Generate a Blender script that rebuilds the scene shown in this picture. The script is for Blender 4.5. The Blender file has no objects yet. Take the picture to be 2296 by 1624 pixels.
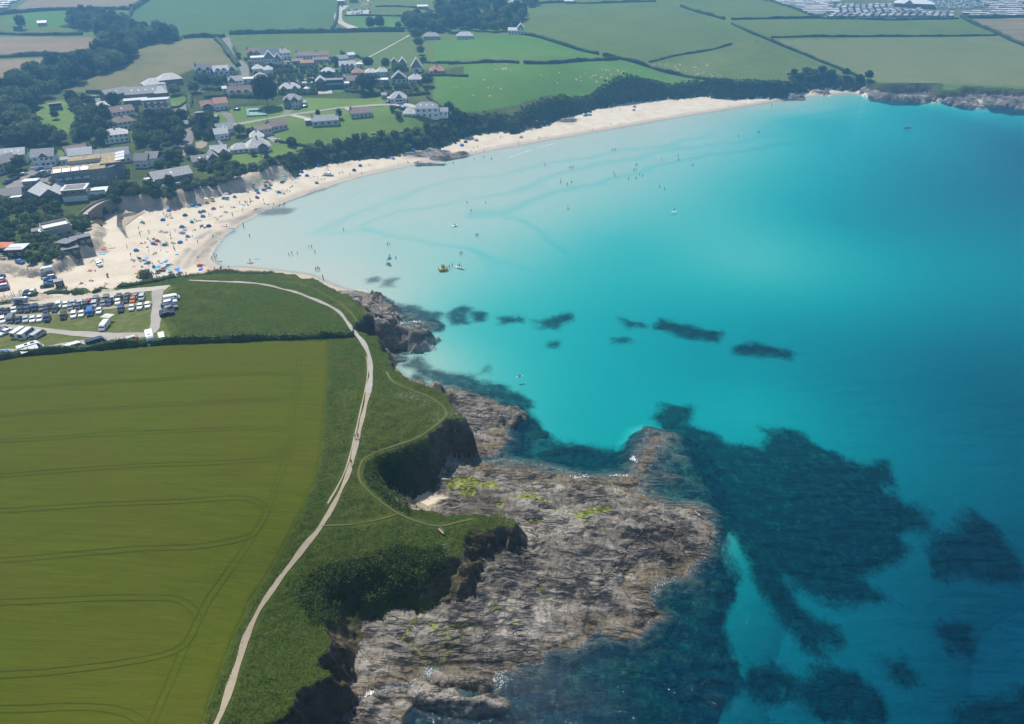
import bpy, bmesh, math, random
import numpy as np
from mathutils import Vector, Matrix
rnd = random.Random(7)
np.random.seed(7)
SC = bpy.context.scene
COL = SC.collection
# ------------------------------------------------------------------ camera, sky, sun, exposure
CAMH, PITCH, FPX = 118.0, math.radians(32.5), 1530.67
cam = bpy.data.cameras.new('camera'); camo = bpy.data.objects.new('camera', cam); COL.objects.link(camo)
camo.location = (0, 0, CAMH); camo.rotation_euler = (math.pi/2 - PITCH, 0, 0)
cam.lens = 24; cam.sensor_width = 36; cam.clip_start = 1; cam.clip_end = 20000
SC.camera = camo
SUN_AZ, SUN_EL = math.radians(-29), math.radians(56)      # azimuth from +Y towards +X
W = bpy.data.worlds.new('World'); SC.world = W; W.use_nodes = True
nt = W.node_tree; nt.nodes.clear()
sky = nt.nodes.new('ShaderNodeTexSky'); sky.sky_type = 'NISHITA'; sky.sun_disc = False
sky.sun_elevation = SUN_EL; sky.sun_rotation = SUN_AZ; sky.altitude = 50
bg = nt.nodes.new('ShaderNodeBackground'); bg.inputs[1].default_value = 0.10
ow = nt.nodes.new('ShaderNodeOutputWorld')
nt.links.new(sky.outputs[0], bg.inputs[0]); nt.links.new(bg.outputs[0], ow.inputs[0])
sl = bpy.data.lights.new('sun', 'SUN'); sl.energy = 4.8; sl.angle = math.radians(0.53); sl.color = (1, .955, .88)
so = bpy.data.objects.new('sun', sl); COL.objects.link(so); so.location = (-200, 400, 600)
SD = Vector((math.sin(SUN_AZ)*math.cos(SUN_EL), math.cos(SUN_AZ)*math.cos(SUN_EL), math.sin(SUN_EL)))
so.rotation_euler = SD.to_track_quat('Z', 'Y').to_euler()
SC.view_settings.view_transform = 'Standard'; SC.view_settings.look = 'None'
SC.view_settings.exposure = 0.28; SC.view_settings.gamma = 1; SC.view_settings.use_curve_mapping = False
SC.render.engine = 'CYCLES'
cy = SC.cycles
cy.use_denoising = True
try: cy.denoiser = 'OPENIMAGEDENOISE'
except Exception: pass
cy.max_bounces = 6; cy.diffuse_bounces = 2; cy.glossy_bounces = 2; cy.transmission_bounces = 2
cy.volume_bounces = 1; cy.transparent_max_bounces = 12
cy.sample_clamp_indirect = 4; cy.caustics_reflective = False; cy.caustics_refractive = False
cy.use_adaptive_sampling = True; cy.adaptive_threshold = 0.02

# ------------------------------------------------------------------ photograph readings to rays
CP, SP = math.cos(PITCH), math.sin(PITCH)
def ray(fx, fy):
    u = (fx-1148)/FPX; v = (fy-812)/FPX
    return (u, CP - v*SP, -(SP + v*CP))
def at_z(fx, fy, z):
    d = ray(fx, fy); k = (z-CAMH)/d[2]
    return (d[0]*k, d[1]*k)
def depth_at(p):                       # distance along the view axis
    return p[1]*CP + (CAMH-p[2])*SP
def rg(x0, y0, w, rw=2296):            # reading frame of an enlarged part of the photograph
    s = w/rw
    f = lambda x, y: ((x0+x*s)/1.524390, (y0+y*s)/1.524390)
    f.s = s/1.524390
    return f
FF = lambda x, y: (x, y)
FF.s = 1.0
rA = rg(0,0,900); rB = rg(700,0,900); rC = rg(1500,0,1000); rD = rg(2500,0,1000); rE = rg(0,450,500)
rG = rg(0,700,600); rH = rg(0,930,640); rI = rg(500,300,600); rJ = rg(1100,900,800,2165); rK = rg(1150,1350,850)
rM = rg(1000,1800,900,2165); rN = rg(1700,1350,900,2249); rO = rg(2300,1350,1200,1732); rQ = rg(300,550,800)
rS = rg(1000,350,1000); rT = rg(600,1200,800,1019); b1 = rg(400,780,400); b2 = rg(400,600,400); b3 = rg(750,540,400)
b4 = rg(1100,400,600); s1 = rg(1150,750,600); s2 = rg(1500,500,900); c1 = rg(2600,0,500); c2 = rg(3000,0,500)
def PL(f, s):                          # "x,y x,y" in frame f
    return [f(*map(float, p.split(','))) for p in s.split()]

# ------------------------------------------------------------------ numeric noise
def _h(i, j, s):
    v = np.sin(i*127.1 + j*311.7 + s*74.7)*43758.5453
    return v - np.floor(v)
def vn(x, y, s=0):
    i = np.floor(x); j = np.floor(y); fx = x-i; fy = y-j
    fx = fx*fx*(3-2*fx); fy = fy*fy*(3-2*fy)
    a = _h(i,j,s); b = _h(i+1,j,s); c = _h(i,j+1,s); d = _h(i+1,j+1,s)
    return a+(b-a)*fx+(c-a)*fy+(a-b-c+d)*fx*fy
def fbm(x, y, s=0, o=4, g=.5):
    r = 0; a = 1; n = 0
    for k in range(o):
        r = r + a*(vn(x, y, s+k*13)-.5); n += a; a *= g; x = x*2.03+17; y = y*2.03+9
    return r/n*2
def sstep(a, b, x):
    t = np.clip((x-a)/(b-a), 0, 1); return t*t*(3-2*t)
def sdf(poly, X, Y, margin=None, far=-30.0):
    P = np.array(poly); out = np.full(X.shape, far)
    if margin is None: m = slice(None)
    else:
        m = (X > P[:,0].min()-margin)&(X < P[:,0].max()+margin)&(Y > P[:,1].min()-margin)&(Y < P[:,1].max()+margin)
        if not m.any(): return out
    x = X[m]; y = Y[m]; d2 = np.full(x.shape, 1e12); ins = np.zeros(x.shape, bool)
    n = len(P)
    for i in range(n):
        ax, ay = P[i]; bx, by = P[(i+1)%n]; ex, ey = bx-ax, by-ay
        px = x-ax; py = y-ay
        t = np.clip((px*ex+py*ey)/(ex*ex+ey*ey+1e-9), 0, 1)
        d2 = np.minimum(d2, (px-t*ex)**2+(py-t*ey)**2)
        if ay != by:
            ins ^= ((ay > y) != (by > y)) & (px < ex*py/ey)
    d = np.sqrt(d2); out[m] = np.where(ins, d, -d)
    return out
def pldist(line, X, Y, margin):        # distance to a polyline and position along it
    P = np.array(line); D = np.full(X.shape, 1e3); T = np.zeros(X.shape)
    m = (X > P[:,0].min()-margin)&(X < P[:,0].max()+margin)&(Y > P[:,1].min()-margin)&(Y < P[:,1].max()+margin)
    x = X[m]; y = Y[m]; d = np.full(x.shape, 1e3); tt = np.zeros(x.shape)
    for i in range(len(P)-1):
        ax, ay = P[i][:2]; ex, ey = P[i+1][0]-ax, P[i+1][1]-ay
        t = np.clip(((x-ax)*ex+(y-ay)*ey)/(ex*ex+ey*ey+1e-9), 0, 1)
        q = np.hypot(x-ax-t*ex, y-ay-t*ey); b = q < d
        d[b] = q[b]; tt[b] = (i+t)[b]
    D[m] = d; T[m] = tt
    return D, T
class TPS:                             # thin plate through (x, y, value)
    def __init__(s, pts, smooth=0.0):
        p = np.array(pts); s.c = p[:,:2]/300; n = len(p)
        r = np.hypot(s.c[:,None,0]-s.c[None,:,0], s.c[:,None,1]-s.c[None,:,1])
        K = np.where(r > 0, r*r*np.log(r+1e-12), 0)+np.eye(n)*smooth
        Q = np.c_[np.ones(n), s.c]
        A = np.block([[K, Q], [Q.T, np.zeros((3,3))]])
        s.w = np.linalg.solve(A, np.r_[p[:,2], 0, 0, 0])
    def __call__(s, X, Y):
        X = np.asarray(X)/300; Y = np.asarray(Y)/300
        o = s.w[-3]+s.w[-2]*X+s.w[-1]*Y
        for (cx, cy), w in zip(s.c, s.w):
            r2 = (X-cx)**2+(Y-cy)**2; o = o+w*.5*r2*np.log(r2+1e-12)
        return o
class IDW:
    def __init__(s, pts): s.p = pts
    def __call__(s, X, Y):
        a = 0; b = 0
        for x, y, v in s.p:
            w = 1/((X-x)**2+(Y-y)**2+9)**1.5; a = a+w*v; b = b+w
        return a/b

# ------------------------------------------------------------------ lie of the land
UP = """0,1600,18 300,1600,17 600,1560,14 0,1200,18 400,1200,16 740,1230,12 0,820,14 400,790,13.2 740,790,13 840,800,12
1000,920,11.5 1100,1170,8.5 1040,1235,8.5 715,1390,8.5 745,1445,9 700,1500,11 830,1255,10 700,640,9.5 500,615,8 400,660,9.5 250,700,8.5 0,700,8 0,780,11 200,770,10.5 150,655,6.5 60,600,5.8 0,560,6.5 100,520,6.5 120,565,7
200,480,6 0,470,9 100,400,10 250,440,8.5 400,405,10 350,300,14 450,250,18 250,230,17 600,335,10.5 480,408,7 540,397,7.5 600,374,8 700,280,16 800,230,19 950,255,17 700,330,9.2 640,350,9
860,318,8.4 960,297,8.8 1030,278,9.2 650,150,26 900,180,23 520,90,32 400,150,27 100,100,30 0,150,26 100,250,17 0,330,14 1000,200,22 1200,180,24 1150,258,10.5
1300,214,11.5 1500,186,11.5 1400,165,22 1600,180,14 1800,160,13 2000,175,10.5 2250,190,8.5 1000,110,30 1300,100,31 1700,90,29 2000,110,22 2250,100,22
0,0,44 600,0,46 1200,0,44 1700,0,42 2290,0,40 -300,100,30 2700,150,18 -300,1000,18 -300,1600,20 2700,20,38 -300,0,44"""
UPP = []
for q in UP.split():
    a, b, z = map(float, q.split(',')); UPP.append((*at_z(a, b, z), z))
UPP += [(-1500,2400,60),(0,2400,62),(1500,2400,58),(0,1500,52)]
up_f = TPS(UPP, 1e-4)
def at_up(fx, fy):                     # a reading on the high ground
    z = 14.0
    for _ in range(12):
        x, y = at_z(fx, fy, z); z += .7*(float(up_f(x, y))-z)
    return at_z(fx, fy, z)
WATER = PL(FF, """700,1760 745,1620 787,1573 830,1557 890,1543 950,1519 962,1498 967,1513 1010,1532 1081,1532 1103,1527 1109,1508 1144,1502 1158,1481 1201,1475
1223,1453 1290,1432 1340,1407 1400,1425 1450,1395 1468,1375 1455,1340 1480,1310 1530,1290 1560,1265 1580,1240 1592,1215 1603,1190 1578,1165 1550,1145 1500,1140
1450,1118 1428,1092 1450,1060 1475,1020 1495,975 1455,963 1440,1000 1412,1066 1330,1070 1290,1062 1200,1040 1130,1031 1085,1036 1062,1030 1110,1022 1140,985 1125,955
1152,930 1130,915 1100,900 1060,885 1010,873 985,868 955,862 925,850 903,842 878,822 884,800 868,775 858,764 880,768 885,735 905,733 890,715 872,702 858,680 832,662 795,656 770,648
745,640 715,626 690,616 620,607 545,600 495,600 470,580 482,555 500,532 540,500 600,470 660,445 740,416 800,398 870,381 950,366 1010,356 1100,337 1200,319
1300,301 1400,284 1500,266 1600,250 1700,234 1760,223 1830,215 1900,209 1940,213 1965,220 2010,223 2080,226 2130,229 2180,237 2240,236 2296,242 2500,262 2900,300 3400,300""")
LANDP = [at_z(x, y, 0) for x, y in WATER] + [(3500,900),(3500,4000),(-3500,4000),(-3500,-300),(-20,-300)]
TOP1 = PL(FF, """560,1780 589,1622 640,1600 662,1568 685,1540 722,1522 747,1502 720,1488 742,1458 735,1430 722,1395 705,1350 722,1310 760,1285 831,1258 900,1248 960,1250 1035,1243 1033,1218
1060,1192 1095,1176 1150,1172 1125,1156 1060,1150 1000,1152 960,1145 920,1126 885,1108 850,1078 832,1046 850,1022 900,1000 955,990 985,955 1000,942 1060,940 1042,930 1000,898
990,880 960,868 930,854 902,844 880,824 868,792 850,764 838,756 800,735 802,718 812,698 800,680 780,660 742,645 700,625 620,611 500,605 400,620 330,632 230,648 168,664 70,656 0,665 -400,680""")
TOP1W = [at_up(x, y) for x, y in TOP1] + [(-900,250),(-900,-200),(-20,-200)]
TOP2 = PL(FF, """-400,592 0,585 45,604 100,602 140,582 190,548 214,516 200,488 215,462 250,447 330,436 400,428 480,410 540,398 600,375 640,352 690,342 760,325 850,318 900,312 960,296 1030,277 1080,262 1120,258
1150,272 1165,255 1200,240 1270,222 1330,208 1400,195 1480,186 1560,182 1640,184 1700,182 1780,186 1780,168 1850,166 1900,172 1945,178 1965,192 2000,190 2060,188 2100,188 2105,205 2150,205 2165,196 2240,198 2296,204 2500,215 3400,230""")
TOP2W = [at_up(x, y) for x, y in TOP2] + [(3400,1500),(3400,3900),(-3400,3900),(-3400,300),(-900,260)]
CW = """650,1580,3 735,1460,2.2 715,1350,6 850,1250,8 960,1250,7 1035,1230,3.5 1110,1165,2.5 1000,1150,4 880,1100,5 840,1050,9 900,1000,8 990,955,2.5 1050,935,2 980,875,2.2
880,820,2 850,770,2.5 800,700,3 700,630,4 500,607,7 300,635,3.5 100,655,2.5 0,665,2.5 150,575,2.5 40,604,2.2 205,510,3 250,448,5 330,436,5 450,420,8 600,370,9 750,330,7.5 950,290,6.5 1150,255,7 1300,215,8 1500,190,8
1700,182,7 1900,178,5 2100,190,5 2250,198,5"""
cw_f = IDW([(*at_up(*map(float, q.split(',')[:2])), float(q.split(',')[2])) for q in CW.split()])
DEP = """520,585,0.08 600,540,0.12 700,560,0.16 900,420,0.16 1100,370,0.14 1500,290,0.16 1750,240,0.20 760,650,0.12 850,560,0.28 1000,480,0.22 1300,350,0.20 1000,600,0.48 1200,500,0.44 1400,400,0.36 1600,320,0.36 1800,270,0.98 2000,240,1.20 1200,650,1.50 1400,550,1.58 1600,450,1.07 1800,350,1.34 2000,300,1.79 2200,270,3.08 1000,750,1.27 950,800,0.40 1100,830,1.50 1300,800,3.00 1500,700,3.20 1700,600,1.34 1900,500,3.35 2100,420,4.46 2290,350,5.58 1300,950,3.68 1400,930,3.91 1600,850,5.06 1800,750,5.08 2000,650,3.41 2250,600,4.36 1700,930,3.74 1900,900,7.04 2200,850,10.17 2250,1100,11.83 1800,1350,11.81 2000,1350,14.17 2100,1500,16.53 2250,1500,23.61 1700,1280,11.02 1300,1000,3.45 1200,1500,7.69 1400,1550,10.23 1650,1600,14.17 2800,600,6.45 3000,1500,28.33 1500,1900,15.74 1100,1750,11.02 3000,300,6.70 1690,1300,10 1680,1450,11 1760,1420,11"""
DP = []
for q in DEP.split():
    a, b, z = map(float, q.split(',')); DP.append((*at_z(a, b, -z), math.log(z)))
dep_f = TPS(DP, 2e-3)

# fan-shaped sheet: fine near the headland, coarse far inland
Y0 = 79.0
ys = [34.0]
while ys[-1] < 2400:
    y = ys[-1]; ys.append(y + .0021*(y+Y0)*(1+max(0, y-150)/420))
YS = np.array(ys); SMAX = .80; NC = 820
SS = np.linspace(-SMAX, SMAX, NC)
GX = SS[None,:]*(YS[:,None]+Y0); GY = np.repeat(YS[:,None], NC, 1)
X = GX.ravel(); Y = GY.ravel()
ROCKP = [[at_z(*p, 1.0) for p in PL(FF, s)] for s in (
 "560,1800 640,1560 690,1300 760,1240 1000,1120 870,1090 840,1030 960,960 1000,900 985,862 1010,858 1100,880 1165,915 1215,960 1160,1000 1250,972 1420,972 1430,930 1510,945 1640,1010 1655,1120 1625,1200 1670,1290 1648,1380 1690,1450 1630,1540 1500,1640 1200,1800",
 "755,652 800,645 860,660 905,690 995,715 985,738 965,740 975,760 950,775 890,785 900,800 870,815 850,760 790,730",
 "905,850 925,826 945,835 985,868 965,880", "1380,975 1400,945 1445,930 1460,990 1430,1050 1390,1055",
 "950,335 1000,338 1012,346 958,347", "930,361 1000,363 995,369 935,369", "970,347 1040,338 1060,346 1000,358 960,356", "900,345 985,338 975,352 905,354",
 "1130,276 1175,280 1195,292 1150,296 1120,290", "1240,265 1300,270 1280,280 1235,276", "1820,196 1855,196 1860,210 1820,208", "1730,205 1790,200 1800,222 1760,224 1720,216",
 "1940,190 1960,186 2030,200 2100,205 2105,222 2060,232 2000,230 1950,222", "2115,200 2180,205 2200,240 2160,240 2110,228", "2190,196 2240,205 2300,200 2500,210 2500,268 2296,250 2230,246 2200,230")]
KELP = [[at_z(*p, -3.0) for p in PL(FF, s)] for s in (
 "1590,985 1700,990 1725,960 1760,945 1800,952 1830,975 1880,990 1930,1010 2000,1000 2010,1040 1995,1060 2060,1090 2095,1110 2090,1130 2050,1150 2090,1180 2060,1210 1990,1225 1960,1240 2020,1260 2060,1280 2030,1290 1960,1320 1900,1310 1830,1285 1780,1265 1860,1320 1910,1340 1900,1365 1850,1390 1800,1375 1740,1340 1700,1300 1680,1260 1660,1230 1610,1180 1590,1100",
 "1445,930 1500,905 1550,910 1540,930 1510,950 1600,960 1640,1000 1650,1120 1628,1200 1668,1290 1645,1380 1688,1450 1640,1540 1500,1560 1400,1600 1300,1640 1200,1800 600,1800 760,1540 1000,1450 1400,1350 1530,1300 1600,1230 1612,1180 1600,1110 1570,1040 1530,980 1490,960",
 "2110,1150 2180,1130 2220,1100 2296,1150 2330,1190 2250,1215 2180,1230 2130,1220 2105,1180", "1680,1420 1760,1420 1850,1450 1960,1450 2020,1480 2010,1510 1900,1520 1780,1520 1700,1500 1670,1460",
 "1680,1560 1780,1540 1900,1560 1990,1545 2030,1570 2000,1640 1950,1760 1700,1760", "2150,1290 2230,1300 2240,1360 2180,1360 2140,1320", "2005,1400 2060,1370 2110,1420 2125,1450 2080,1460 2030,1440", "2200,1480 2296,1450 2400,1450 2400,1740 2150,1740 2180,1560",
 "1200,725 1250,715 1280,705 1285,715 1250,740 1215,740", "1390,715 1440,720 1450,730 1410,735", "1480,715 1540,725 1615,740 1610,760 1570,757 1520,750 1470,735", "1650,765 1700,762 1765,778 1760,785 1700,783 1650,780", "1375,757 1410,757 1415,765 1380,767",
 "1120,722 1165,718 1168,727 1125,732", "1005,725 1015,705 1040,695 1055,700 1030,715 1045,735 1010,738", "1065,712 1085,712 1085,725 1070,725", "825,640 850,635 850,645 825,648", "865,643 888,640 880,655 862,655", "1230,770 1250,770 1248,778 1232,778",
 "870,695 930,700 990,715 985,735 930,725 880,720", "905,835 940,820 960,840 1060,855 1150,890 1190,915 1170,920 1200,960 1150,1000 1130,940 1000,890 950,860", "1130,1010 1200,980 1260,985 1350,995 1440,1000 1430,1040 1410,1070 1290,1062 1100,1028",
 "560,490 620,478 680,478 640,495 590,500", "1095,835 1070,848 1050,855 1062,860 1090,845", "2280,245 2296,250 2296,258 2275,252", "2165,248 2190,250 2185,255 2168,254", "2245,255 2275,260 2270,265 2248,262", "1960,214 2000,218 1995,224 1960,222")]
WEED = [(PL(b1, s), w) for s, w in (("1150,800 1200,660 1310,510 1420,380", 0.7), ("1330,760 1390,640 1480,530 1540,420 1680,320 1800,210 1990,60", 0.9), ("1520,650 1600,520 1720,380 1850,260 2060,120 2280,20", 0.8), ("1600,180 1700,110 1830,30", 0.9))]
WEED += [(PL(b3, s), w) for s, w in (("0,1240 300,1180 700,1040 1000,930", 1.0), ("250,1230 600,1090 1000,960 1350,800 1800,640 2296,500", .7), ("450,1120 700,1020 860,960", .8))]
ALG = [[at_z(*p, 2.5) for p in PL(f, s)] for f, s in (
 (rM, "1090,1040 1150,1040 1190,1070 1215,1060 1165,1135 1120,1090"), (rM, "940,890 970,890 1100,1050 1080,1060"), (rM, "1200,1060 1270,960 1320,930 1310,970 1215,1080"), (rM, "1250,770 1440,745 1465,810 1440,830 1420,780 1270,800"),
 (rM, "860,850 940,890 930,900 860,880"), (rM, "930,790 1000,740 1050,745 960,800 940,880 920,880"), (rM, "1100,780 1150,730 1200,800 1280,820 1250,860 1160,810"), (rM, "1190,920 1300,840 1290,890 1220,930"), (rM, "1280,800 1420,830 1420,845 1280,825"), (rM, "1300,890 1400,880 1390,895 1300,905"),
 (rM, "1610,610 1720,640 1690,695 1640,680"), (rM, "1780,740 1860,760 1840,785 1780,775"), (rM, "2020,470 2080,465 2050,520 2120,580 2080,580 2030,530"), (rK, "1000,800 1060,720 1250,710 1330,760 1450,750 1520,800 1480,830 1300,810 1290,900 1240,930 1150,920 1120,850 1020,860"),
 (rK, "1460,1010 1530,940 1570,950 1520,1030"), (rK, "1760,1150 1880,1140 1860,1185 1790,1175"), (rN, "640,1010 820,940 980,940 980,990 800,1010 760,1050 690,1060"), (rN, "690,1060 800,1090 790,1105 710,1090"), (rN, "120,840 280,820 460,920 440,935 260,880"), (rN, "20,880 70,880 40,960"),
 (rN, "200,780 370,780 360,810 220,800"), (rN, "425,1490 480,1465 475,1495 430,1510"), (rN, "370,1605 410,1610 400,1624 365,1624"), (rM, "1000,560 1170,575 1160,600 1010,600"), (rM, "780,575 820,575 815,640 790,630"))]
RIDGE = [  # outcrops standing above the shore: reading, height, half width
 ("812,712,9.5 845,728,8.8 885,738,7.2 925,745,5.6 950,752,4", 3.6), ("800,690,8.5 825,700,8 850,705,6.5 865,712,4.5", 4.5), ("835,668,2.6 860,690,2.4 875,700,1", 4), ("975,862,4.2 992,868,4", 2.2), ("860,795,3 868,815,2.6", 2.4),
 ("940,1550,1.8 1000,1562,2.4 1060,1576,2.6 1115,1574,1.6", 1.7), ("790,1612,1.8 840,1595,2.2 885,1582,1.2", 2.4), ("775,1660,2 830,1640,2.2", 3), ("985,1518,1.2 1085,1530,1.2", 1.2), ("1130,925,1.6 1150,930,1.2", 3),
 ("1945,200,5 1975,210,4 2030,216,3 2080,222,2", 5), ("2120,210,4 2160,225,3.4 2180,234,2", 6), ("2200,215,4 2250,226,3 2300,238,2", 6), ("1740,208,3 1785,214,2.6", 5), ("1825,202,3 1850,207,2.4", 3.5), ("1140,283,4 1180,290,1.4", 3.5), ("1225,268,2.2 1260,272,1", 4),
 ("978,350,.9 1000,352,.5", 4), ("965,341,.9 1000,344,.5", 3)]
n1 = fbm(X*.11, Y*.11, 3); n2 = fbm(X*.45, Y*.45, 5)
dW = sdf(LANDP, X, Y)
edge = np.where(Y < 330, 1.0, 1.6)
sT1 = sdf(TOP1W, X, Y) + (n1*1.7+n2*1.0+fbm(X*.22, Y*.22, 8, 3)*1.3)
sT2 = sdf(TOP2W, X, Y) + (n1*3.2+n2*1.0)
sT = np.maximum(sT1, sT2)
rk = np.full(X.shape, -30.0)
for p in ROCKP: rk = np.maximum(rk, sdf(p, X, Y, 30))
kp = np.full(X.shape, -30.0)
for p in KELP: kp = np.maximum(kp, sdf(p, X, Y, 20))
for l, w in WEED:
    d, t = pldist([at_z(*q, 1.2) for q in l], X, Y, 12); kp = np.maximum(kp, np.where(d < 12, w-d*1.0, -30))
al = np.full(X.shape, -30.0)
for p in ALG: al = np.maximum(al, sdf(p, X, Y, 8))
cwid = np.clip(cw_f(X, Y)*(1+.35*n1), 1.2, 30)
# strata of the rock shelf: long slanting ledges
sa = math.radians(-14); sx = X*math.cos(sa)+Y*math.sin(sa); sy = -X*math.sin(sa)+Y*math.cos(sa)
warp = fbm(X*.035, Y*.035, 21, 3)
st = sy*.34+warp*3.2+fbm(sx*.06, sy*.2, 31)*2.4
saw = st-np.floor(st); st2 = sy*.95+warp*5+fbm(sx*.12, sy*.4, 33)*2.6; saw2 = st2-np.floor(st2)
sm1 = sstep(.35, .65, vn(X*.07+3, Y*.07, 38)); sm2 = sstep(.4, .6, vn(X*.13, Y*.13+5, 39))
strata = (saw-.5)*.8*sm1+(saw2-.5)*.42*sm2+fbm(sx*.10, sy*.5, 35, 5, .6)*1.0+fbm(X*.05, Y*.05, 36, 3)*1.6+fbm(X*.35, Y*.35, 37, 3)*.35
cr = np.abs(fbm(X*.09+n2*.15, Y*.09, 41, 3)); crack = np.exp(-(cr/.025)**2)
isR = sstep(-1.5, 1.5, rk+n1*2+n2)
near = sstep(420, 250, Y)
rockh = np.clip(dW*.16, -2.5, 3.0)+(strata*.85-crack*.9)*sstep(-9, 4, dW)*(.35+.65*near)
rockh = np.where(dW < 0, np.maximum(rockh, dW*.30), rockh)
D = np.exp(np.clip(dep_f(X, Y), math.log(.12), math.log(20)))
nb0 = fbm(X*.02, Y*.02, 17, 3)
bars = -.17*np.exp(-((dW+46+nb0*16)/2.6)**2)-.20*np.exp(-((dW+82+nb0*22)/3.4)**2)-.10*np.exp(-((dW+22+nb0*14)/2)**2)-.15*np.exp(-((dW+64+fbm(X*.02+9, Y*.02, 19, 3)*20)/2.6)**2)
LEDGE = [at_z(*p, 0) for p in PL(FF, '1440,960 1500,962 1560,1010 1600,1080 1612,1150 1590,1180 1520,1150 1420,1110 1405,1060')]
lsl = .48-.40*sstep(-3, 3, sdf(LEDGE, X, Y, 20)+n1*2)
ragg = fbm(X*.06, Y*.06, 81, 4)*np.where(Y < 175, 7.0, 2.5)*sstep(1, -5, dW)
rk = rk+ragg; kp = kp+np.where(kp > -25, ragg*.8, 0)
isR = sstep(-2.5, 2.5, rk+n1*2+n2)
sea = -np.minimum(D, -dW*(.055+.5*sstep(235, 165, Y))+.02)+bars*sstep(2.2, .7, D)*sstep(.05, .25, D)*sstep(.35, .6, vn(X*.018, Y*.018, 23)*.6+.25)+.04*n2
searock = -np.minimum(D*.92, np.maximum(-dW*lsl, 0)+.1)+fbm(sx*.12, sy*.35, 51, 4)*np.clip(.9+D*.1, 0, 1.6)*sstep(0, -4, dW)
searock = np.minimum(searock, -.06-.0*dW)
kb = sstep(-1, 4, kp+n2*2)*np.clip(D*.10, 0, .8)
beach = 4.9*(1-np.exp(-np.maximum(dW, 0)/62))+.06*n1+.05*n2
isR_sea = isR*sstep(0, -.5, dW)
land = beach*(1-isR)+np.maximum(rockh, .02*dW)*isR
wat = sea*(1-isR)+np.where(dW < 0, np.maximum(searock, -D), 0)*isR + kb*.6
hs = np.where(dW > 0, land, np.minimum(wat, -.03))
hs = np.where((dW > -4)&(dW < 3)&(isR > .5), hs*.5+.5*(dW*.14+strata*.42), hs)
for s, w in RIDGE:
    q = [tuple(map(float, a.split(','))) for a in s.split()]
    L = [at_z(a, b, z*.8) for a, b, z in q]; zz = np.array([z for *_, z in q])
    d, t = pldist(L, X, Y, w*2); d = d+n2*min(1, w*.4)+fbm(X*.28, Y*.28, 71, 3)*w*.8
    z = np.interp(t, np.arange(len(zz)), zz)+strata*1.0+(saw-.5)*.7
    hs = np.where(d < w*1.7, np.maximum(hs, np.minimum(z, (w*1.3-d)*1.9)), hs)
    rk = np.where(d < w*1.5, np.maximum(rk, w*1.3-d), rk)
hup = up_f(X, Y)+.30*n1*near+.10*n2*near
tt = np.clip(1+sT/cwid, 0, 1)
vg = sstep(4.2, 7.5, cw_f(X, Y))
prof = tt**1.0*(1-vg)+vg*sstep(0, 1, tt*.9+.1*tt)
cl = (tt > 0)&(tt < 1)
hh = hs+(hup-hs)*prof
hh = np.where(cl, hh+(strata*1.0+n2*.9+fbm(X*.5, Y*.5, 91, 3)*1.2)*np.sin(np.pi*tt)*(1-.5*vg)*np.where(Y > 235, .3, 1.0), hh)
CROP = PL(FF, "-300,830 0,806 200,790 400,775 560,770 733,767 735,820 732,870 725,950 718,1030 705,1085 680,1140 640,1220 600,1290 560,1350 520,1440 485,1530 465,1590 450,1640 400,1800 300,2100 -400,2100")
PARK = PL(rH, "-400,1010 0,1000 600,960 1200,905 1800,870 2080,860 2100,760 1990,560 2010,300 2120,190 2000,170 1300,270 880,300 600,350 0,430 -400,470")
CROPW = [at_up(*p) for p in CROP]; PARKW = [at_up(*p) for p in PARK]
cr_ = sdf(CROPW, X, Y, 20); pk = sdf(PARKW, X, Y, 20)
PATHS = [  # footpaths of the headland: reading frame, course, width, kind
 ('coast_path', FF, "400,1900 440,1770 470,1670 485,1624 500,1590 520,1530 540,1470 552,1430 580,1370 620,1310 642,1280 680,1230 720,1180 760,1110 785,1050 800,990 815,930 824,890 826,880", 1.0, 'dirt', 'pale dirt coast path curving along the crop field'),
 ('gravel_path', FF, "826,882 830,855 832,840 828,800 815,770 797,748 780,725 760,700 735,685 700,670 660,655 620,645 580,637 530,633 470,631 425,629", 1.25, 'track', 'grey gravel path over the top of the headland'),
 ('side_path', FF, "735,1130 758,1090 778,1045 790,1000 802,950 812,905 820,870 825,830 822,800", .35, 'dirt', 'thin worn line beside the coast path'),
 ('footpath', FF, "866,834 880,855 910,870 950,885 985,905 1000,925 994,940 970,960 930,985 880,1002 840,1017 815,1032 805,1055 808,1080 830,1105 860,1130 890,1150 930,1168 980,1180 1025,1172 1060,1165", .38, 'turf', 'narrow footpath winding round the rocky cove'),
 ('footpath', FF, "893,1152 860,1163 800,1175 722,1180", .3, 'turf', 'faint link path between coast path and cove path'),
 ('footpath', FF, "610,632 660,635 700,646 730,662 760,680 785,700 800,722 806,745", .35, 'turf', 'green trodden path along the northern cliff edge'),
 ('footpath', FF, "425,628 470,620 540,616 600,618 660,624", .3, 'turf', 'faint path above the beach side of the headland'),
]
pd = np.full(X.shape, 50.0)
for _n, _f, _s, _w, _k, _l in PATHS:
    pd = np.minimum(pd, pldist([at_up(*q) for q in PL(_f, _s)], X, Y, 6)[0])
tus = sstep(.5, 2.2, pd)*fbm(X*.9, Y*.9, 61, 3)*.30*near*sstep(0, 3, sT1)*sstep(.5, -.5, cr_)*sstep(1, -3, pk)
hh = hh+tus+sstep(-.3, .5, cr_)*.35
H = hh.reshape(GX.shape)

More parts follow.
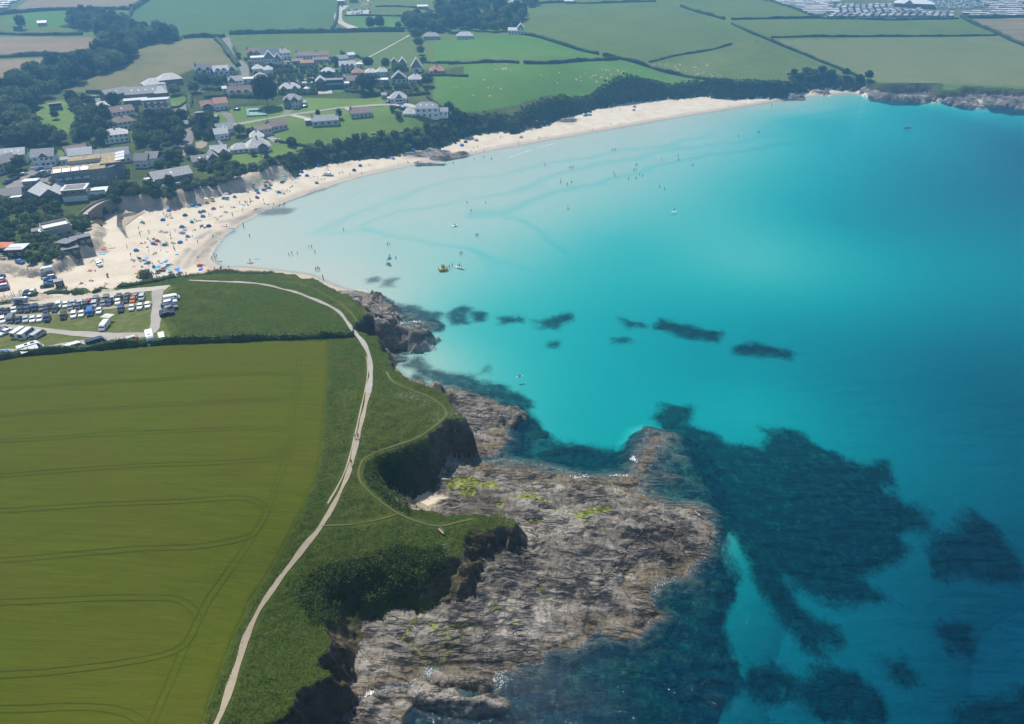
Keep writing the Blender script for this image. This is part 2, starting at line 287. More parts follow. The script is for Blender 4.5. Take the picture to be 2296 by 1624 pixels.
def ground(x, y):
    r = min(max(int(np.searchsorted(YS, y))-1, 0), len(YS)-2)
    fy = (y-YS[r])/(YS[r+1]-YS[r]); c = (x/(y+Y0)+SMAX)/(2*SMAX)*(NC-1)
    ci = min(max(int(c), 0), NC-2); fx = min(max(c-ci, 0), 1)
    return float((H[r,ci]*(1-fx)+H[r,ci+1]*fx)*(1-fy)+(H[r+1,ci]*(1-fx)+H[r+1,ci+1]*fx)*fy)
def hit(fx, fy):                       # where the sight line through a reading meets the land
    d = ray(fx, fy); k = YS/d[1]; xs = d[0]*k; zs = CAMH+d[2]*k
    c = np.clip((xs/(YS+Y0)+SMAX)/(2*SMAX)*(NC-1), 0, NC-1.001); ci = c.astype(int); f = c-ci
    r = np.arange(len(YS)); h = H[r,ci]*(1-f)+H[r,ci+1]*f
    b = np.nonzero(zs < h)[0]
    if len(b) == 0: i = len(YS)-1
    else: i = max(b[0], 1)
    e0 = zs[i-1]-h[i-1]; e1 = h[i]-zs[i]; t = e0/(e0+e1+1e-9)
    y = YS[i-1]+(YS[i]-YS[i-1])*t
    x = d[0]*y/d[1]
    return Vector((x, y, ground(x, y)))
def hp(f, x, y): return hit(*f(x, y))
DUNES = [PL(b2, "150,560 600,560 900,545 1000,505 1190,500 1230,440 1300,385 1700,335 2100,225 2296,135 2296,380 1900,455 1450,565 1300,625 1000,645 600,690 200,650"), PL(b3, "0,570 130,545 300,475 430,385 560,375 780,290 1040,215 1130,245 1250,315 1310,350 1180,380 700,570 450,660 0,770"),
 PL(FF, "-60,570 60,598 140,582 195,545 216,508 240,520 212,562 150,604 60,618 -60,612"), PL(FF, "-60,655 70,646 160,650 230,640 235,655 165,672 70,664 -60,676")]
du = np.full(X.shape, -30.0)
for _d in DUNES: du = np.maximum(du, sdf([tuple(hit(*p)[:2]) for p in _d], X, Y, 20))
du = du+3.2+n1*1.5
# ------------------------------------------------------------------ materials
class NG:
    def __init__(s, name):
        s.m = bpy.data.materials.new(name); s.m.use_nodes = True; s.t = s.m.node_tree; s.t.nodes.clear()
        s.out = s.t.nodes.new('ShaderNodeOutputMaterial'); s.x = 0
    def n(s, typ, _in=None, **kw):
        o = s.t.nodes.new('ShaderNode'+typ)
        for k, v in kw.items(): setattr(o, k, v)
        for k, v in (_in or {}).items():
            s.set(o.inputs[k], v)
        return o
    def set(s, sock, v):
        if isinstance(v, bpy.types.Node): v = v.outputs[0]
        if isinstance(v, bpy.types.NodeSocket): s.t.links.new(v, sock)
        else:
            if isinstance(v, tuple) and len(v) == 3 and sock.type == 'RGBA': v = (*v, 1)
            sock.default_value = v
    def math(s, op, a, b=None, clamp=False):
        o = s.n('Math', operation=op, use_clamp=clamp); s.set(o.inputs[0], a)
        if b is not None: s.set(o.inputs[1], b)
        return o.outputs[0]
    def attr(s, name): return s.n('Attribute', attribute_name=name).outputs['Fac']
    def pos(s, scale=(1,1,1), rot=0.0):
        g = s.n('NewGeometry'); mp = s.n('Mapping', {'Vector': g.outputs['Position'], 'Scale': scale, 'Rotation': (0,0,rot)})
        return mp.outputs[0]
    def opos(s, scale=(1,1,1)):
        g = s.n('TexCoord'); mp = s.n('Mapping', {'Vector': g.outputs['Object'], 'Scale': scale}); return mp.outputs[0]
    def noise(s, vec, scale, detail=4, rough=.55, dist=0.0):
        o = s.n('TexNoise', {'Vector': vec, 'Scale': scale, 'Detail': detail, 'Roughness': rough, 'Distortion': dist}); return o.outputs[0]
    def ramp(s, fac, stops, interp='LINEAR'):
        o = s.n('ValToRGB', {'Fac': fac}); e = o.color_ramp.elements; o.color_ramp.interpolation = interp
        while len(e) < len(stops): e.new(.5)
        for q, (p, c) in zip(e, stops): q.position = p; q.color = (*c, 1) if len(c) == 3 else c
        return o.outputs[0]
    def mix(s, f, a, b, mode='MIX'):
        o = s.n('Mix', data_type='RGBA', blend_type=mode); s.set(o.inputs[0], f); s.set(o.inputs[6], a); s.set(o.inputs[7], b); return o.outputs[2]
    def band(s, v, a, b):              # smooth 0..1 as v goes a..b
        o = s.n('MapRange', {'Value': v, 'From Min': a, 'From Max': b}, interpolation_type='SMOOTHSTEP'); return o.outputs[0]
    def bump(s, h, st, dist=1.0, normal=None):
        o = s.n('Bump', {'Height': h, 'Strength': st, 'Distance': dist})
        if normal is not None: s.set(o.inputs['Normal'], normal)
        return o.outputs[0]
    def bsdf(s, col, rough=.8, normal=None, spec=.3, metal=0.0, **kw):
        o = s.n('BsdfPrincipled'); s.set(o.inputs['Base Color'], col); s.set(o.inputs['Roughness'], rough)
        s.set(o.inputs['Specular IOR Level'], spec); s.set(o.inputs['Metallic'], metal)
        if normal is not None: s.set(o.inputs['Normal'], normal)
        for k, v in kw.items(): s.set(o.inputs[k], v)
        s.t.links.new(o.outputs[0], s.out.inputs[0]); return s.m
MATS = {}
def flat(name, col, rough=.6, metal=0.0, spec=.4, var=.12, sc=1.5, bump=0.0):
    if name in MATS: return MATS[name]
    g = NG(name); v = g.opos(); f = g.noise(v, sc, 4)
    c = g.mix(g.band(f, .3, .7), tuple(x*(1-var) for x in col), tuple(min(1, x*(1+var)) for x in col))
    MATS[name] = g.bsdf(c, rough, g.bump(f, bump, .05) if bump else None, spec, metal); return MATS[name]

def rock_nodes(g):
    v = g.pos((.10, .62, .8), math.radians(14)); wn = g.noise(g.pos(), .05, 3)
    wv = g.n('VectorMath', operation='ADD'); g.set(wv.inputs[0], v)
    wsc = g.n('VectorMath', operation='SCALE'); g.set(wsc.inputs[0], g.n('TexNoise', {'Vector': g.pos(), 'Scale': .045, 'Detail': 3}).outputs[1]); wsc.inputs['Scale'].default_value = 5.0
    g.set(wv.inputs[1], wsc.outputs[0]); wv = wv.outputs[0]
    a = g.noise(wv, 1.1, 8, .60); b = g.noise(g.pos(), .09, 4); c = g.noise(wv, 5.0, 6, .65); d = g.noise(g.pos(), 1.1, 5, .6)
    e = g.math('ADD', g.math('MULTIPLY', a, .6), g.math('ADD', g.math('MULTIPLY', b, .35), g.math('MULTIPLY', d, .12)))
    col = g.ramp(e, [(.33, (.06,.055,.050)), (.42, (.145,.132,.115)), (.50, (.235,.217,.190)), (.58, (.325,.305,.272)), (.70, (.44,.42,.385))])
    big = g.ramp(g.noise(g.pos((1,1.6,1)), .045, 4, .6), [(.33, (.50,.47,.44)), (.48, (.92,.90,.88)), (.64, (1.30,1.27,1.22))]); col = g.mix(1.0, col, big, 'MULTIPLY'); col = g.mix(1.0, col, (.82,.80,.775), 'MULTIPLY')
    rust = g.band(g.noise(g.pos(), .22, 5), .60, .74)
    col = g.mix(g.math('MULTIPLY', rust, .28), col, (.20,.145,.085))
    yy = g.n('SeparateXYZ', {0: wv}).outputs[1]
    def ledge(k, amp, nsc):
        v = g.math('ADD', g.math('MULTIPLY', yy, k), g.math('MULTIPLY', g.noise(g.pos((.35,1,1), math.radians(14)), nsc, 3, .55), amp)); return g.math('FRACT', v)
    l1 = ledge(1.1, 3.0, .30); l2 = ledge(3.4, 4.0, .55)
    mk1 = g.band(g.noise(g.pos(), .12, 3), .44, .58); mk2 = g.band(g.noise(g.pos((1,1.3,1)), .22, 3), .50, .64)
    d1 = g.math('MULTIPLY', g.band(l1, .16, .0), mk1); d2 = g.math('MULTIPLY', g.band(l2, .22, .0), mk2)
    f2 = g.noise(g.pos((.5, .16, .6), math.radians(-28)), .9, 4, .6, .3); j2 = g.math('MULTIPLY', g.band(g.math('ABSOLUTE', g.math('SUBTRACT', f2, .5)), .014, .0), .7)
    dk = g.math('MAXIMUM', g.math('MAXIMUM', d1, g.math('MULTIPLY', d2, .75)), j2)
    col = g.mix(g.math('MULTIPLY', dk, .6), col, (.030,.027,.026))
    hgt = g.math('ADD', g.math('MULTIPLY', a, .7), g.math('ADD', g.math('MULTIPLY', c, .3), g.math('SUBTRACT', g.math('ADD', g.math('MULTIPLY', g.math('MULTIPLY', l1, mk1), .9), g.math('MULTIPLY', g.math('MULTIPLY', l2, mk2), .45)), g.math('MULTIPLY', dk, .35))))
    return col, hgt

def make_headland():
    g = NG('headland_turf'); P = g.pos()
    n0 = g.noise(P, .035, 4); n1 = g.noise(P, .22, 5, .6); n2 = g.noise(P, 1.4, 6, .68); n3 = g.noise(P, 5.0, 4, .7)
    gr = g.ramp(n1, [(.30, (.038,.058,.011)), (.48, (.066,.090,.017)), (.62, (.100,.120,.026)), (.75, (.140,.135,.045))])
    gr = g.mix(g.band(n0, .42, .62), gr, (.050,.085,.014)); gr = g.mix(.45, gr, g.ramp(n2, [(.25, (.018,.030,.008)), (.5, (.062,.090,.018)), (.72, (.125,.145,.045))]))
    dry = g.band(g.noise(P, .09, 5, .65), .60, .74); gr = g.mix(g.math('MULTIPLY', dry, .6), gr, (.12,.095,.045))
    # crop: drilled rows in slightly uneven greens
    wr = g.pos((.018, 1.15, 1), math.radians(-9.5)); r1 = g.noise(wr, 1.1, 5, .6); r2 = g.noise(g.pos((.25, .25, 1)), .25, 3)
    r3 = g.noise(g.pos((.05, 4.5, 1), math.radians(-9.5)), 1.0, 4, .7)
    cc = g.ramp(r1, [(.30, (.058,.076,.006)), (.5, (.072,.090,.0075)), (.70, (.090,.104,.010))])
    cc = g.mix(.35, cc, g.ramp(r3, [(.3, (.046,.064,.005)), (.7, (.098,.114,.013))]))
    cc = g.mix(g.band(r2, .35, .75), cc, g.mix(.6, cc, (.078,.078,.010)))
    pkc = g.ramp(g.noise(P, .35, 5, .6), [(.3, (.085,.115,.028)), (.52, (.125,.145,.042)), (.72, (.19,.175,.085))])
    col = g.mix(g.band(g.math('ADD', g.attr('pk'), g.math('MULTIPLY', g.math('SUBTRACT', n1, .5), 3.0)), -.6, .6), gr, pkc)
    col = g.mix(g.band(g.attr('cr'), -.15, .15), col, cc)
    rc, rh = rock_nodes(g)
    nz = g.n('SeparateXYZ', {0: g.n('NewGeometry').outputs['Normal']}).outputs[2]
    steep = g.band(g.math('ADD', nz, g.math('MULTIPLY', g.math('SUBTRACT', n1, .5), .5)), .80, .55)
    edge = g.band(g.math('ADD', g.attr('up'), g.math('MULTIPLY', g.math('SUBTRACT', n2, .5), 3.0)), .2, -.8)
    rf = g.math('MULTIPLY', g.math('MAXIMUM', steep, g.math('MULTIPLY', edge, .85)), g.band(g.attr('up'), 2.5, .3))
    veg = g.math('MULTIPLY', g.attr('vg'), g.band(g.noise(P, .16, 5, .6), .68, .45))
    rf = g.math('MULTIPLY', rf, g.math('SUBTRACT', 1.0, veg))
    dk = g.mix(.5, gr, (.030,.042,.012))
    col = g.mix(g.math('MULTIPLY', g.band(g.attr('up'), .5, -1.0), g.attr('vg')), col, dk)
    brn = g.mix(g.math('MULTIPLY', g.band(g.attr('up'), .8, -1.5), .6), rc, (.15,.105,.06))
    rf = g.math('MULTIPLY', rf, g.band(g.attr('du'), .5, -.5))
    brn = g.mix(1.0, brn, (.62,.60,.58), 'MULTIPLY')
    col = g.mix(rf, col, brn)
    col = g.mix(g.band(g.attr('du'), -.8, .8), col, g.mix(n2, (.46,.385,.285), (.58,.50,.385)))
    hgt = g.math('ADD', g.math('MULTIPLY', n2, .55), g.math('MULTIPLY', n3, .3))
    hgt = g.mix(g.band(g.attr('cr'), -.1, .1), hgt, g.math('ADD', g.math('MULTIPLY', r3, .22), g.math('MULTIPLY', n3, .14)))
    hgt = g.mix(rf, hgt, rh)
    return g.bsdf(col, .95, g.bump(hgt, .8, .9), .02)
def make_shore():
    g = NG('sand_rock_and_weed'); P = g.pos()
    n1 = g.noise(P, .12, 5, .6); n2 = g.noise(P, 1.3, 5, .65); n0 = g.noise(P, .03, 3)
    sd = g.ramp(n1, [(.32, (.50,.425,.315)), (.5, (.57,.49,.375)), (.68, (.62,.545,.43))])
    sd = g.mix(g.math('MULTIPLY', g.band(n2, .35, .7), .25), sd, (.46,.385,.28))
    dw = g.math('ADD', g.attr('dw'), g.math('MULTIPLY', g.math('SUBTRACT', n1, .5), 7.0))
    sd = g.mix(g.band(dw, 8.0, 1.5), sd, (.40,.335,.245))
    sd = g.mix(g.band(g.attr('dw'), .0, -3.0), sd, (.56,.51,.415))
    rc, rh = rock_nodes(g)
    z = g.n('SeparateXYZ', {0: P}).outputs[2]
    zz = g.math('ADD', z, g.math('MULTIPLY', g.math('SUBTRACT', n1, .5), 1.2))
    olive = g.mix(g.band(n2, .3, .7), (.075,.056,.026), (.20,.155,.085))
    rc = g.mix(g.math('MULTIPLY', g.band(zz, .7, .05), .7), rc, olive)
    reef = g.ramp(g.noise(P, .55, 7, .68), [(.36, (.012,.013,.008)), (.49, (.045,.042,.020)), (.60, (.13,.12,.07)), (.72, (.30,.27,.19))])
    rc = g.mix(g.band(g.math('ADD', z, g.math('MULTIPLY', g.math('SUBTRACT', n1, .5), 2.0)), -.2, -1.6), rc, reef)
    rkf = g.band(g.math('ADD', g.attr('rk'), g.math('MULTIPLY', g.math('SUBTRACT', n1, .5), 7.0)), -1.0, 1.0)
    col = g.mix(rkf, sd, rc)
    kn = g.math('ADD', g.attr('kp'), g.math('ADD', g.math('MULTIPLY', g.math('SUBTRACT', n1, .5), 9.0), g.math('MULTIPLY', g.math('SUBTRACT', n2, .5), 5.0)))
    kf = g.math('MULTIPLY', g.band(kn, -2.4, 2.2), g.band(g.noise(P, .13, 5, .65), .22, .36))
    under = g.band(z, .3, -.5)
    weed = g.ramp(g.noise(P, .38, 7, .72), [(.36, (.012,.015,.010)), (.50, (.035,.036,.020)), (.60, (.10,.092,.048)), (.72, (.24,.22,.13))])
    kk = g.math('MULTIPLY', kf, g.math('SUBTRACT', 1.0, g.math('MULTIPLY', g.math('MULTIPLY', rkf, .6), g.band(g.noise(P, .3, 6, .7), .47, .62))))
    wet = g.math('SUBTRACT', 1.0, under)
    weed = g.mix(wet, weed, (.20,.175,.15))
    kk = g.math('MULTIPLY', kk, g.math('SUBTRACT', 1.0, g.math('MULTIPLY', wet, g.math('ADD', .25, g.math('MULTIPLY', rkf, .75)))))
    col = g.mix(kk, col, weed)
    an = g.math('ADD', g.attr('al'), g.math('MULTIPLY', g.math('SUBTRACT', g.noise(P, 1.6, 6, .7), .5), 3.4))
    alc = g.ramp(g.noise(P, .9, 4), [(.35, (.11,.115,.03)), (.5, (.20,.225,.03)), (.66, (.33,.36,.15))])
    col = g.mix(g.math('MULTIPLY', g.band(an, -.1, .35), g.math('MULTIPLY', rkf, wet)), col, alc)
    sh = g.math('ADD', g.math('MULTIPLY', n2, .12), g.math('MULTIPLY', g.noise(P, 4.0, 3), .05))
    hgt = g.mix(rkf, sh, rh)
    rough = g.mix(g.math('MULTIPLY', g.band(dw, 3.0, .5), g.math('SUBTRACT', 1.0, rkf)), (.9,.9,.9), (.45,.45,.45))
    return g.bsdf(col, rough, g.bump(hgt, 1.0, .85), .25)
def make_field(name, cols, rows=None, rscale=.25, rot=0.0, amt=.5):
    g = NG(name); P = g.pos(); n = g.noise(P, .02, 5, .6); n2 = g.noise(P, .35, 5, .65); n3 = g.noise(P, .09, 5, .65)
    c = g.ramp(g.math('ADD', g.math('MULTIPLY', n, .5), g.math('ADD', g.math('MULTIPLY', n2, .2), g.math('MULTIPLY', n3, .3))), [(.36, cols[0]), (.5, cols[1]), (.64, cols[2])])
    if rows:
        r = g.noise(g.pos((.02*rscale*4, rscale*4, 1), rot), 1.0, 4, .6)
        c = g.mix(g.math('MULTIPLY', g.band(r, .35, .65), amt), c, rows)
    return g.bsdf(c, .95, g.bump(n2, .5, .5), .03)
M_head = make_headland(); M_shore = make_shore()
G1 = ((.050,.088,.018), (.070,.112,.026), (.092,.130,.036))
M_pasture = make_field('pasture_turf', ((0.084,0.124,0.030), (0.111,0.151,0.041), (0.146,0.176,0.057)))
M_tealcrop = make_field('young_crop', ((0.062,0.116,0.035), (0.076,0.135,0.043), (0.095,0.151,0.051)), (0.097,0.146,0.049), .12, math.radians(4), .4)
M_bright = make_field('mown_grass', ((0.070,0.155,0.027), (0.086,0.178,0.034), (0.108,0.196,0.043)))
M_tan = make_field('stubble', ((.215,.160,.095), (.255,.195,.120), (.29,.225,.145)), (.19,.145,.09), .10, math.radians(12), .5)
M_tan2 = make_field('pale_hay', ((.19,.165,.09), (.235,.195,.11), (.27,.22,.13)), (.13,.115,.06), .035, math.radians(2), .8)
M_meadow = make_field('dry_meadow', ((0.115,0.132,0.047), (0.169,0.159,0.070), (0.223,0.182,0.095)))
M_olive = make_field('ripening_grass', ((0.119,0.151,0.054), (0.151,0.173,0.070), (0.182,0.192,0.084)))
M_grnolive = make_field('silage_grass', ((0.081,0.130,0.032), (0.103,0.151,0.041), (0.128,0.167,0.051)), (0.115,0.142,0.046), .1, math.radians(7), .35)
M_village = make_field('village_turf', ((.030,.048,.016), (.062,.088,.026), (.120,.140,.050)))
M_lawn = make_field('lawn_turf', ((0.101,0.169,0.032), (0.128,0.196,0.043), (0.169,0.216,0.062)))
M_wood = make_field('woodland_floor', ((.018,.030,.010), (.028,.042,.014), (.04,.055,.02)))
M_cvground = make_field('caravan_ground', ((.075,.105,.035), (.12,.14,.07), (.20,.19,.15)))
M_tarmac = make_field('worn_tarmac', ((.18,.165,.15), (.225,.21,.19), (.27,.25,.23)))
M_gravel = make_field('pale_gravel', ((.38,.34,.28), (.46,.415,.345), (.53,.48,.41)))
M_dirt = make_field('trodden_earth', ((0.246,0.205,0.143), (0.312,0.267,0.197), (0.369,0.320,0.238)))
M_greytrack = make_field('grey_track', ((.27,.25,.22), (.33,.305,.27), (.40,.37,.33)))
M_earth = make_field('brown_earth', ((.20,.13,.08), (.26,.18,.11), (.31,.22,.15)))

# ------------------------------------------------------------------ building helpers
def link(o, parent=None):
    COL.objects.link(o)
    if parent is not None: o.parent = parent
    return o
def tag(o, label=None, cat=None, group=None, kind=None):
    if label: o['label'] = label
    if cat: o['category'] = cat
    if group: o['group'] = group
    if kind: o['kind'] = kind
    return o
def empty(name, loc, rz=0.0, sc=1.0):
    o = bpy.data.objects.new(name, None); o.empty_display_size = .5; COL.objects.link(o)
    o.location = loc; o.rotation_euler = (0, 0, rz); o.scale = (sc, sc, sc); return o
class MB:
    def __init__(s): s.v = []; s.f = []; s.mi = []
    def add(s, vs, fs, mi=0):
        k = len(s.v); s.v += [tuple(v) for v in vs]; s.f += [tuple(i+k for i in f) for f in fs]; s.mi += [mi]*len(fs)
    def box(s, x0, y0, z0, x1, y1, z1, mi=0, M=None):
        v = [(x0,y0,z0),(x1,y0,z0),(x1,y1,z0),(x0,y1,z0),(x0,y0,z1),(x1,y0,z1),(x1,y1,z1),(x0,y1,z1)]
        if M is not None: v = [tuple(M @ Vector(q)) for q in v]
        s.add(v, [(0,3,2,1),(4,5,6,7),(0,1,5,4),(1,2,6,5),(2,3,7,6),(3,0,4,7)], mi)
    def loft(s, rings, mi=0, cap=True):
        n = len(rings[0]); vs = [p for r in rings for p in r]; fs = []
        for i in range(len(rings)-1):
            for j in range(n):
                k = (j+1)%n; fs.append((i*n+j, i*n+k, (i+1)*n+k, (i+1)*n+j))
        if cap: fs += [tuple(range(n-1, -1, -1)), tuple(range((len(rings)-1)*n, len(rings)*n))]
        s.add(vs, fs, mi)
    def cyl(s, c0, c1, r0, r1=None, n=10, mi=0):
        r1 = r0 if r1 is None else r1; a = Vector(c0); b = Vector(c1); d = (b-a).normalized()
        u = d.orthogonal().normalized(); w = d.cross(u)
        s.loft([[tuple(c+(u*math.cos(2*math.pi*i/n)+w*math.sin(2*math.pi*i/n))*r) for i in range(n)] for c, r in ((a, r0), (b, r1))], mi)
    def mesh(s, name, mats=()):
        m = bpy.data.meshes.new(name); m.from_pydata(s.v, [], s.f)
        for t in mats: m.materials.append(t)
        if len(set(s.mi)) > 1: m.polygons.foreach_set('material_index', s.mi)
        return m
    def build(s, name, mat, parent=None, smooth=False, loc=None):
        mats = mat if isinstance(mat, (list, tuple)) else [mat]
        m = s.mesh(name, mats)
        if smooth: m.polygons.foreach_set('use_smooth', [True]*len(m.polygons))
        o = bpy.data.objects.new(name, m); link(o, parent)
        if loc is not None: o.location = loc
        return o
def npmesh(name, V, F, mat, smooth=True):
    m = bpy.data.meshes.new(name); n = len(F); k = F.shape[1]
    m.vertices.add(len(V)); m.vertices.foreach_set('co', np.ascontiguousarray(V, dtype=np.float32).ravel())
    m.loops.add(n*k); m.loops.foreach_set('vertex_index', np.ascontiguousarray(F, dtype=np.int32).ravel())
    m.polygons.add(n); m.polygons.foreach_set('loop_start', np.arange(0, n*k, k, dtype=np.int32))
    if smooth: m.polygons.foreach_set('use_smooth', np.ones(n, bool))
    m.materials.append(mat); m.update(calc_edges=True); return m

# ------------------------------------------------------------------ ground sheets
R_, C_ = GX.shape
idx = np.arange(R_*C_).reshape(R_, C_)
QUAD = np.stack([idx[:-1,:-1], idx[:-1,1:], idx[1:,1:], idx[1:,:-1]], -1).reshape(-1, 4)
VERT = np.stack([X, Y, H.ravel()], -1)
cen = VERT[QUAD].mean(1); CXq, CYq, CZq = cen.T
fT = np.minimum(sT1, 1e9)[QUAD].mean(1) + cwid[QUAD].mean(1); fT2 = (sT2+cwid)[QUAD].mean(1)
fcr = cr_[QUAD].mean(1); frk = rk[QUAD].mean(1); fpk = pk[QUAD].mean(1)
region = np.full(len(QUAD), -1)
names = []
def claim(mask, name, mat, **kw):
    names.append((name, mat, kw)); region[(region < 0)&mask] = len(names)-1
claim((fcr > 0), 'crop_field', M_head, label='olive green arable field with curved tractor tramlines')
claim((fT > 0)&(fpk > 0), 'car_park_grass', M_head, label='mown grass of the clifftop car park')
claim((fT > 0), 'headland', M_head, label='grassy headland with rocky cliffs above the shore')
FIELDS = [
 ('stubble_field', rA, "140,75 250,0 200,-60 1380,-60 1300,0 1150,75", M_tan, 'long narrow tan stubble field along the top edge'),
 ('pasture_field', rA, "45,150 430,105 1110,110 1080,190 700,170 500,235 250,220 100,190", M_bright, 'light green paddock behind the wooded valley'),
 ('ploughed_field', rA, "-300,320 800,325 900,400 900,455 -300,480", M_tan, 'brown field with harvested rows between two hedges'),
 ('stubble_field', rA, "-300,530 500,505 850,510 400,560 150,680 0,770 -300,900", M_tan, 'brown field tapering into the wooded valley'),
 ('meadow', rA, "540,790 850,660 1170,540 1160,440 1600,350 1870,340 2020,500 2050,580 1720,590 1580,650 1270,740 1000,805 700,800", M_meadow, 'rough brownish meadow above the slate roofed buildings'),
 ('crop_field', FF, "290,32 330,0 340,-14 760,-14 755,0 750,66 515,76 400,82 300,72", M_tealcrop, 'big blue green crop field at the top left'),
 ('grass_field', rB, "270,320 1780,295 1860,540 1640,560 1330,555 1100,490 380,470 280,420", M_grnolive, 'green field crossed by a pale diagonal footpath'),
 ('grass_field', rC, "-30,330 330,290 680,280 1250,440 1330,465 -30,495", M_bright, 'bright green wedge shaped field right of the village'),
 ('pasture_field', FF, "1205,15 1500,8 1630,45 1700,86 1470,142 1350,125 1190,82 1210,60", M_grnolive, 'large blue green pasture beyond the bright wedge field'),
 ('pasture_field', rC, "200,510 1450,480 1560,500 2080,630 1800,650 1200,730 600,830 180,880 -40,870 -40,600 200,600", M_bright, 'clifftop pasture dotted with pale stones above the beach'),
 ('pasture_field', FF, "1470,142 1690,88 1900,168 1770,160 1760,180 1640,185 1560,180", M_pasture, 'triangular pasture above the wooded cliff'),
 ('pasture_field', FF, "1636,47 1860,40 2160,42 2245,79 1730,86", M_grnolive, 'long field in front of the caravan park'),
 ('pasture_field', FF, "1740,90 1930,86 2250,80 2320,110 2400,130 2400,200 2296,192 1950,184 1880,150", M_olive, 'broad pale olive field above the right hand cliffs'),
 ('pasture_field', FF, "1500,8 1640,0 1640,-14 1715,-14 1720,0 1825,38 1640,44", M_grnolive, 'green field left of the caravan park'),
 ('hay_field', FF, "2172,44 2296,40 2400,40 2400,130 2296,103", M_tan2, 'pale striped hay field at the right edge'),
 ('caravan_park_ground', FF, "1715,-14 1720,0 1850,42 2150,42 2170,38 2400,36 2400,-14", M_cvground, 'grass and drives of the caravan park'),
 ('paddock', rB, "1490,65 2010,105 1970,150 1490,130", M_pasture, 'small hedged paddock beside the gravel yard'),
 ('paddock', rB, "1220,145 1900,150 1960,200 1700,240 1360,260", M_bright, 'small green paddock in front of the gravel yard'),
 ('paddock', rB, "1980,90 2120,80 2130,190 1975,200", M_meadow, 'brownish paddock by the pale farm track'),
 ('lawn', rB, "250,1100 700,1020 1200,950 1600,925 2040,1030 2210,1060 2190,1080 1700,1150 1100,1260 700,1240 480,1150 300,1110", M_lawn, 'wide clifftop lawn around the bungalows'),
 ('lawn', rB, "210,960 330,930 640,920 870,850 1530,850 1600,910 1200,935 700,1005 260,1085 220,1010", M_lawn, 'sloping lawn around the tennis court'),
 ('lawn', rI, "1150,770 1640,690 2160,760 2100,850 1500,940 1430,1000 950,990 1130,900", M_lawn, 'bright green lawn below the hipped roof house'),
 ('lawn', rI, "290,120 520,110 600,140 440,270 290,240", M_lawn, 'clipped terrace lawn beside the white modern building'),
 ('garden', rA, "340,920 560,870 620,960 700,1050 560,1200 350,1190 290,1090", M_lawn, 'bright garden clearing on the edge of the wood'),
 ('lawn', rI, "1000,310 1080,330 1180,470 900,450 870,330", M_lawn, 'lawn below the white house with a red roof'),
 ('lawn', rE, "-200,330 600,320 1050,290 1080,400 500,440 -200,430", M_lawn, 'strip of lawn behind the white houses'),
 ('lawn', rE, "-200,1130 200,1140 350,1120 350,1200 -200,1210", M_lawn, 'small lawn in front of the white shed'),
]
for nm, f, s, mat, lab in FIELDS:
    W_ = [tuple(hit(*p)[:2]) for p in PL(f, s)]
    claim((fT2 > 0)&(sdf(W_, CXq, CYq, 5) > 0), nm, mat, label=lab)
WOODG = PL(rA, "-200,820 150,690 500,560 860,520 920,400 850,260 500,240 600,180 1050,180 1200,260 1600,320 1590,350 1170,430 1180,540 540,790 320,900 290,1090 360,1200 700,1280 -200,1400")
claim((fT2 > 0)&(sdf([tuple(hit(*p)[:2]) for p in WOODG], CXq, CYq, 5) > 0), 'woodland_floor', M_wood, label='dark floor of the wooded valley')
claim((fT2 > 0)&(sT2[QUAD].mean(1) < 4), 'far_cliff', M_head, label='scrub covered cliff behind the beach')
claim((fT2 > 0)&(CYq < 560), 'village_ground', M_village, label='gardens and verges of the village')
claim((fT2 > 0), 'countryside', M_grnolive, label='farmland running inland from the village')
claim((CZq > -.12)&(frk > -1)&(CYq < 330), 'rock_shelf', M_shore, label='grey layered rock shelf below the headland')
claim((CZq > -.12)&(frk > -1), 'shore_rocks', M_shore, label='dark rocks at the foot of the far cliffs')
claim((CZq > -.12), 'beach', M_shore, label='curving pale sand beach')
claim(CZq > -99, 'seabed', M_shore, label='sandy sea floor with reefs and kelp')
ATTR = {'up': sT, 'rk': rk, 'kp': kp, 'al': al, 'dw': dW, 'cr': cr_, 'pk': pk, 'vg': vg, 'du': du}
NEED = {M_head.name: ('up', 'cr', 'pk', 'vg', 'du'), M_shore.name: ('rk', 'kp', 'al', 'dw')}
for ri, (nm, mat, kw) in enumerate(names):
    q = QUAD[region == ri]
    if len(q) == 0: continue
    u, inv = np.unique(q, return_inverse=True)
    me = npmesh(nm, VERT[u], inv.reshape(-1, 4), mat)
    for a in NEED.get(mat.name, ()):
        at = me.attributes.new(a, 'FLOAT', 'POINT'); at.data.foreach_set('value', ATTR[a][u].astype(np.float32))
    o = bpy.data.objects.new(nm, me); link(o); tag(o, kw.get('label'), None, None, 'structure')
m = MB(); m.add([(-3000,-600,-22),(3000,-600,-22),(3000,2600,-22),(-3000,2600,-22)], [(0,1,2,3)])
o = m.build('deep_seabed', M_shore); tag(o, 'deep sea floor beyond the bay', kind='structure')

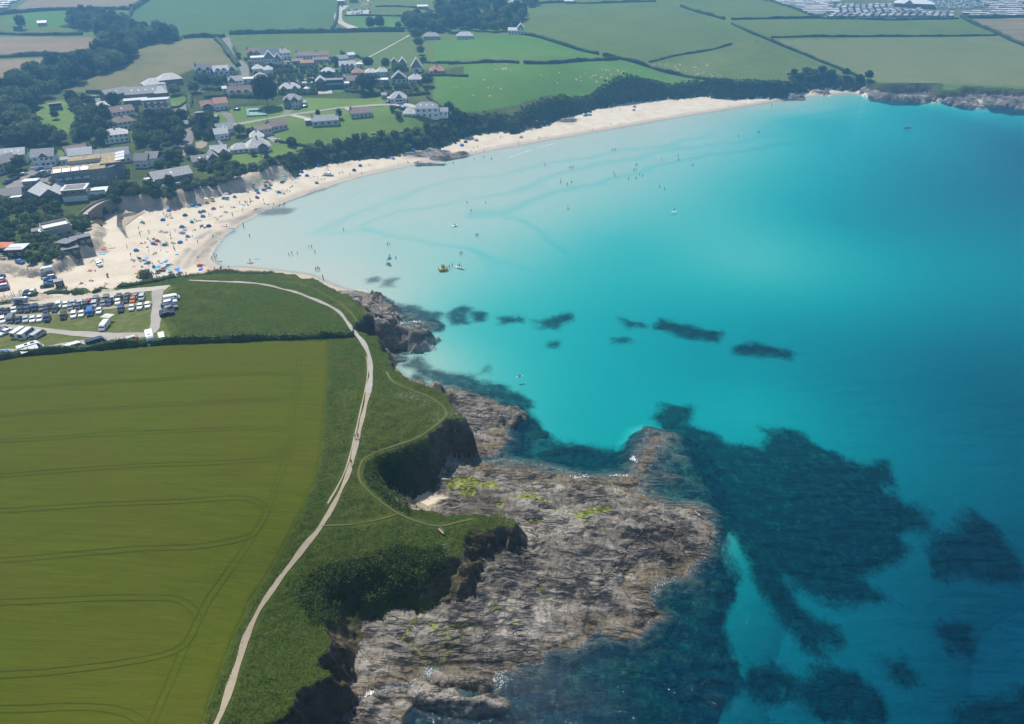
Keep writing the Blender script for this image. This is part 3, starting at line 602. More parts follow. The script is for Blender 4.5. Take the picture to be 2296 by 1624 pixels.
# ------------------------------------------------------------------ sea
g = NG('sea_water'); P = g.pos()
w1 = g.noise(g.pos((1, .55, 1), math.radians(20)), .55, 5, .6); w2 = g.noise(g.pos((1, .6, 1), math.radians(-30)), 2.2, 4, .65); w3 = g.noise(g.pos((1,.35,1), math.radians(12)), .05, 3)
hgt = g.math('ADD', g.math('MULTIPLY', w1, .55), g.math('ADD', g.math('MULTIPLY', w2, .22), g.math('ADD', g.math('MULTIPLY', w3, 1.0), g.math('MULTIPLY', g.noise(g.pos((.45, 1.3, 1), math.radians(24)), .22, 4, .6), 1.1))))
nb = g.bump(hgt, .5, .8)
fr = g.n('Fresnel', {'IOR': 1.33, 'Normal': nb}).outputs[0]
gl = g.n('BsdfGlossy', {'Color': (1,1,1), 'Roughness': .04, 'Normal': nb})
tr = g.n('BsdfTransparent', {'Color': (1,1,1)})
nb2 = g.bump(hgt, 1.0, 4.0)
df = g.n('BsdfDiffuse', {'Color': (.0,.17,.33), 'Normal': nb2})
m1 = g.n('MixShader', {0: .14, 1: tr.outputs[0], 2: df.outputs[0]})
m2 = g.n('MixShader', {0: g.math('MULTIPLY', fr, .3), 1: m1.outputs[0], 2: gl.outputs[0]})
va = g.n('VolumeAbsorption', {'Color': (.0,.893,.926), 'Density': .44})
g.t.links.new(m2.outputs[0], g.out.inputs[0]); g.t.links.new(va.outputs[0], g.out.inputs[1])
M_sea = g.m
m = MB(); m.box(-2000, 20, -21.5, 2000, 1400, 0)
tag(m.build('sea', M_sea), 'clear turquoise sea of the bay', kind='structure')

# ------------------------------------------------------------------ haze
g = NG('sea_haze')
pv = g.n('VolumePrincipled', {'Color': (.26,.60,1.0), 'Density': .00046, 'Anisotropy': .62})
g.t.links.new(pv.outputs[0], g.out.inputs[1])
m = MB(); m.box(-3100, -700, -23.2, 3100, 2700, 124)
tag(m.build('haze', g.m), 'thin blue summer haze over the bay', kind='stuff')
# ------------------------------------------------------------------ paths, roads and paving laid on the ground
def catmull(P, step):
    P = [Vector((p[0], p[1])) for p in P]; out = []
    for i in range(len(P)-1):
        p0 = P[max(i-1, 0)]; p1 = P[i]; p2 = P[i+1]; p3 = P[min(i+2, len(P)-1)]
        n = max(1, int((p2-p1).length/step))
        for k in range(n):
            t = k/n; out.append(.5*((2*p1)+(p2-p0)*t+(2*p0-5*p1+4*p2-p3)*t*t+(3*p1-p0-3*p2+p3)*t*t*t))
    out.append(P[-1]); return out
def ribbon_into(m, C, w, lift, off=0.0, cols=4, ragged=.12):
    n = len(C); V = []
    for i in range(n):
        d = (C[min(i+1, n-1)]-C[max(i-1, 0)]).normalized(); q = Vector((-d.y, d.x))
        ww = w*(1+ragged*(math.sin(i*.31+off)+.7*math.sin(i*.113+2+off)+.25*rnd.uniform(-1, 1)))
        for k in range(cols+1):
            p = C[i]+q*(off+(k/cols-.5)*ww); V.append((p.x, p.y, ground(p.x, p.y)+lift))
    F = [(i*(cols+1)+k, i*(cols+1)+k+1, (i+1)*(cols+1)+k+1, (i+1)*(cols+1)+k) for i in range(n-1) for k in range(cols)]
    m.add(V, F)
def ribbon(name, f, s, w, mat, label, lift=.1, step=None, cols=4, ragged=.12):
    P = [hit(*p) for p in PL(f, s)]; step = step or max(.5, P[0].y*.004)
    m = MB(); ribbon_into(m, catmull(P, step), w, lift, cols=cols, ragged=ragged)
    return tag(m.build(name, mat, smooth=True), label, kind='structure')
M_turfpath = make_field('trodden_turf', ((0.096,0.100,0.040), (0.128,0.124,0.056), (0.168,0.152,0.080)))
PM = {'dirt': M_dirt, 'track': M_greytrack, 'turf': M_turfpath, 'gravel': M_gravel, 'tar': M_tarmac, 'earth': M_earth}
for n_, f_, s_, w_, k_, l_ in PATHS: ribbon(n_, f_, s_, w_, PM[k_], l_, lift=.12, ragged=.2)
for n_, f_, s_, w_, k_, l_ in [
 ('gravel_drive', rH, "-100,455 0,440 400,388 1000,318 1500,248 1900,205 2060,190", 4.2, 'gravel', 'wide white gravel drive along the top of the car park'),
 ('car_park_lane', rH, "-100,560 0,550 600,512 1200,457 1800,382 1900,362", 2.4, 'dirt', 'earth lane between the rows of parked cars'),
 ('car_park_lane', rH, "1935,215 1925,400 1912,600 1875,715 1750,775 1300,778 900,752 500,713 0,662 -100,655", 3.4, 'track', 'grey gravel lane sweeping round the car park lawn'),
 ('car_park_lane', rH, "1700,790 1430,808 1000,866 600,925 300,968 0,978 -100,985", 3.4, 'track', 'grey gravel lane beside the tall hedge'),
 ('sand_track', rG, "960,1085 940,1150 880,1220 800,1275", 3.2, 'gravel', 'short pale track joining sand and gravel drive'),
 ('village_road', rA, "1968,325 1985,370 2020,440 2062,512 2110,562 2135,620 2140,690", 5.5, 'tar', 'grey lane running uphill out of the village'),
 ('village_road', rA, "1660,870 1620,925 1598,985 1612,1040 1640,1095 1655,1150 1640,1215 1610,1270 1580,1330 1560,1370", 6, 'tar', 'grey road curving down between hedges to the beach'),
 ('access_drive', rB, "235,1092 450,1055 700,1010 950,975 1200,940 1430,922 1620,915", 3.6, 'track', 'pale private drive crossing the lawns'),
 ('access_drive', rA, "1950,985 1990,1010 2030,1085", 4, 'tar', 'short tarmac drive by the red roofed house'),
 ('access_drive', rB, "700,1008 740,960 790,945 860,940", 4, 'tar', 'tarmac drive up to the grey gabled house'),
 ('access_drive', rB, "760,1005 850,1025 930,1045", 3, 'gravel', 'short pale drive to the long bungalow'),
 ('access_drive', rB, "1230,940 1270,960 1320,968", 3, 'gravel', 'stub drive to the single bungalow'),
 ('access_drive', rB, "1600,885 1640,905 1760,915 1850,940", 5, 'gravel', 'gravel forecourt of the big white house'),
 ('access_drive', rI, "1450,590 1560,620 1650,670 1710,715", 3.2, 'track', 'narrow drive beside the hipped bungalow'),
 ('farm_track', rB, "1340,262 1270,235 1200,205 1165,170 1165,120 1195,72 1230,50", 8, 'gravel', 'pale gravel track curving up to the farm yard'),
 ('farm_track', rC, "90,165 95,120 115,85 150,62", 5, 'gravel', 'pale track climbing to the dark barn'),
 ('footpath', rB, "1325,550 1400,515 1450,490 1620,400 1785,308", 1.6, 'gravel', 'straight pale footpath across the green field'),
 ('village_lane', rA, "1690,740 1720,780 1790,795 1850,790 1960,760", 4, 'tar', 'side lane behind the hedges'),
 ('village_lane', rB, "250,790 500,735 720,720 850,700 1010,670", 3.6, 'tar', 'lane threading between the village houses'),
 ('village_lane', rB, "620,530 800,540 1000,530 1120,540", 4, 'tar', 'lane in front of the long white bungalow'),
 ('beach_path', b3, "1580,0 1640,70 1700,140 1770,250", 1.4, 'dirt', 'steep wooden stepped path down to the sand'),
 ('sandy_gully', b2, "1240,440 1250,520 1260,620", 3, 'dirt', 'sandy gap leading through the scrub'),
]: ribbon(n_, f_, s_, w_, PM[k_], l_, lift=.09)
M_tram = make_field('flattened_crop', ((0.046,0.062,0.007), (0.057,0.073,0.008), (0.074,0.086,0.011)))
for s_, f_, l_ in [
 ("672,792 668,850 655,930 654,975 640,1030 622,1080 600,1140 568,1200 520,1270 470,1340 440,1400 410,1460 380,1530 340,1620 300,1700", FF, 'long tramline pair following the field edge'),
 ("-800,165 -400,142 0,118 200,105 430,98 510,104 538,130 530,175 470,205 300,216 0,232 -400,258 -800,285", rT, 'uppermost looped tramline in the crop'),
 ("-800,395 -250,360 0,350 200,340 350,333 450,342 505,365 510,400 480,450 400,472 200,485 0,492 -250,505 -800,545", rT, 'second looped tramline in the crop'),
 ("-800,695 -400,672 0,655 150,645 280,640 350,655 395,690 380,740 330,800 230,830 100,850 0,855 -400,880 -800,915", rT, 'third looped tramline in the crop'),
 ("-60,1352 150,1345 330,1340 400,1345 435,1370 440,1400 400,1455 300,1482 100,1508 -60,1516", FF, 'fourth looped tramline in the crop'),
 ("-60,1592 150,1585 250,1590 310,1612 325,1650", FF, 'lowest tramline near the corner of the field')]:
    C = catmull([hit(*p) for p in PL(f_, s_)], .8); m = MB()
    for off in (-.62, .62): ribbon_into(m, C, .17, .06, off, 2, .3)
    tag(m.build('tramline', M_tram, smooth=True), l_, kind='structure')
def patch(name, f, s, mat, label, lift=.1, kind='structure'):
    W_ = [hit(*p) for p in PL(f, s)]; bm = bmesh.new()
    vs = [bm.verts.new((p.x, p.y, 0)) for p in W_]; bm.faces.new(vs)
    bmesh.ops.triangulate(bm, faces=bm.faces[:]); L = max((a-b).length for a in W_ for b in W_)
    for _ in range(3 if L < 40 else 4): bmesh.ops.subdivide_edges(bm, edges=[e for e in bm.edges if e.calc_length() > L*.12], cuts=1, use_grid_fill=False); bmesh.ops.triangulate(bm, faces=bm.faces[:])
    for v in bm.verts: v.co.z = ground(v.co.x, v.co.y)+lift
    bmesh.ops.recalc_face_normals(bm, faces=bm.faces[:])
    me = bpy.data.meshes.new(name); bm.to_mesh(me); bm.free(); me.materials.append(mat)
    o = bpy.data.objects.new(name, me); link(o); return tag(o, label, kind=kind)
M_wetsand = flat('wet_stream_sand', (.10,.092,.08), .2, var=.45, sc=.25)
M_dampsand = flat('damp_sand', (.34,.265,.175), .7, var=.15, sc=.2)
patch('damp_sand', b2, "0,700 300,690 560,720 420,800 280,900 160,1000 200,1150 230,1240 150,1180 60,1080 0,1010", M_dampsand, 'damp brown sand round the stream mouth', .22)
patch('stream', b2, "0,780 250,745 480,722 330,790 140,830 100,900 110,1000 170,1120 190,1240 120,1140 50,1040 0,1000", M_wetsand, 'shallow grey stream spreading over the sand below the bridge', .30)
patch('hotel_car_park', rE, "80,870 250,760 450,600 600,595 1050,590 980,680 830,800 650,870 370,920 100,900", M_tarmac, 'tarmac car park in front of the flat roofed hotel')
patch('car_park', rA, "700,880 720,830 960,830 950,890 830,920 740,915", M_tarmac, 'small tarmac car park behind the slate roofs')
patch('terrace', rB, "985,795 1105,785 1115,815 990,822", M_gravel, 'pale paved terrace of the dark modern house')
patch('lawn', rB, "1117,782 1205,780 1210,806 1120,810", M_bright, 'vivid green lawn patch beside the dark modern house')
patch('forecourt', rI, "290,280 430,275 420,330 360,385 280,370", M_earth, 'brown bare earth forecourt beside the white modern building')
patch('sand_patch', rI, "640,720 720,695 800,715 790,760 720,800 650,790", M_dirt, 'round sandy clearing beside the road')
patch('bare_bank', b4, "30,490 150,450 210,510 150,560 60,550", M_dirt, 'bare sandy scar on the scrub covered cliff')
patch('bare_bank', b3, "950,30 1020,10 1170,80 1290,170 1340,250 1240,200 1140,90", M_dirt, 'bare earth slip in the scrub above the beach')
patch('farm_yard', rB, "1380,20 1450,10 1440,40 1350,55", M_earth, 'brown earth yard of the far farm')
patch('farm_car_park', rB, "1240,100 1440,80 1425,130 1235,135", M_gravel, 'gravel car park of the far farm')
patch('pebble_cove', rK, "530,960 640,930 780,990 880,1040 840,1075 700,1060 600,1010", M_dirt, 'pebble beach in the cove under the headland', .06)
patch('shingle_bank', rB, "1000,960 1110,955 1100,975 1010,980", M_gravel, 'pale paving beside the long bungalow') if False else None
# tennis court with painted lines
M_court = flat('court_green', (.14,.30,.22), .8, var=.08, sc=.3); M_courtin = flat('court_inner', (.20,.34,.31), .8, var=.08, sc=.3); M_line = flat('white_paint', (.78,.78,.76), .6, var=.03)
q = [hp(rI, *p) for p in ((1285,275), (1545,260), (1580,368), (1318,382))]
def bil(u, v, z=0):
    a = q[3]*(1-u)*(1-v)+q[2]*u*(1-v)+q[0]*(1-u)*v+q[1]*u*v
    zc = sum(p.z for p in q)/4; return (a.x, a.y, a.z*.5+zc*.5+.35+z)
tc = MB()
tc.add([bil(0,0), bil(1,0), bil(1,1), bil(0,1), bil(0,0,-1), bil(1,0,-1), bil(1,1,-1), bil(0,1,-1)], [(0,1,2,3), (0,4,5,1), (1,5,6,2), (2,6,7,3), (3,7,4,0)])
t = empty('tennis_court', q[0]); t.location = (0,0,0)
tc.build('court_surface', M_court, t); tag(t, 'green tennis court with white lines on the lawn', 'tennis court')
m = MB(); m.add([bil(.2,.14,.01), bil(.8,.14,.01), bil(.8,.86,.01), bil(.2,.86,.01)], [(0,1,2,3)]); m.build('playing_area', M_courtin, t)
for u0, v0, u1, v1 in [(.2,.14,.21,.86), (.79,.14,.8,.86), (.28,.14,.29,.86), (.71,.14,.72,.86), (.2,.14,.8,.155), (.2,.845,.8,.86), (.28,.33,.72,.34), (.28,.66,.72,.67), (.495,.33,.505,.67)]:
    m = MB(); m.add([bil(u0,v0,.02), bil(u1,v0,.02), bil(u1,v1,.02), bil(u0,v1,.02)], [(0,1,2,3)]); m.build('court_line', M_line, t)
M_fence = flat('dark_mesh_wire', (.05,.09,.07), .6)
m = MB()
for k in range(21):
    for (ua, va) in ((k/20, 0), (k/20, 1), (0, k/20), (1, k/20)):
        p = bil(ua, va); m.cyl(p, (p[0], p[1], p[2]+2.6), .035, n=4)
m.build('fence', M_fence, t)
m = MB(); a = Vector(bil(.17,.5)); b = Vector(bil(.83,.5)); m.add([a, b, b+Vector((0,0,1)), a+Vector((0,0,1)), a+Vector((0,.04,0)), b+Vector((0,.04,0)), b+Vector((0,.04,1)), a+Vector((0,.04,1))], [(0,1,2,3),(5,4,7,6),(3,2,6,7)]); m.build('net', M_fence, t)

# ------------------------------------------------------------------ foliage
def make_leaf(name, cols, sc=.35):
    g = NG(name); P = g.pos(); n = g.noise(P, sc, 5, .6); oi = g.n('ObjectInfo').outputs['Random']
    c = g.ramp(g.math('ADD', n, g.math('MULTIPLY', g.math('SUBTRACT', oi, .5), .22)), [(.30, cols[0]), (.5, cols[1]), (.70, cols[2])])
    b = g.n('BsdfPrincipled', {'Base Color': c, 'Roughness': .75, 'Specular IOR Level': .2})
    t = g.n('BsdfTranslucent', {'Color': c}); mx = g.n('MixShader', {0: .35, 1: b.outputs[0], 2: t.outputs[0]})
    g.t.links.new(mx.outputs[0], g.out.inputs[0]); return g.m
L_oak = make_leaf('oak_leaves', ((0.048,0.088,0.022), (0.083,0.131,0.032), (0.136,0.184,0.048)))
L_dark = make_leaf('cypress_leaves', ((0.019,0.042,0.016), (0.035,0.067,0.024), (0.058,0.093,0.032)))
L_pale = make_leaf('willow_leaves', ((0.096,0.141,0.048), (0.144,0.189,0.072), (0.208,0.240,0.104)))
L_scrub = make_leaf('blackthorn_leaves', ((0.045,0.077,0.022), (0.080,0.120,0.032), (0.128,0.168,0.051)), .2)
L_hedge = make_leaf('hedge_leaves', ((0.035,0.067,0.018), (0.064,0.104,0.027), (0.120,0.160,0.048)), .5)
L_tamarisk = make_leaf('tamarisk_leaves', ((0.096,0.109,0.048), (0.136,0.147,0.072), (0.192,0.192,0.104)), .5)
M_bark = flat('bark', (.11,.085,.06), .9, var=.3)
def leaf_arrays(C, size, up=0.0):
    n = len(C); a = np.random.normal(size=(n,3)); a[:,2] += up; a /= np.linalg.norm(a, axis=1)[:,None]
    r = np.random.normal(size=(n,3)); u = np.cross(a, r); u /= np.linalg.norm(u, axis=1)[:,None]+1e-9; v = np.cross(a, u)
    s = size*np.random.uniform(.6, 1.4, (n,1)); u = u*s; v = v*s*.75
    V = np.stack([C-u-v*.4, C+u*.3-v, C+u+v*.4, C-u*.3+v], 1).reshape(-1,3)
    return V, np.arange(n*4).reshape(n,4)
ICO = None
def blob(c, r, seed, sq=.9):
    bm = bmesh.new(); bmesh.ops.create_icosphere(bm, subdivisions=2, radius=1)
    V = np.array([v.co[:] for v in bm.verts]); F = [tuple(v.index for v in f.verts) for f in bm.faces]; bm.free()
    k = 1+.28*fbm(V[:,0]*2.2+seed, V[:,1]*2.2+V[:,2]*1.7+seed, seed)
    V = V*k[:,None]*r; V[:,2] *= sq; return V+np.array(c), F
def crown_mesh(name, mat, R, Hh, nclump, nleaf, leaf, shape='round', seed=1):
    rs = np.random.RandomState(seed); st = np.random.get_state(); np.random.seed(seed)
    m = MB(); LV = []
    V, F = blob((0,0,Hh*.58), 1.0, seed); V[:,0] *= R*.72; V[:,1] *= R*.72
    V[:,2] = (V[:,2]-Hh*.58)*Hh*.36+Hh*.58; m.add(V, F)
    for i in range(nclump):
        th = 2*math.pi*(i*.618+rs.rand()*.2); t = (i+.5)/nclump; ph = math.acos(1-1.75*t)
        if shape == 'cone': rr = R*(1-.75*(1-t)) * .8; c = (rr*math.cos(th), rr*math.sin(th), Hh*(.95-.78*t))
        elif shape == 'flat': rr = R*math.sqrt(t); c = (rr*math.cos(th), rr*math.sin(th), Hh*(.82+.12*rs.rand()-.10*t))
        else: c = (R*.70*math.sin(ph)*math.cos(th), R*.70*math.sin(ph)*math.sin(th), Hh*.58+Hh*.32*math.cos(ph))
        cr = R*rs.uniform(.26, .44)
        n = rs.normal(size=(nleaf,3)); n /= np.linalg.norm(n, axis=1)[:,None]; n[:,2] = n[:,2]*.8+.1
        LV.append(np.array(c)+n*cr*rs.uniform(.75, 1.12, (nleaf,1)))
    LV = np.concatenate(LV); LV[:,2] = np.maximum(LV[:,2], Hh*.08)
    v, f = leaf_arrays(LV, leaf, .8); m.add(v.tolist(), f.tolist()); np.random.set_state(st)
    return m.mesh(name, [mat])
def trunk_mesh(Hh, r):
    m = MB(); m.cyl((0,0,-.6), (.1,.05,Hh*.35), r, r*.75, 7); m.cyl((.1,.05,Hh*.35), (.35,.2,Hh*.7), r*.7, r*.3, 6)
    m.cyl((.1,.05,Hh*.33), (-Hh*.16,.3,Hh*.6), r*.55, r*.2, 5); m.cyl((.1,.05,Hh*.3), (Hh*.1,-Hh*.14,Hh*.58), r*.5, r*.2, 5)
    return m.mesh('trunk', [M_bark])
PROTO = {}
def proto(kind, mat, R, Hh, nc, nl, leaf, shape='round', nvar=2, r=.22):
    PROTO[kind] = [(crown_mesh('crown', mat, R, Hh, nc, nl, leaf, shape, 11*k+hash(kind)%7 if False else 11*k+len(kind)), trunk_mesh(Hh, r), R, Hh) for k in range(nvar)]
proto('oak', L_oak, 4.0, 8.0, 22, 46, .42, nvar=3); proto('dark', L_dark, 3.6, 9.0, 22, 46, .42); proto('cypress', L_dark, 7.0, 17.0, 40, 70, .6)
proto('pine', L_dark, 7.5, 12.0, 34, 60, .55, 'flat'); proto('pale', L_pale, 3.6, 6.5, 20, 44, .40); proto('bush', L_scrub, 1.9, 2.7, 15, 34, .26, nvar=3, r=.1)
proto('palebush', L_pale, 1.9, 2.6, 15, 34, .26, r=.1); proto('tamarisk', L_tamarisk, 2.4, 2.6, 18, 50, .22, nvar=1, r=.1)
def tree(kind, p, width, label, cat='tree', group=None, hs=None, name=None):
    cm, tm, R, Hh = rnd.choice(PROTO[kind]); sc = width/(2.1*R)
    t = empty(name or {'oak':'broadleaf_tree','dark':'evergreen_tree','cypress':'cypress_tree','pine':'pine_tree','pale':'willow_tree','bush':'shrub','palebush':'shrub','tamarisk':'tamarisk_bush'}[kind], p, rnd.uniform(0, 6.28))
    t.scale = (sc, sc, sc*(hs or rnd.uniform(.85, 1.15)))
    link(bpy.data.objects.new('crown', cm), t); link(bpy.data.objects.new('trunk', tm), t)
    return tag(t, label, cat, group)
ORD = ['first','second','third','fourth','fifth','sixth','seventh','eighth','ninth','tenth','eleventh','twelfth','thirteenth','fourteenth','fifteenth','sixteenth','seventeenth','eighteenth','nineteenth','twentieth']
def ordw(i):
    if i < 20: return ORD[i]
    T = {2:'twenty',3:'thirty',4:'forty',5:'fifty',6:'sixty',7:'seventy',8:'eighty',9:'ninety'}; n = i+1
    if n >= 100: return 'hundred and '+ordw(n-101) if n > 100 else 'hundredth'
    return (T[n//10]+'-'+ORD[n%10-1]) if n%10 else T[n//10][:-1]+'ieth'
def fill(f, s, spacing, kinds, wr, label, group, cat='tree', avoid=None, hs=None, cap=400):
    W_ = [hit(*p) for p in PL(f, s)]; P = [(p.x, p.y) for p in W_]; xs = [p[0] for p in P]; yy = [p[1] for p in P]
    pts = []; tries = 0; area = (max(xs)-min(xs))*(max(yy)-min(yy)); nmax = int(area/(spacing*spacing)*9)
    cand = np.c_[np.random.uniform(min(xs), max(xs), nmax), np.random.uniform(min(yy), max(yy), nmax)]
    ins = sdf(P, cand[:,0], cand[:,1]) > 0
    for c in cand[ins]:
        if all((c[0]-q[0])**2+(c[1]-q[1])**2 > spacing*spacing for q in pts):
            pts.append((c[0], c[1]))
            if len(pts) >= cap: break
    pts.sort(key=lambda c: c[0]/c[1])
    rank = {}
    if len(pts) > 45:
        q = sorted(pts, key=lambda c: c[1]); nr = math.ceil(len(q)/20)
        for i, c in enumerate(q): rank[c] = i*nr//len(q)
    cnt = {}
    for i, c in enumerate(pts):
        k = rnd.choice(kinds); r = rank.get(c, 0); cnt[r] = cnt.get(r, -1)+1
        lab = f'{ordw(cnt[r])} from left in {ordw(r)} rank from front, {label}' if rank else f'{ordw(i)} from left, {label}'
        tree(k, (c[0], c[1], ground(*c)-.15), rnd.uniform(*wr), lab, cat, group, hs)
    return pts
fill(rA, "0,820 150,700 500,570 860,525 930,480 920,400 860,290 760,270 620,240 600,190 720,165 1050,185 1110,215 1200,270 1580,330 1590,345 1170,425 1170,540 850,660 520,790 330,900 290,1090 360,1190 640,1276 300,1276 0,1276 -60,1000", 7.4, ['oak','oak','dark','pale'], (8,12.5), 'rounded tree of the wooded valley', 'trees of the wooded valley')
fill(rA, "620,880 760,920 960,1000 1000,1200 920,1276 650,1276 700,1050", 6.5, ['oak','dark','pale'], (6,9), 'green tree crowding the white houses below the wood', 'trees behind the white houses')
fill(rA, "1260,1080 1480,1060 1600,1060 1630,1180 1560,1290 1200,1300", 6, ['dark','oak'], (6.5,9.5), 'dense tree on the left bank of the curving road', 'trees left of the curving road')
fill(rB, "1740,200 1900,185 2100,190 2400,170 2800,110 2790,190 2700,260 2520,280 2300,270 2120,290 1900,280 1780,285", 8, ['oak','dark','oak'], (8,12), 'dark tree of hilltop grove', 'trees of the hilltop grove')
fill(rC, "0,60 60,20 420,10 520,60 500,100 170,90 240,160 100,170 0,160", 9, ['oak','dark'], (8,12), 'dark tree near far barn', 'trees around the far barn')
fill(rC, "640,20 760,5 775,45 720,60", 7, ['oak'], (8,11), 'green tree right of the long white house on the hill', 'trees by the long white house')
fill(rE, "-60,1130 300,1170 500,1140 900,1125 960,1200 950,1290 500,1330 -60,1378", 4.2, ['bush','palebush','bush'], (4,6), 'scrub mound below timber houses', 'scrub in front of the timber houses', 'shrub', hs=1.3)
fill(rG, "0,270 300,220 560,190 1090,190 1180,320 1000,360 950,300 620,290 440,360 300,420 0,520", 4.0, ['bush','bush','palebush'], (3.8,5.6), 'scrub bush by lifeguard block', 'scrub near the lifeguard block', 'shrub')
fill(rG, "340,450 640,460 760,500 840,700 640,770 350,810 310,650 250,560", 4.0, ['bush','palebush'], (3.5,5.2), 'low scrub bush on the dune beside the dark beach shacks', 'scrub beside the beach shacks', 'shrub')
fill(b2, "-40,200 420,240 640,180 1000,260 1200,330 1190,480 1000,520 850,540 600,540 200,520 -20,600", 3.8, ['bush','dark','bush'], (4.2,6.2), 'scrub tree above sandy bank', 'scrub above the sandy bank', 'shrub', hs=1.15)
fill(b2, "1240,320 1500,330 1900,230 2290,60 2290,-60 1900,60 1400,160 1250,260", 4.2, ['bush','palebush'], (3.6,5.4), 'green garden scrub above the dune face', 'scrub above the dune face', 'shrub')
fill(b3, "0,150 250,90 390,200 700,200 1040,100 1100,150 1040,210 780,270 430,330 350,480 150,500 0,540", 4.4, ['bush','palebush','bush'], (4,6), 'scrub bush above beach dunes', 'scrub along the beach dunes', 'shrub')
fill(rI, "600,480 700,440 900,440 900,640 820,690 640,690 620,560", 5.5, ['oak','bush','pale'], (4.5,7.5), 'garden tree right of the curving road', 'trees right of the curving road')
fill(rI, "560,820 680,850 900,880 1120,960 1220,1080 1000,1150 700,1100 560,1000", 5, ['bush','oak','bush'], (4,6.5), 'garden bush around the stone bungalow', 'bushes around the stone bungalow', 'shrub')
fill(rB, "390,560 620,600 960,600 1180,640 1180,690 980,680 960,830 660,830 640,690 440,720", 4.3, ['bush','palebush','oak'], (2.6,4.6), 'garden shrub among upper houses', 'garden shrubs among the upper houses', 'shrub')
fill(rB, "1240,690 1460,680 1620,740 1900,740 1960,830 1560,840 1240,800", 4.6, ['bush','palebush'], (2.6,4.4), 'garden shrub among right hand houses', 'garden shrubs among the right hand houses', 'shrub')
fill(rA, "1180,940 1260,1000 1300,1050 1200,1090 1010,1060 990,1000", 4.5, ['bush','palebush'], (2.8,4.5), 'shrub between white houses and modern building', 'shrubs by the modern building', 'shrub')
fill(rE, "560,1000 900,900 960,980 1000,1080 650,1120", 4.5, ['bush'], (2.5,4), 'shrub beside the timber gables', 'shrubs by the timber gables', 'shrub') if False else None
fill(rB, "440,560 640,540 1130,540 1180,600 1000,600 640,620", 5, ['bush','palebush'], (2.4,4), 'shrub along upper village lane', 'shrubs along the upper lane', 'shrub')
fill(rI, "150,960 450,880 430,1000 250,1080 60,1010", 4.5, ['bush','oak'], (3.8,6), 'bush between road and flat roofed hotel', 'bushes behind the hotel', 'shrub')
fill(b4, "-200,480 0,380 400,300 900,230 1350,160 1790,90 1900,0 2296,60 2200,130 1700,230 1400,320 1100,440 700,430 300,540 -100,600", 5.0, ['bush','bush','palebush'], (4,6.4), 'scrub clump on beach cliff', 'scrub clumps on the beach cliff', 'shrub', cap=190)
fill(rD, "470,580 700,555 760,600 900,600 1060,610 1080,650 1000,700 760,690 500,640", 5.5, ['bush','dark'], (6,8.5), 'dark scrub tree on the cliff of the far cove', 'scrub on the far cove cliff', 'shrub', hs=.8)
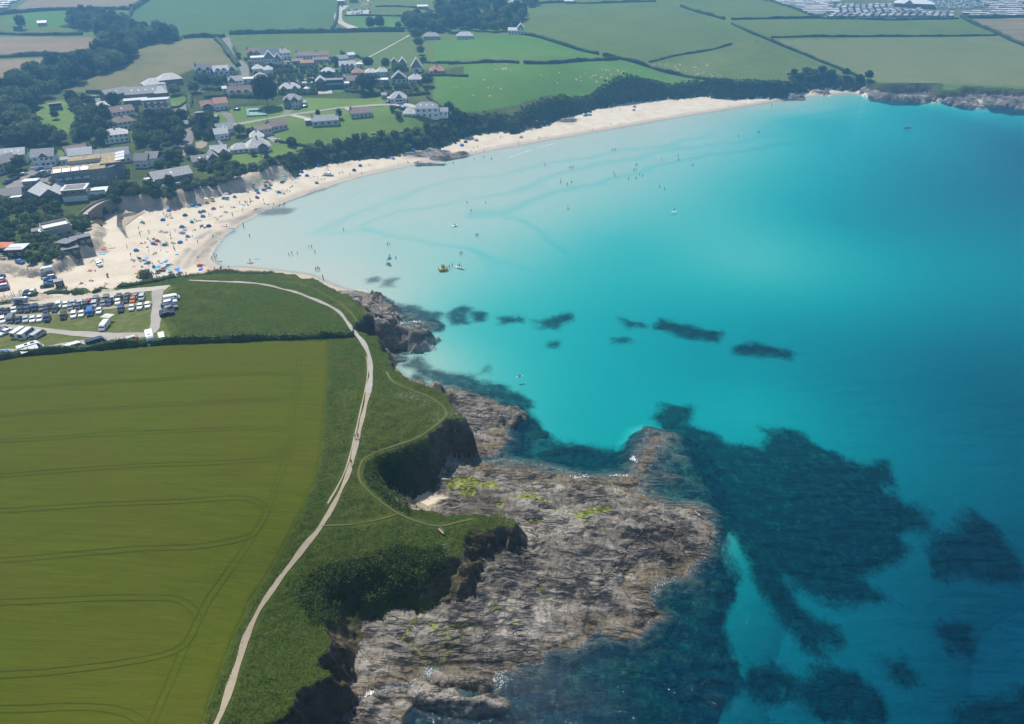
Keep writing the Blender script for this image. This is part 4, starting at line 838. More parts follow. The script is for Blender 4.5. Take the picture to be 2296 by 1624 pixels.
for i, (f, x, y, w, k, l) in enumerate([
 (rB,550,930,215,'cypress','huge dark cypress tree beside the tennis court'), (rB,1425,815,190,'pine','spreading dark pine in front of the pale bungalows'), (rB,1140,575,85,'oak','round tree behind the white dormer house'),
 (rB,1430,600,95,'dark','dark tree behind the pale roofed bungalow'), (rB,1580,605,75,'dark','slender dark tree left of the glass gabled house'), (rB,1690,660,125,'oak','broad tree between glass gable and white gable'),
 (rB,300,510,45,'oak','small tree left of the brown dormer house'), (rB,360,530,40,'bush','shrub in front of the brown dormer house'), (rB,1590,800,60,'dark','dark tree in the garden right of the pine'), (rB,1690,790,80,'bush','wide clipped bush below the white gabled house'),
 (rB,1760,790,70,'bush','second clipped bush below the white gabled house'), (rB,1840,790,55,'bush','round shrub below the right hand bungalow'), (rB,990,1015,45,'dark','dark shrub behind the long bungalow'), (rB,1175,1032,62,'dark','dark shrub at the right end of the long bungalow'),
 (rB,1940,755,110,'oak','tree at the field corner by the footpath'), (rB,2130,1000,100,'oak','tree right of the big white house'), (rB,2195,1040,90,'oak','tree at the cliff edge right of the big white house'), (rB,2250,1100,110,'dark','dark tree hanging over the cliff above the beach'),
 (rB,1640,970,60,'bush','shrub left of the big white house drive'), (rB,1690,1025,70,'bush','shrub below the big white house drive'), (rB,310,1180,110,'oak','bushy tree right of the white slate roofed house'), (rB,400,1175,80,'bush','low bush left of the L shaped bungalow'),
 (rB,760,1270,90,'bush','bush at the lower edge of the clifftop lawn'), (rB,1830,280,140,'oak','big tree at the corner of the hilltop field'), (rB,1850,350,110,'oak','tree below the corner of the hilltop field'), (rB,1865,415,90,'oak','third tree down the field hedge'), (rB,1885,480,75,'oak','fourth tree down the field hedge'),
 (rB,1905,545,65,'bush','lowest bush of the field hedge'), (rB,1450,258,90,'dark','left half of the flat dark copse by the farm'), (rB,1530,258,90,'dark','right half of the flat dark copse by the farm'), (rB,1690,258,60,'oak','lone tree right of the dark copse'),
 (rA,1010,960,125,'dark','dark tree in front of the slate roofed hall'), (rA,200,260,90,'dark','dark conifer beside the far left sheds'), (rA,360,1165,50,'bush','single bush in the garden clearing'), (rA,490,1040,70,'dark','dark tree below the dark shed'), (rA,660,960,90,'pale','pale tree left of the small car park'),
 (rA,1530,830,110,'pale','pale tree right of the slate roofed hall'), (rA,1700,810,110,'pale','pale tree beside the side lane'), (rA,1720,720,60,'oak','tree left of the white house with roof windows'), (rA,1800,770,120,'oak','left part of the thick hedge trees'), (rA,1900,770,120,'oak','middle part of the thick hedge trees'), (rA,1980,745,90,'oak','right part of the thick hedge trees'),
 (rI,790,560,190,'dark','dark tree in front of the grey cube house'), (rI,340,980,160,'dark','dark tree above the stone bungalow'), (rI,1740,930,70,'bush','bush by the digger at the cliff top'), (rI,1410,890,90,'bush','round bush below the hipped roof house'), (rI,1910,740,130,'bush','bush on the edge of the lower lawn'),
 (rE,340,600,210,'oak','tree in front of the grey roofed terrace'), (rE,210,680,170,'oak','second tree in front of the grey roofed terrace'), (rE,1800,1140,170,'oak','round tree above the stone bridge'), (rE,880,820,170,'palebush','shrubs at the corner of the hotel car park'), (rE,710,900,140,'palebush','low shrubs beside the timber gables'),
 (rE,450,945,110,'palebush','palm like shrub behind the timber gables'), (rG,1925,985,215,'tamarisk','wind bent tamarisk bush at the top of the headland'), (rG,490,250,140,'oak','taller tree in the scrub near the bridge'),
]):
    p = hp(f, x, y); w_m = w*f.s*depth_at(p)/FPX
    tree(k, (p.x, p.y, p.z-.2), w_m, l, 'shrub' if 'bush' in k else 'tree')
# hedges: one thing each
def hedge(f, s, h, w, label, mat=None, dens=7, leaf=.3, rough=.35, group='field hedges'):
    P = [hit(*p) for p in PL(f, s)]; C = catmull(P, 1.3 if P[0].y < 400 else 2.2); n = len(C); m = MB(); rings = []; K = 7; LV = []
    for i in range(n):
        d = (C[min(i+1, n-1)]-C[max(i-1, 0)]).normalized(); qv = Vector((-d.y, d.x)); ring = []
        hv = h*(1+rough*float(fbm(np.array([C[i].x*.11]), np.array([C[i].y*.11]), 5)[0])*1.6); wv = w*(1+rough*float(fbm(np.array([C[i].x*.2]), np.array([C[i].y*.2]), 9)[0]))
        for k in range(K):
            a = math.pi*k/(K-1); px = C[i]+qv*(math.cos(a)*wv*.5*rnd.uniform(.85, 1.15)); z = ground(C[i].x, C[i].y)-.3+(hv+.3)*math.sin(a)**.6*rnd.uniform(.9, 1.08)
            ring.append((px.x, px.y, z))
            for _ in range(max(1, dens//K) if rnd.random() < dens/K else 0): LV.append((px.x+rnd.gauss(0,.3), px.y+rnd.gauss(0,.3), z+rnd.gauss(.05,.22)))
        rings.append(ring)
    vs = [p for r in rings for p in r]; fs = [(i*K+k, i*K+k+1, (i+1)*K+k+1, (i+1)*K+k) for i in range(n-1) for k in range(K-1)]
    fs += [tuple(range(K)), tuple(range((n-1)*K, n*K))]
    m.add(vs, fs)
    if LV:
        v, ff = leaf_arrays(np.array(LV), leaf, .8); m.add(v.tolist(), ff.tolist())
    return tag(m.build('hedge', mat or L_hedge), label, 'hedge', group)
hedge(rH, "-200,1092 0,1072 300,1035 600,1000 900,970 1200,945 1500,915 1800,893 2080,880 2296,872 2700,850 3062,832 3450,818 3828,803 4120,790 4340,778", 2.0, 2.2, 'tall clipped hedge between car park and crop field', dens=21, leaf=.24, group=None)
for f_, s_, h_, w_, l_ in [
 (rA,"-60,150 20,130 420,95 800,85 1150,88",4,5,'hedge under the long tan field at the top left'), (rA,"1150,95 1250,30 1330,-20",6,6,'bushy hedge left of the big blue green field'), (rA,"1105,205 1130,150 1160,95",4,4,'short hedge running down to the wooded valley'),
 (rA,"-100,510 300,490 600,485 930,472",4,5,'hedge between the two brown fields'), (rA,"-100,295 300,310 720,305",3,4,'hedge above the ploughed brown field'), (rA,"1600,335 1750,325 1900,330 1960,325",4,5,'hedge above the brownish meadow'),
 (rB,"220,302 600,292 1100,285 1400,278 1740,275",4.5,5,'long hedge above the footpath field'), (rA,"1890,350 1950,400 1990,470 2050,540 2080,580",4,6,'hedge along the lane beside the meadow'), (rA,"2040,430 2070,490 2090,520",3,3,'short hedge on the right of the lane'),
 (rC,"80,505 300,497 630,498",3,3,'left part of the hedge below the bright wedge field'), (rC,"668,500 1000,490 1250,475 1400,468",3,3.5,'right part of the hedge below the bright wedge field'), (rC,"680,275 800,300 940,345 1100,395 1255,430",3,3.5,'hedge above the bright wedge field'),
 (rC,"1285,440 1400,460 1560,500 1750,560 1900,595 2130,632",3,3.5,'hedge between stony pasture and triangular pasture'), (rC,"2145,635 2220,640 2290,640",3,3,'hedge stub at the top of the wooded cliff'), (rC,"790,30 980,22 1150,30 1400,22 1700,15",3,4,'hedge along the far edge of the large pasture'),
 (rC,"1900,55 2020,95 2150,130 2240,155",3,3.5,'hedge at the corner of the far green field'), (rD,"0,190 150,260 300,320 430,375 560,425 700,485 800,525 920,575 1000,605",2.6,3,'long diagonal hedge running to the far cove'), (rD,"0,157 300,150 720,143",2.6,3,'hedge below the far green field'),
 (rD,"310,298 640,290 960,290 1400,287 1800,285 2080,280",2,2.4,'thin hedge between the long field and the olive field'), (rD,"1800,135 1900,190 2050,250 2150,300 2296,362 2400,400",3.5,4.5,'thick hedge at the right edge of the olive field'), (rD,"1850,143 2000,145 2296,137 2400,135",4,4,'hedge between hay field and caravans'),
 (rD,"270,0 400,35 530,85 650,132 720,148",3,4,'hedge on the left side of the caravan park'), (rD,"720,150 1000,152 1250,160 1500,155 1780,150",2,2.5,'low hedge in front of the caravan park'), (rC,"1650,490 1850,440 2100,400 2296,350",1.6,2,'faint hedge between the pastures'),
 (rB,"1930,662 2100,662 2230,668 2296,668",2.2,2.4,'clipped hedge round the lone bungalow garden'), (rB,"1925,550 2050,555 2296,552",2.2,2.4,'hedge behind the lone bungalow'), (rB,"1945,850 2000,900 2060,940 2120,980",2.4,3,'scrubby hedge along the clifftop field'),
 (rB,"1230,800 1380,815 1530,835",2.5,3,'hedge below the spreading pine'), (rB,"1560,835 1750,840 1960,820",2.5,3,'hedge below the right hand gardens'), (rB,"640,830 800,830 970,825",2.2,2.4,'hedge behind the grey gabled house'), (rB,"600,640 750,640",3.5,3.5,'tall dark clipped hedge in the upper village'), (rB,"965,700 975,820",2.4,2,'hedge beside the dark modern house'),
 (rB,"1220,140 1500,140 1900,150 1990,150",2,2.2,'hedge across the small paddocks'), (rB,"1490,60 1770,65 2010,103",2,2.2,'hedge above the small paddocks'), (rB,"480,745 640,745 720,735",2.4,2.4,'hedge above the big cypress'), (rB,"0,855 200,850 420,860 460,850",3,3.5,'hedge below the red brown dormer house'),
 (rE,"1430,1075 1550,1050 1700,1000 1800,935 1810,910",2.4,2.6,'curved pale hedge round the hotel terrace'), (rE,"570,750 650,720 740,660",1.6,1.8,'low hedge strip inside the hotel car park'), (rI,"1740,715 1850,725 2000,755 2150,790",1.8,2,'hedge along the lower lawn'), (rI,"540,100 580,180 560,280 600,350 640,430",3,4.5,'tall hedge on the right of the curving road'),
 (rI,"300,260 420,262 500,215 600,140",1.4,1.5,'clipped hedge below the terrace lawn'), (rI,"920,960 1020,980 1120,1010",3,3,'dark hedge right of the low white gables'), (rG,"1340,1110 1600,1065 1900,1020 2150,970 2296,940",1.6,3,'bramble bank between the sand and the gravel drive'), (rG,"960,1175 1100,1150 1280,1145",1.6,4,'low mound of dune scrub beside the gravel drive'), (rG,"420,1200 600,1170 800,1150 910,1160",1.2,3,'grassy bank beside the sand car park'),
 (rA,"760,810 880,815 1000,815",3,3,'hedge behind the small car park'), (rB,"1160,65 1150,180 1110,260",3,3.5,'hedge left of the farm track'), (rB,"1190,470 1330,500 1390,530",3,3.5,'hedge behind the grey roofed bungalow')]:
    hedge(f_, s_, h_*.8, w_*.8, l_)
# scrub that covers the far cliffs, too dense to count
cand = np.nonzero((sT2 > -cwid*.98)&(sT2 < 3.5)&(vg > .4)&(du < -1.5)&(Y > 250)&(Y < 900)&(np.abs(SS[None,:].repeat(R_,0).ravel()) < .68))[0]
wgt = (X[cand]+600); sel = np.random.choice(cand, 2600)
LV = []
for i in sel:
    nleaf = 16; r = np.random.uniform(.5, 1.2); n = np.random.normal(size=(nleaf,3)); n /= np.linalg.norm(n, axis=1)[:,None]; n[:,2] = np.abs(n[:,2])*.8
    jx, jy = np.random.normal(0, 1.2, 2); LV.append(np.array([X[i]+jx, Y[i]+jy, ground(X[i]+jx, Y[i]+jy)-.2])+n*r)
v, ff = leaf_arrays(np.concatenate(LV), .55, .8)
o = bpy.data.objects.new('cliff_scrub', npmesh('cliff_scrub', v, ff, L_scrub, False)); link(o); tag(o, 'dense low scrub clothing the cliffs behind the beach', 'scrub', kind='stuff')
# turf tussocks and flowers of the headland
nearT = np.nonzero((sT1 > -cwid*.8*vg)&(cr_ < -.6)&(pk < -2)&(pd > .9)&(Y < 330)&(np.abs(X) < (Y+Y0)*.68))[0]
dens = 1/(Y[nearT]+Y0)**0; sel = np.random.choice(nearT, 120000)
jit = np.random.normal(0, .3, (len(sel), 2)); edgek = np.clip(1.6-np.abs(sT1[sel])*.12, 1, 1.6)
V0 = np.c_[X[sel]+jit[:,0], Y[sel]+jit[:,1], H.ravel()[sel]+.06]
L_turf = make_leaf('rough_grass', ((.044,.056,.011), (.082,.096,.020), (.145,.142,.052)), .35)
v, ff = leaf_arrays(V0, .085, .9)
o = bpy.data.objects.new('grass_tussocks', npmesh('grass_tussocks', v, ff, L_turf, False)); link(o); tag(o, 'rough grass and heath tussocks covering the headland', 'grass', kind='stuff')
dk = nearT[(vg[nearT] > .2)&(sT1[nearT] < 2.5)]
if len(dk):
    sel = np.random.choice(dk, 30000); V0 = np.c_[X[sel], Y[sel], H.ravel()[sel]+.2]+np.random.normal(0, .25, (30000,3))
    v, ff = leaf_arrays(V0, .14, .5); o = bpy.data.objects.new('slope_bracken', npmesh('slope_bracken', v, ff, L_scrub, False)); link(o); tag(o, 'dark bracken and gorse on the headland slopes', 'bracken', kind='stuff')
fl = nearT[(Y[nearT] < 150)&(vg[nearT] < .25)&(vn(X[nearT]*.12, Y[nearT]*.12, 77) > .52)]
sel = np.random.choice(fl, 520); V0 = []
for i in sel:
    k = rnd.randint(3, 9); V0 += [(X[i]+rnd.gauss(0,.8), Y[i]+rnd.gauss(0,.8), H.ravel()[i]+.22) for _ in range(k)]
v, ff = leaf_arrays(np.array(V0), .05, 3)
o = bpy.data.objects.new('wild_flowers', npmesh('wild_flowers', v, ff, flat('white_petals', (.72,.72,.66), .7), False)); link(o); tag(o, 'white wild flowers scattered over the headland turf', 'flowers', kind='stuff')
# pale bare patches in the stony pastures
m = MB()
def scar(f, x, y, w):
    p = hp(f, x, y); r = w*f.s*depth_at(p)/FPX*.5; n = 9; vs = []
    for k in range(n):
        a = 2*math.pi*k/n; q_ = r*rnd.uniform(.6, 1.1); px = p.x+math.cos(a)*q_; py = p.y+math.sin(a)*q_*1.6; vs.append((px, py, ground(px, py)+.12))
    m.add(vs, [tuple(range(n))])
for _ in range(95):
    c = rnd.choice([(1450,570,150,30), (900,640,120,40), (330,710,120,30), (1250,580,90,25), (480,540,40,10), (2100,590,130,20), (1950,520,90,30), (1780,500,70,20)])
    scar(rC, rnd.gauss(c[0], c[2]), max(505, rnd.gauss(c[1], c[3])), rnd.uniform(8, 26))
tag(m.build('bare_patches', M_dirt), 'pale bare scrapes in the clifftop pastures', kind='stuff')
# ------------------------------------------------------------------ buildings
W_white = flat('white_render', (.84,.83,.80), .7, var=.05, sc=.4); W_cream = flat('cream_render', (.60,.55,.47), .75, var=.06, sc=.4); W_grey = flat('grey_render', (.40,.39,.37), .8, var=.08)
W_stone = flat('brown_stone', (.20,.165,.135), .9, var=.3, sc=1.2, bump=.4); W_timber = flat('dark_timber', (.085,.08,.08), .7, var=.2); W_cedar = flat('cedar_boards', (.30,.19,.11), .7, var=.2)
W_black = flat('black_boards', (.03,.03,.032), .6, var=.2); W_slateh = flat('hung_slate', (.17,.175,.185), .7, var=.2, sc=2); W_conc = flat('weathered_concrete', (.36,.33,.29), .85, var=.2, sc=.8); W_pink = flat('pale_pink_render', (.60,.52,.46), .75, var=.05)
R_slate = flat('grey_slates', (0.260,0.260,0.267), .65, var=.22, sc=1.3, bump=.3); R_pale = flat('pale_lichen_slates', (0.520,0.501,0.468), .7, var=.22, sc=1.0, bump=.3); R_brown = flat('brown_tiles', (0.247,0.176,0.150), .8, var=.25, sc=1.4, bump=.3)
R_red = flat('terracotta_tiles', (0.390,0.208,0.143), .8, var=.25, sc=1.4, bump=.3); R_dark = flat('dark_slates', (0.143,0.137,0.143), .65, var=.22, sc=1.3, bump=.3); R_flat = flat('pale_roofing_felt', (0.620,0.620,0.598), .8, var=.1); R_sedum = flat('brown_sedum_roof', (0.312,0.247,0.130), .9, var=.3, sc=.7, bump=.3)
R_light = flat('light_slates', (0.442,0.442,0.442), .6, var=.18, sc=1.2, bump=.3); R_zinc = flat('pale_zinc_sheet', (0.620,0.620,0.620), .35, metal=.3, var=.06); R_white = flat('white_sheet_roof', (0.620,0.620,0.620), .5, var=.05)
M_pane = flat('window_glass', (.035,.05,.065), .12, spec=.8, var=.2); M_frame = flat('white_window_frame', (.75,.75,.74), .5, var=.02); M_door = flat('painted_door', (.10,.14,.17), .5, var=.1); M_pot = flat('chimney_pot', (.36,.20,.13), .8)
M_turq = flat('turquoise_glass_panel', (.20,.45,.48), .15, spec=.7, var=.05)
def wallbox(x0, y0, x1, y1, h, gable=0.0, axis='x'):
    m = MB(); b = -1.6
    m.box(x0, y0, b, x1, y1, h)
    if gable:
        if axis == 'x':
            yc = (y0+y1)/2
            for x, s_ in ((x0, 1), (x1, -1)): m.add([(x,y0,h),(x,y1,h),(x,yc,h+gable),(x+.15*s_,y0,h),(x+.15*s_,y1,h),(x+.15*s_,yc,h+gable)], [(0,1,2),(3,5,4),(0,2,5,3),(1,4,5,2)])
        else:
            xc = (x0+x1)/2
            for y, s_ in ((y0, 1), (y1, -1)): m.add([(x0,y,h),(x1,y,h),(xc,y,h+gable),(x0,y+.15*s_,h),(x1,y+.15*s_,h),(xc,y+.15*s_,h+gable)], [(0,2,1),(3,4,5),(0,3,5,2),(1,2,5,4)])
    return m
def roofmesh(x0, y0, x1, y1, h, kind, rh, axis='x'):
    m = MB(); o = .35; t = .16; x0 -= o; x1 += o; y0 -= o; y1 += o
    if kind == 'flat':
        m.box(x0+.1, y0+.1, h+.002, x1-.1, y1-.1, h+.22); return m
    if kind == 'mono':
        v = [(x0,y0,h+rh),(x1,y0,h+rh),(x1,y1,h),(x0,y1,h)]
        m.add(v+[(a,b,c+t) for a,b,c in v], [(0,1,2,3),(4,7,6,5),(0,4,5,1),(1,5,6,2),(2,6,7,3),(3,7,4,0)]); return m
    if axis == 'y':
        a = roofmesh(y0+o, -x1+o, y1-o, -x0-o, h, kind, rh, 'x'); m.v = [(-q[1], q[0], q[2]) for q in a.v]; m.f = a.f; m.mi = a.mi; return m
    yc = (y0+y1)/2; dz = rh*o/((y1-y0)/2-o)
    hx = (y1-y0)*.42 if kind == 'hip' else 0.0
    if kind == 'hip' and hx*2 > (x1-x0)-.6: hx = (x1-x0-.6)/2
    e = [(x0,y0,h-dz),(x1,y0,h-dz),(x1,y1,h-dz),(x0,y1,h-dz)]; r = [(x0+hx,yc,h+rh),(x1-hx,yc,h+rh)]
    V = e+r; Vt = [(a,b,c+t) for a,b,c in V]
    tops = [(6,7,11,10),(8,9,10,11),(7,8,11),(9,6,10)]; bots = [(0,4,5,1),(2,5,4,3),(1,5,2),(3,4,0)]
    m.add(V+Vt, tops+bots+[(0,1,7,6),(1,2,8,7),(2,3,9,8),(3,0,6,9)]); return m
def winmesh(w, h, dark=False):
    m = MB(); f = .07
    m.box(-w/2, -.06, 0, w/2, .05, h, 0)
    m.box(-w/2+f, -.075, f, -f/3, -.058, h-f, 1); m.box(f/3, -.075, f, w/2-f, -.058, h-f, 1)
    return m.mesh('window', [M_frame if not dark else W_timber, M_pane])
WM = {k: winmesh(*k) for k in ((1.3,1.15), (1.9,1.3), (2.8,2.0), (.9,1.1))}; WMD = {(2.8,2.0): winmesh(2.8,2.0,True), (1.3,1.15): winmesh(1.3,1.15,True)}
m = MB(); m.box(-.5,-.05,0,.5,.05,2.05); DOORM = m.mesh('door', [M_door])
m = MB(); m.box(-.5,-.35,-1.2,.5,.35,1.0)
for k in (-.25,.25): m.cyl((k,0,1.0),(k,0,1.45),.13,.11,8,1)
CHIM = m.mesh('chimney', [W_grey, M_pot])
m = MB(); m.box(-.45,-.02,-.55,.45,.06,.55,0); m.box(-.38,.05,-.47,.38,.075,.47,1); SKYL = m.mesh('roof_window', [M_frame, M_pane])
def sub(mesh, parent, loc, rz=0.0, name=None, rx=0.0):
    o = bpy.data.objects.new(name or mesh.name, mesh); link(o, parent); o.location = loc; o.rotation_euler = (rx, 0, rz); return o
def block(t, x0, y0, x1, y1, h, roof, rh, wm, rm, axis='x', win=(1.3,1.15), floors=None, sides='f', chim=0, sky=0, dark=False, door=False, nwin=None):
    """one volume of a house: walls, roof, windows"""
    wl = wallbox(x0, y0, x1, y1, h, rh if roof == 'gable' else 0, axis).build('wall', wm, t)
    rf = roofmesh(x0, y0, x1, y1, h, roof, rh, axis).build('roof', rm, t)
    fl = floors or max(1, int((h+.4)/2.5)); wmesh = (WMD if dark and win in WMD else WM)[win]
    for fi in range(fl):
        z = .85+fi*(h/fl) if win != (2.8,2.0) else .25+fi*(h/fl)
        if z+win[1] > h+.3 and fi: continue
        if 'f' in sides:
            n = nwin or max(1, int((x1-x0)/(win[0]*1.75)))
            for k in range(n):
                xx = x0+(x1-x0)*(k+.5)/n
                if door and fi == 0 and k == n//2: sub(DOORM, t, (xx, y0-.03, 0), 0, 'door')
                else: sub(wmesh, t, (xx, y0-.02, z), 0, 'window')
        n = max(1, int((y1-y0)/4.2))
        for k in range(n):
            yy = y0+(y1-y0)*(k+.5)/n
            if 'r' in sides: sub(wmesh, t, (x1+.02, yy, z), math.pi/2, 'window')
            if 'l' in sides: sub(wmesh, t, (x0-.02, yy, z), -math.pi/2, 'window')
    for k in range(chim):
        if axis == 'x': sub(CHIM, rf, (x0+.6+(x1-x0-1.2)*(k if chim > 1 else .5 if roof != 'gable' else 0), (y0+y1)/2, h+rh), 0, 'chimney')
        else: sub(CHIM, rf, ((x0+x1)/2, y1-1, h+rh), 0, 'chimney')
    if sky and roof in ('gable', 'hip'):
        an = math.atan2(rh, (y1-y0)/2)
        for k in range(sky): sub(SKYL, rf, (x0+(x1-x0)*(k+1)/(sky+1), y0+(y1-y0)*.25-.06, h+rh*.5+.16), 0, 'roof_window', -(math.pi/2-an) if False else -math.pi/2+an)
    return wl, rf
def gablet(t, xc, y0, w, h, gh, depth, wm, rm, win=(1.3,1.15), dark=False):
    """front facing gable or dormer"""
    block(t, xc-w/2, y0, xc+w/2, y0+depth, h, 'gable', gh, wm, rm, 'y', win, 1 if h < 3.6 else 2, 'f', dark=dark, nwin=1 if w < 4 else 2)
def house_at(f, x, y, wpx, yaw=0, name='house'):
    p = hp(f, x, y); w = wpx*f.s*depth_at(p)/FPX/max(.75, math.cos(math.radians(yaw)))
    view = math.atan2(p.x, p.y)
    t = empty(name, p, math.radians(yaw)-view*.9); return t, w
def simple(f, x, y, wpx, hgt, dep, roof, rh, wm, rm, label, yaw=0, name='house', cat='house', **kw):
    t, w = house_at(f, x, y, wpx, yaw, name)
    block(t, -w/2, 0, w/2, dep, hgt, roof, rh, wm, rm, sides=kw.pop('sides', 'fr'), **kw)
    return tag(t, label, cat, 'village houses' if cat == 'house' else None), w
S = simple
# upper village
t, w = S(rB,437,512,118,4.6,8,'gable',2.8,W_stone,R_brown,'brown dormer house at the top left of the village',chim=1); gablet(t,-w*.22,-.3,2.6,4.8,1.2,3,W_stone,R_brown); gablet(t,w*.2,-.3,2.6,4.8,1.2,3,W_stone,R_brown)
t, w = S(rB,472,596,108,7.5,9,'flat',.3,W_pink,R_flat,'tall pale pink hotel with white gables and a flat roofed wing',floors=3,name='hotel',cat='hotel')
block(t,w/2-.5,1,w/2+8,10,6.5,'gable',5,W_white,R_light,'y',floors=2); block(t,w/2+7,2,w/2+13,9,5.5,'gable',3.8,W_white,R_light,'y',floors=2); block(t,w/2-2,10,w/2+12,17,7,'gable',4.5,W_white,R_light,'x',floors=2)
S(rB,688,520,120,4.9,9,'hip',2.8,W_white,R_slate,'white two storey house with grey hipped roof above the lane',door=True,chim=1)
t, w = S(rB,885,516,168,2.7,8,'gable',2.3,W_white,R_brown,'left half of the long white bungalow terrace above the lane',chim=1)
S(rB,1028,514,112,2.9,8,'gable',2.3,W_white,R_brown,'right half of the long white bungalow terrace above the lane',chim=1)
S(rB,812,562,92,2.4,6,'gable',1.4,W_cream,R_brown,'low garage with brown roof below the long bungalow',name='garage',cat='garage')
S(rB,1014,549,128,2.4,6,'gable',1.4,W_cream,R_brown,'wide low garage with brown roof below the terrace end',name='garage',cat='garage')
S(rB,897,579,112,2.6,6.5,'gable',1.6,W_cream,R_red,'low cottage with pinkish roof below the garages')
S(rB,1200,545,112,2.6,7.5,'gable',2.2,W_cream,R_slate,'angled grey roofed bungalow at the end of the lane',yaw=28); S(rB,1285,508,60,2.5,6,'gable',1.5,W_white,R_white,'small white outbuilding behind the grey roofed bungalow',yaw=28,name='outbuilding',cat='outbuilding')
t, w = S(rB,470,656,90,4.4,8,'hip',2.4,W_white,R_pale,'white house with pale hipped roof below the pink hotel'); S(rB,560,662,76,4.2,8,'hip',2.4,W_white,R_pale,'second white hipped house to the right below the pink hotel')
S(rB,385,727,110,2.9,7,'flat',.3,W_white,R_flat,'low white flat roofed house beside the brown stone one',win=(1.9,1.3)); S(rB,498,742,118,4.6,10,'hip',3,W_stone,R_pale,'brown stone house with pale hipped roof')
t, w = S(rB,277,767,112,4.7,8,'gable',2.6,W_white,R_slate,'white house with steep front gable left of the brown stone house',chim=1); gablet(t,-w*.25,-.8,4.2,4.7,2.4,5,W_white,R_slate)
t, w = S(rB,316,845,200,2.7,9,'gable',3.6,W_white,R_brown,'long white house with red brown dormer roof left of the cypress',chim=0,sides='frl',sky=0); [gablet(t,k*w,-.2,2.8,3.7,1.1,3.5,W_white,R_brown) for k in (-.33,-.06,.26)]
S(rB,1078,662,115,2.6,9,'hip',2.6,W_cream,R_light,'bungalow with pale hipped roof above the dark modern house')
t, w = S(rB,1250,627,138,4.2,8,'gable',3,W_white,R_light,'white house with two dormers in the middle of the village'); [gablet(t,k*w,-.2,2.6,4.8,1.2,3,W_slateh,R_light) for k in (-.28,0,.28)]
S(rB,1346,597,60,3,6,'flat',.3,W_white,R_white,'white flat roofed annexe beside the dormer house',name='annexe',cat='annexe'); S(rB,1334,667,96,2.6,8,'hip',2.4,W_cream,R_red,'bungalow with reddish hipped roof')
t, w = S(rB,1450,668,98,2.8,9,'hip',2.6,W_white,R_pale,'left pale roofed bungalow behind the pine',chim=1); t, w = S(rB,1548,664,88,3,9,'hip',3,W_white,R_pale,'right pale roofed bungalow behind the pine',chim=1)
t, w = S(rB,1020,785,84,5.6,9,'gable',2.6,W_black,R_light,'dark modern house with light gable roof and glass walls',axis='y',win=(2.8,2.0),dark=True,floors=2); block(t,w/2,1.5,w/2+12,9,5.8,'flat',.3,W_black,R_dark,win=(2.8,2.0),dark=True,floors=2); block(t,w/2+12,2,w/2+16,8,3.2,'flat',.3,W_cream,R_flat,win=(2.8,2.0))
m = MB(); m.box(w/2+.2,1.1,2.9,w/2+12,1.35,3.9); m.build('balcony_glass', M_turq, t)
t, w = S(rB,747,810,172,2.8,9,'hip',3,W_cream,R_light,'wide cottage with light grey roofs right of the cypress',chim=1); gablet(t,-w*.3,-1.2,4.5,2.8,2,5,W_cream,R_light); gablet(t,w*.25,-1,4,2.8,2,5,W_cream,R_light)
S(rB,898,757,84,2.5,4,'flat',.3,W_white,R_light,'small white garden hut with flat roof',name='garden_hut',cat='hut')
S(rB,1287,742,86,3.0,8,'gable',2.6,W_cream,R_brown,'brown roofed bungalow left of the pine'); S(rB,1540,737,118,3,7,'flat',.3,W_cream,R_flat,'low pale flat roofed building right of the pine',win=(1.9,1.3))
t, w = S(rB,1696,727,130,3,10,'gable',4.4,W_white,R_slate,'white house with broad front gable',axis='y',win=(1.9,1.3)); S(rB,1840,727,120,2.7,9,'hip',3,W_white,R_light,'white bungalow with hipped grey roof at the village edge',chim=1,door=True)
t, w = S(rB,1655,596,50,4.6,8,'gable',2.2,W_slateh,R_slate,'narrow slate gabled house joined to the glass gable',axis='y'); t, w = S(rB,1728,614,70,5,9,'gable',3.6,W_slateh,R_light,'tall gabled house with a dark glass front',axis='y',win=(2.8,2.0),dark=True,floors=2)
t, w = S(rB,1848,632,96,3.6,9,'gable',6,W_white,R_light,'steep white A frame house beside the hedge',axis='y',win=(2.8,2.0)); m = MB(); m.box(-3,-.35,2.6,3,0,3.5); m.build('balcony', W_white, t)
t, w = S(rB,2025,652,122,2.6,9,'hip',3,W_cream,R_red,'lone bungalow with pale reddish roof by the field',chim=1); gablet(t,-1,-.6,3,2.6,1.6,4,W_cream,R_red)
t, w = S(rB,765,942,145,5,9,'hip',2.8,W_cream,R_slate,'grey roofed two storey house right of the tennis court',yaw=-8); gablet(t,w*.2,-1.6,4.6,4.8,2.4,5,W_cream,R_slate); gablet(t,-w*.25,-.8,3.6,4.8,2,4,W_slateh,R_slate); block(t,w/2,2,w/2+3,8,2.6,'flat',.3,W_cream,R_slate)
t, w = S(rB,1690,897,142,2.8,9,'hip',3.4,W_white,R_light,'white house with conservatory gable and hipped roofs',chim=0); gablet(t,.5,-1.4,4.2,3.4,2.6,5,W_white,R_light,(1.9,1.3)); block(t,-w/2-1.5,1,-w/2,6,2.6,'flat',.3,W_white,R_light)
S(rB,1566,862,42,2.4,4,'gable',1.2,W_grey,R_slate,'small grey garage left of the conservatory house',name='garage',cat='garage')
t, w = S(rB,1940,1026,202,5.6,9,'hip',3,W_white,R_slate,'big white clifftop house with grey hipped roof and chimneys',win=(1.9,1.3),chim=2,sky=3,door=True); block(t,-w/2-7.5,-1,-w/2-.01,7,2.9,'hip',3,W_white,R_pale); block(t,w/2+.01,3,w/2+6,9,2.8,'gable',1.8,W_white,R_slate)
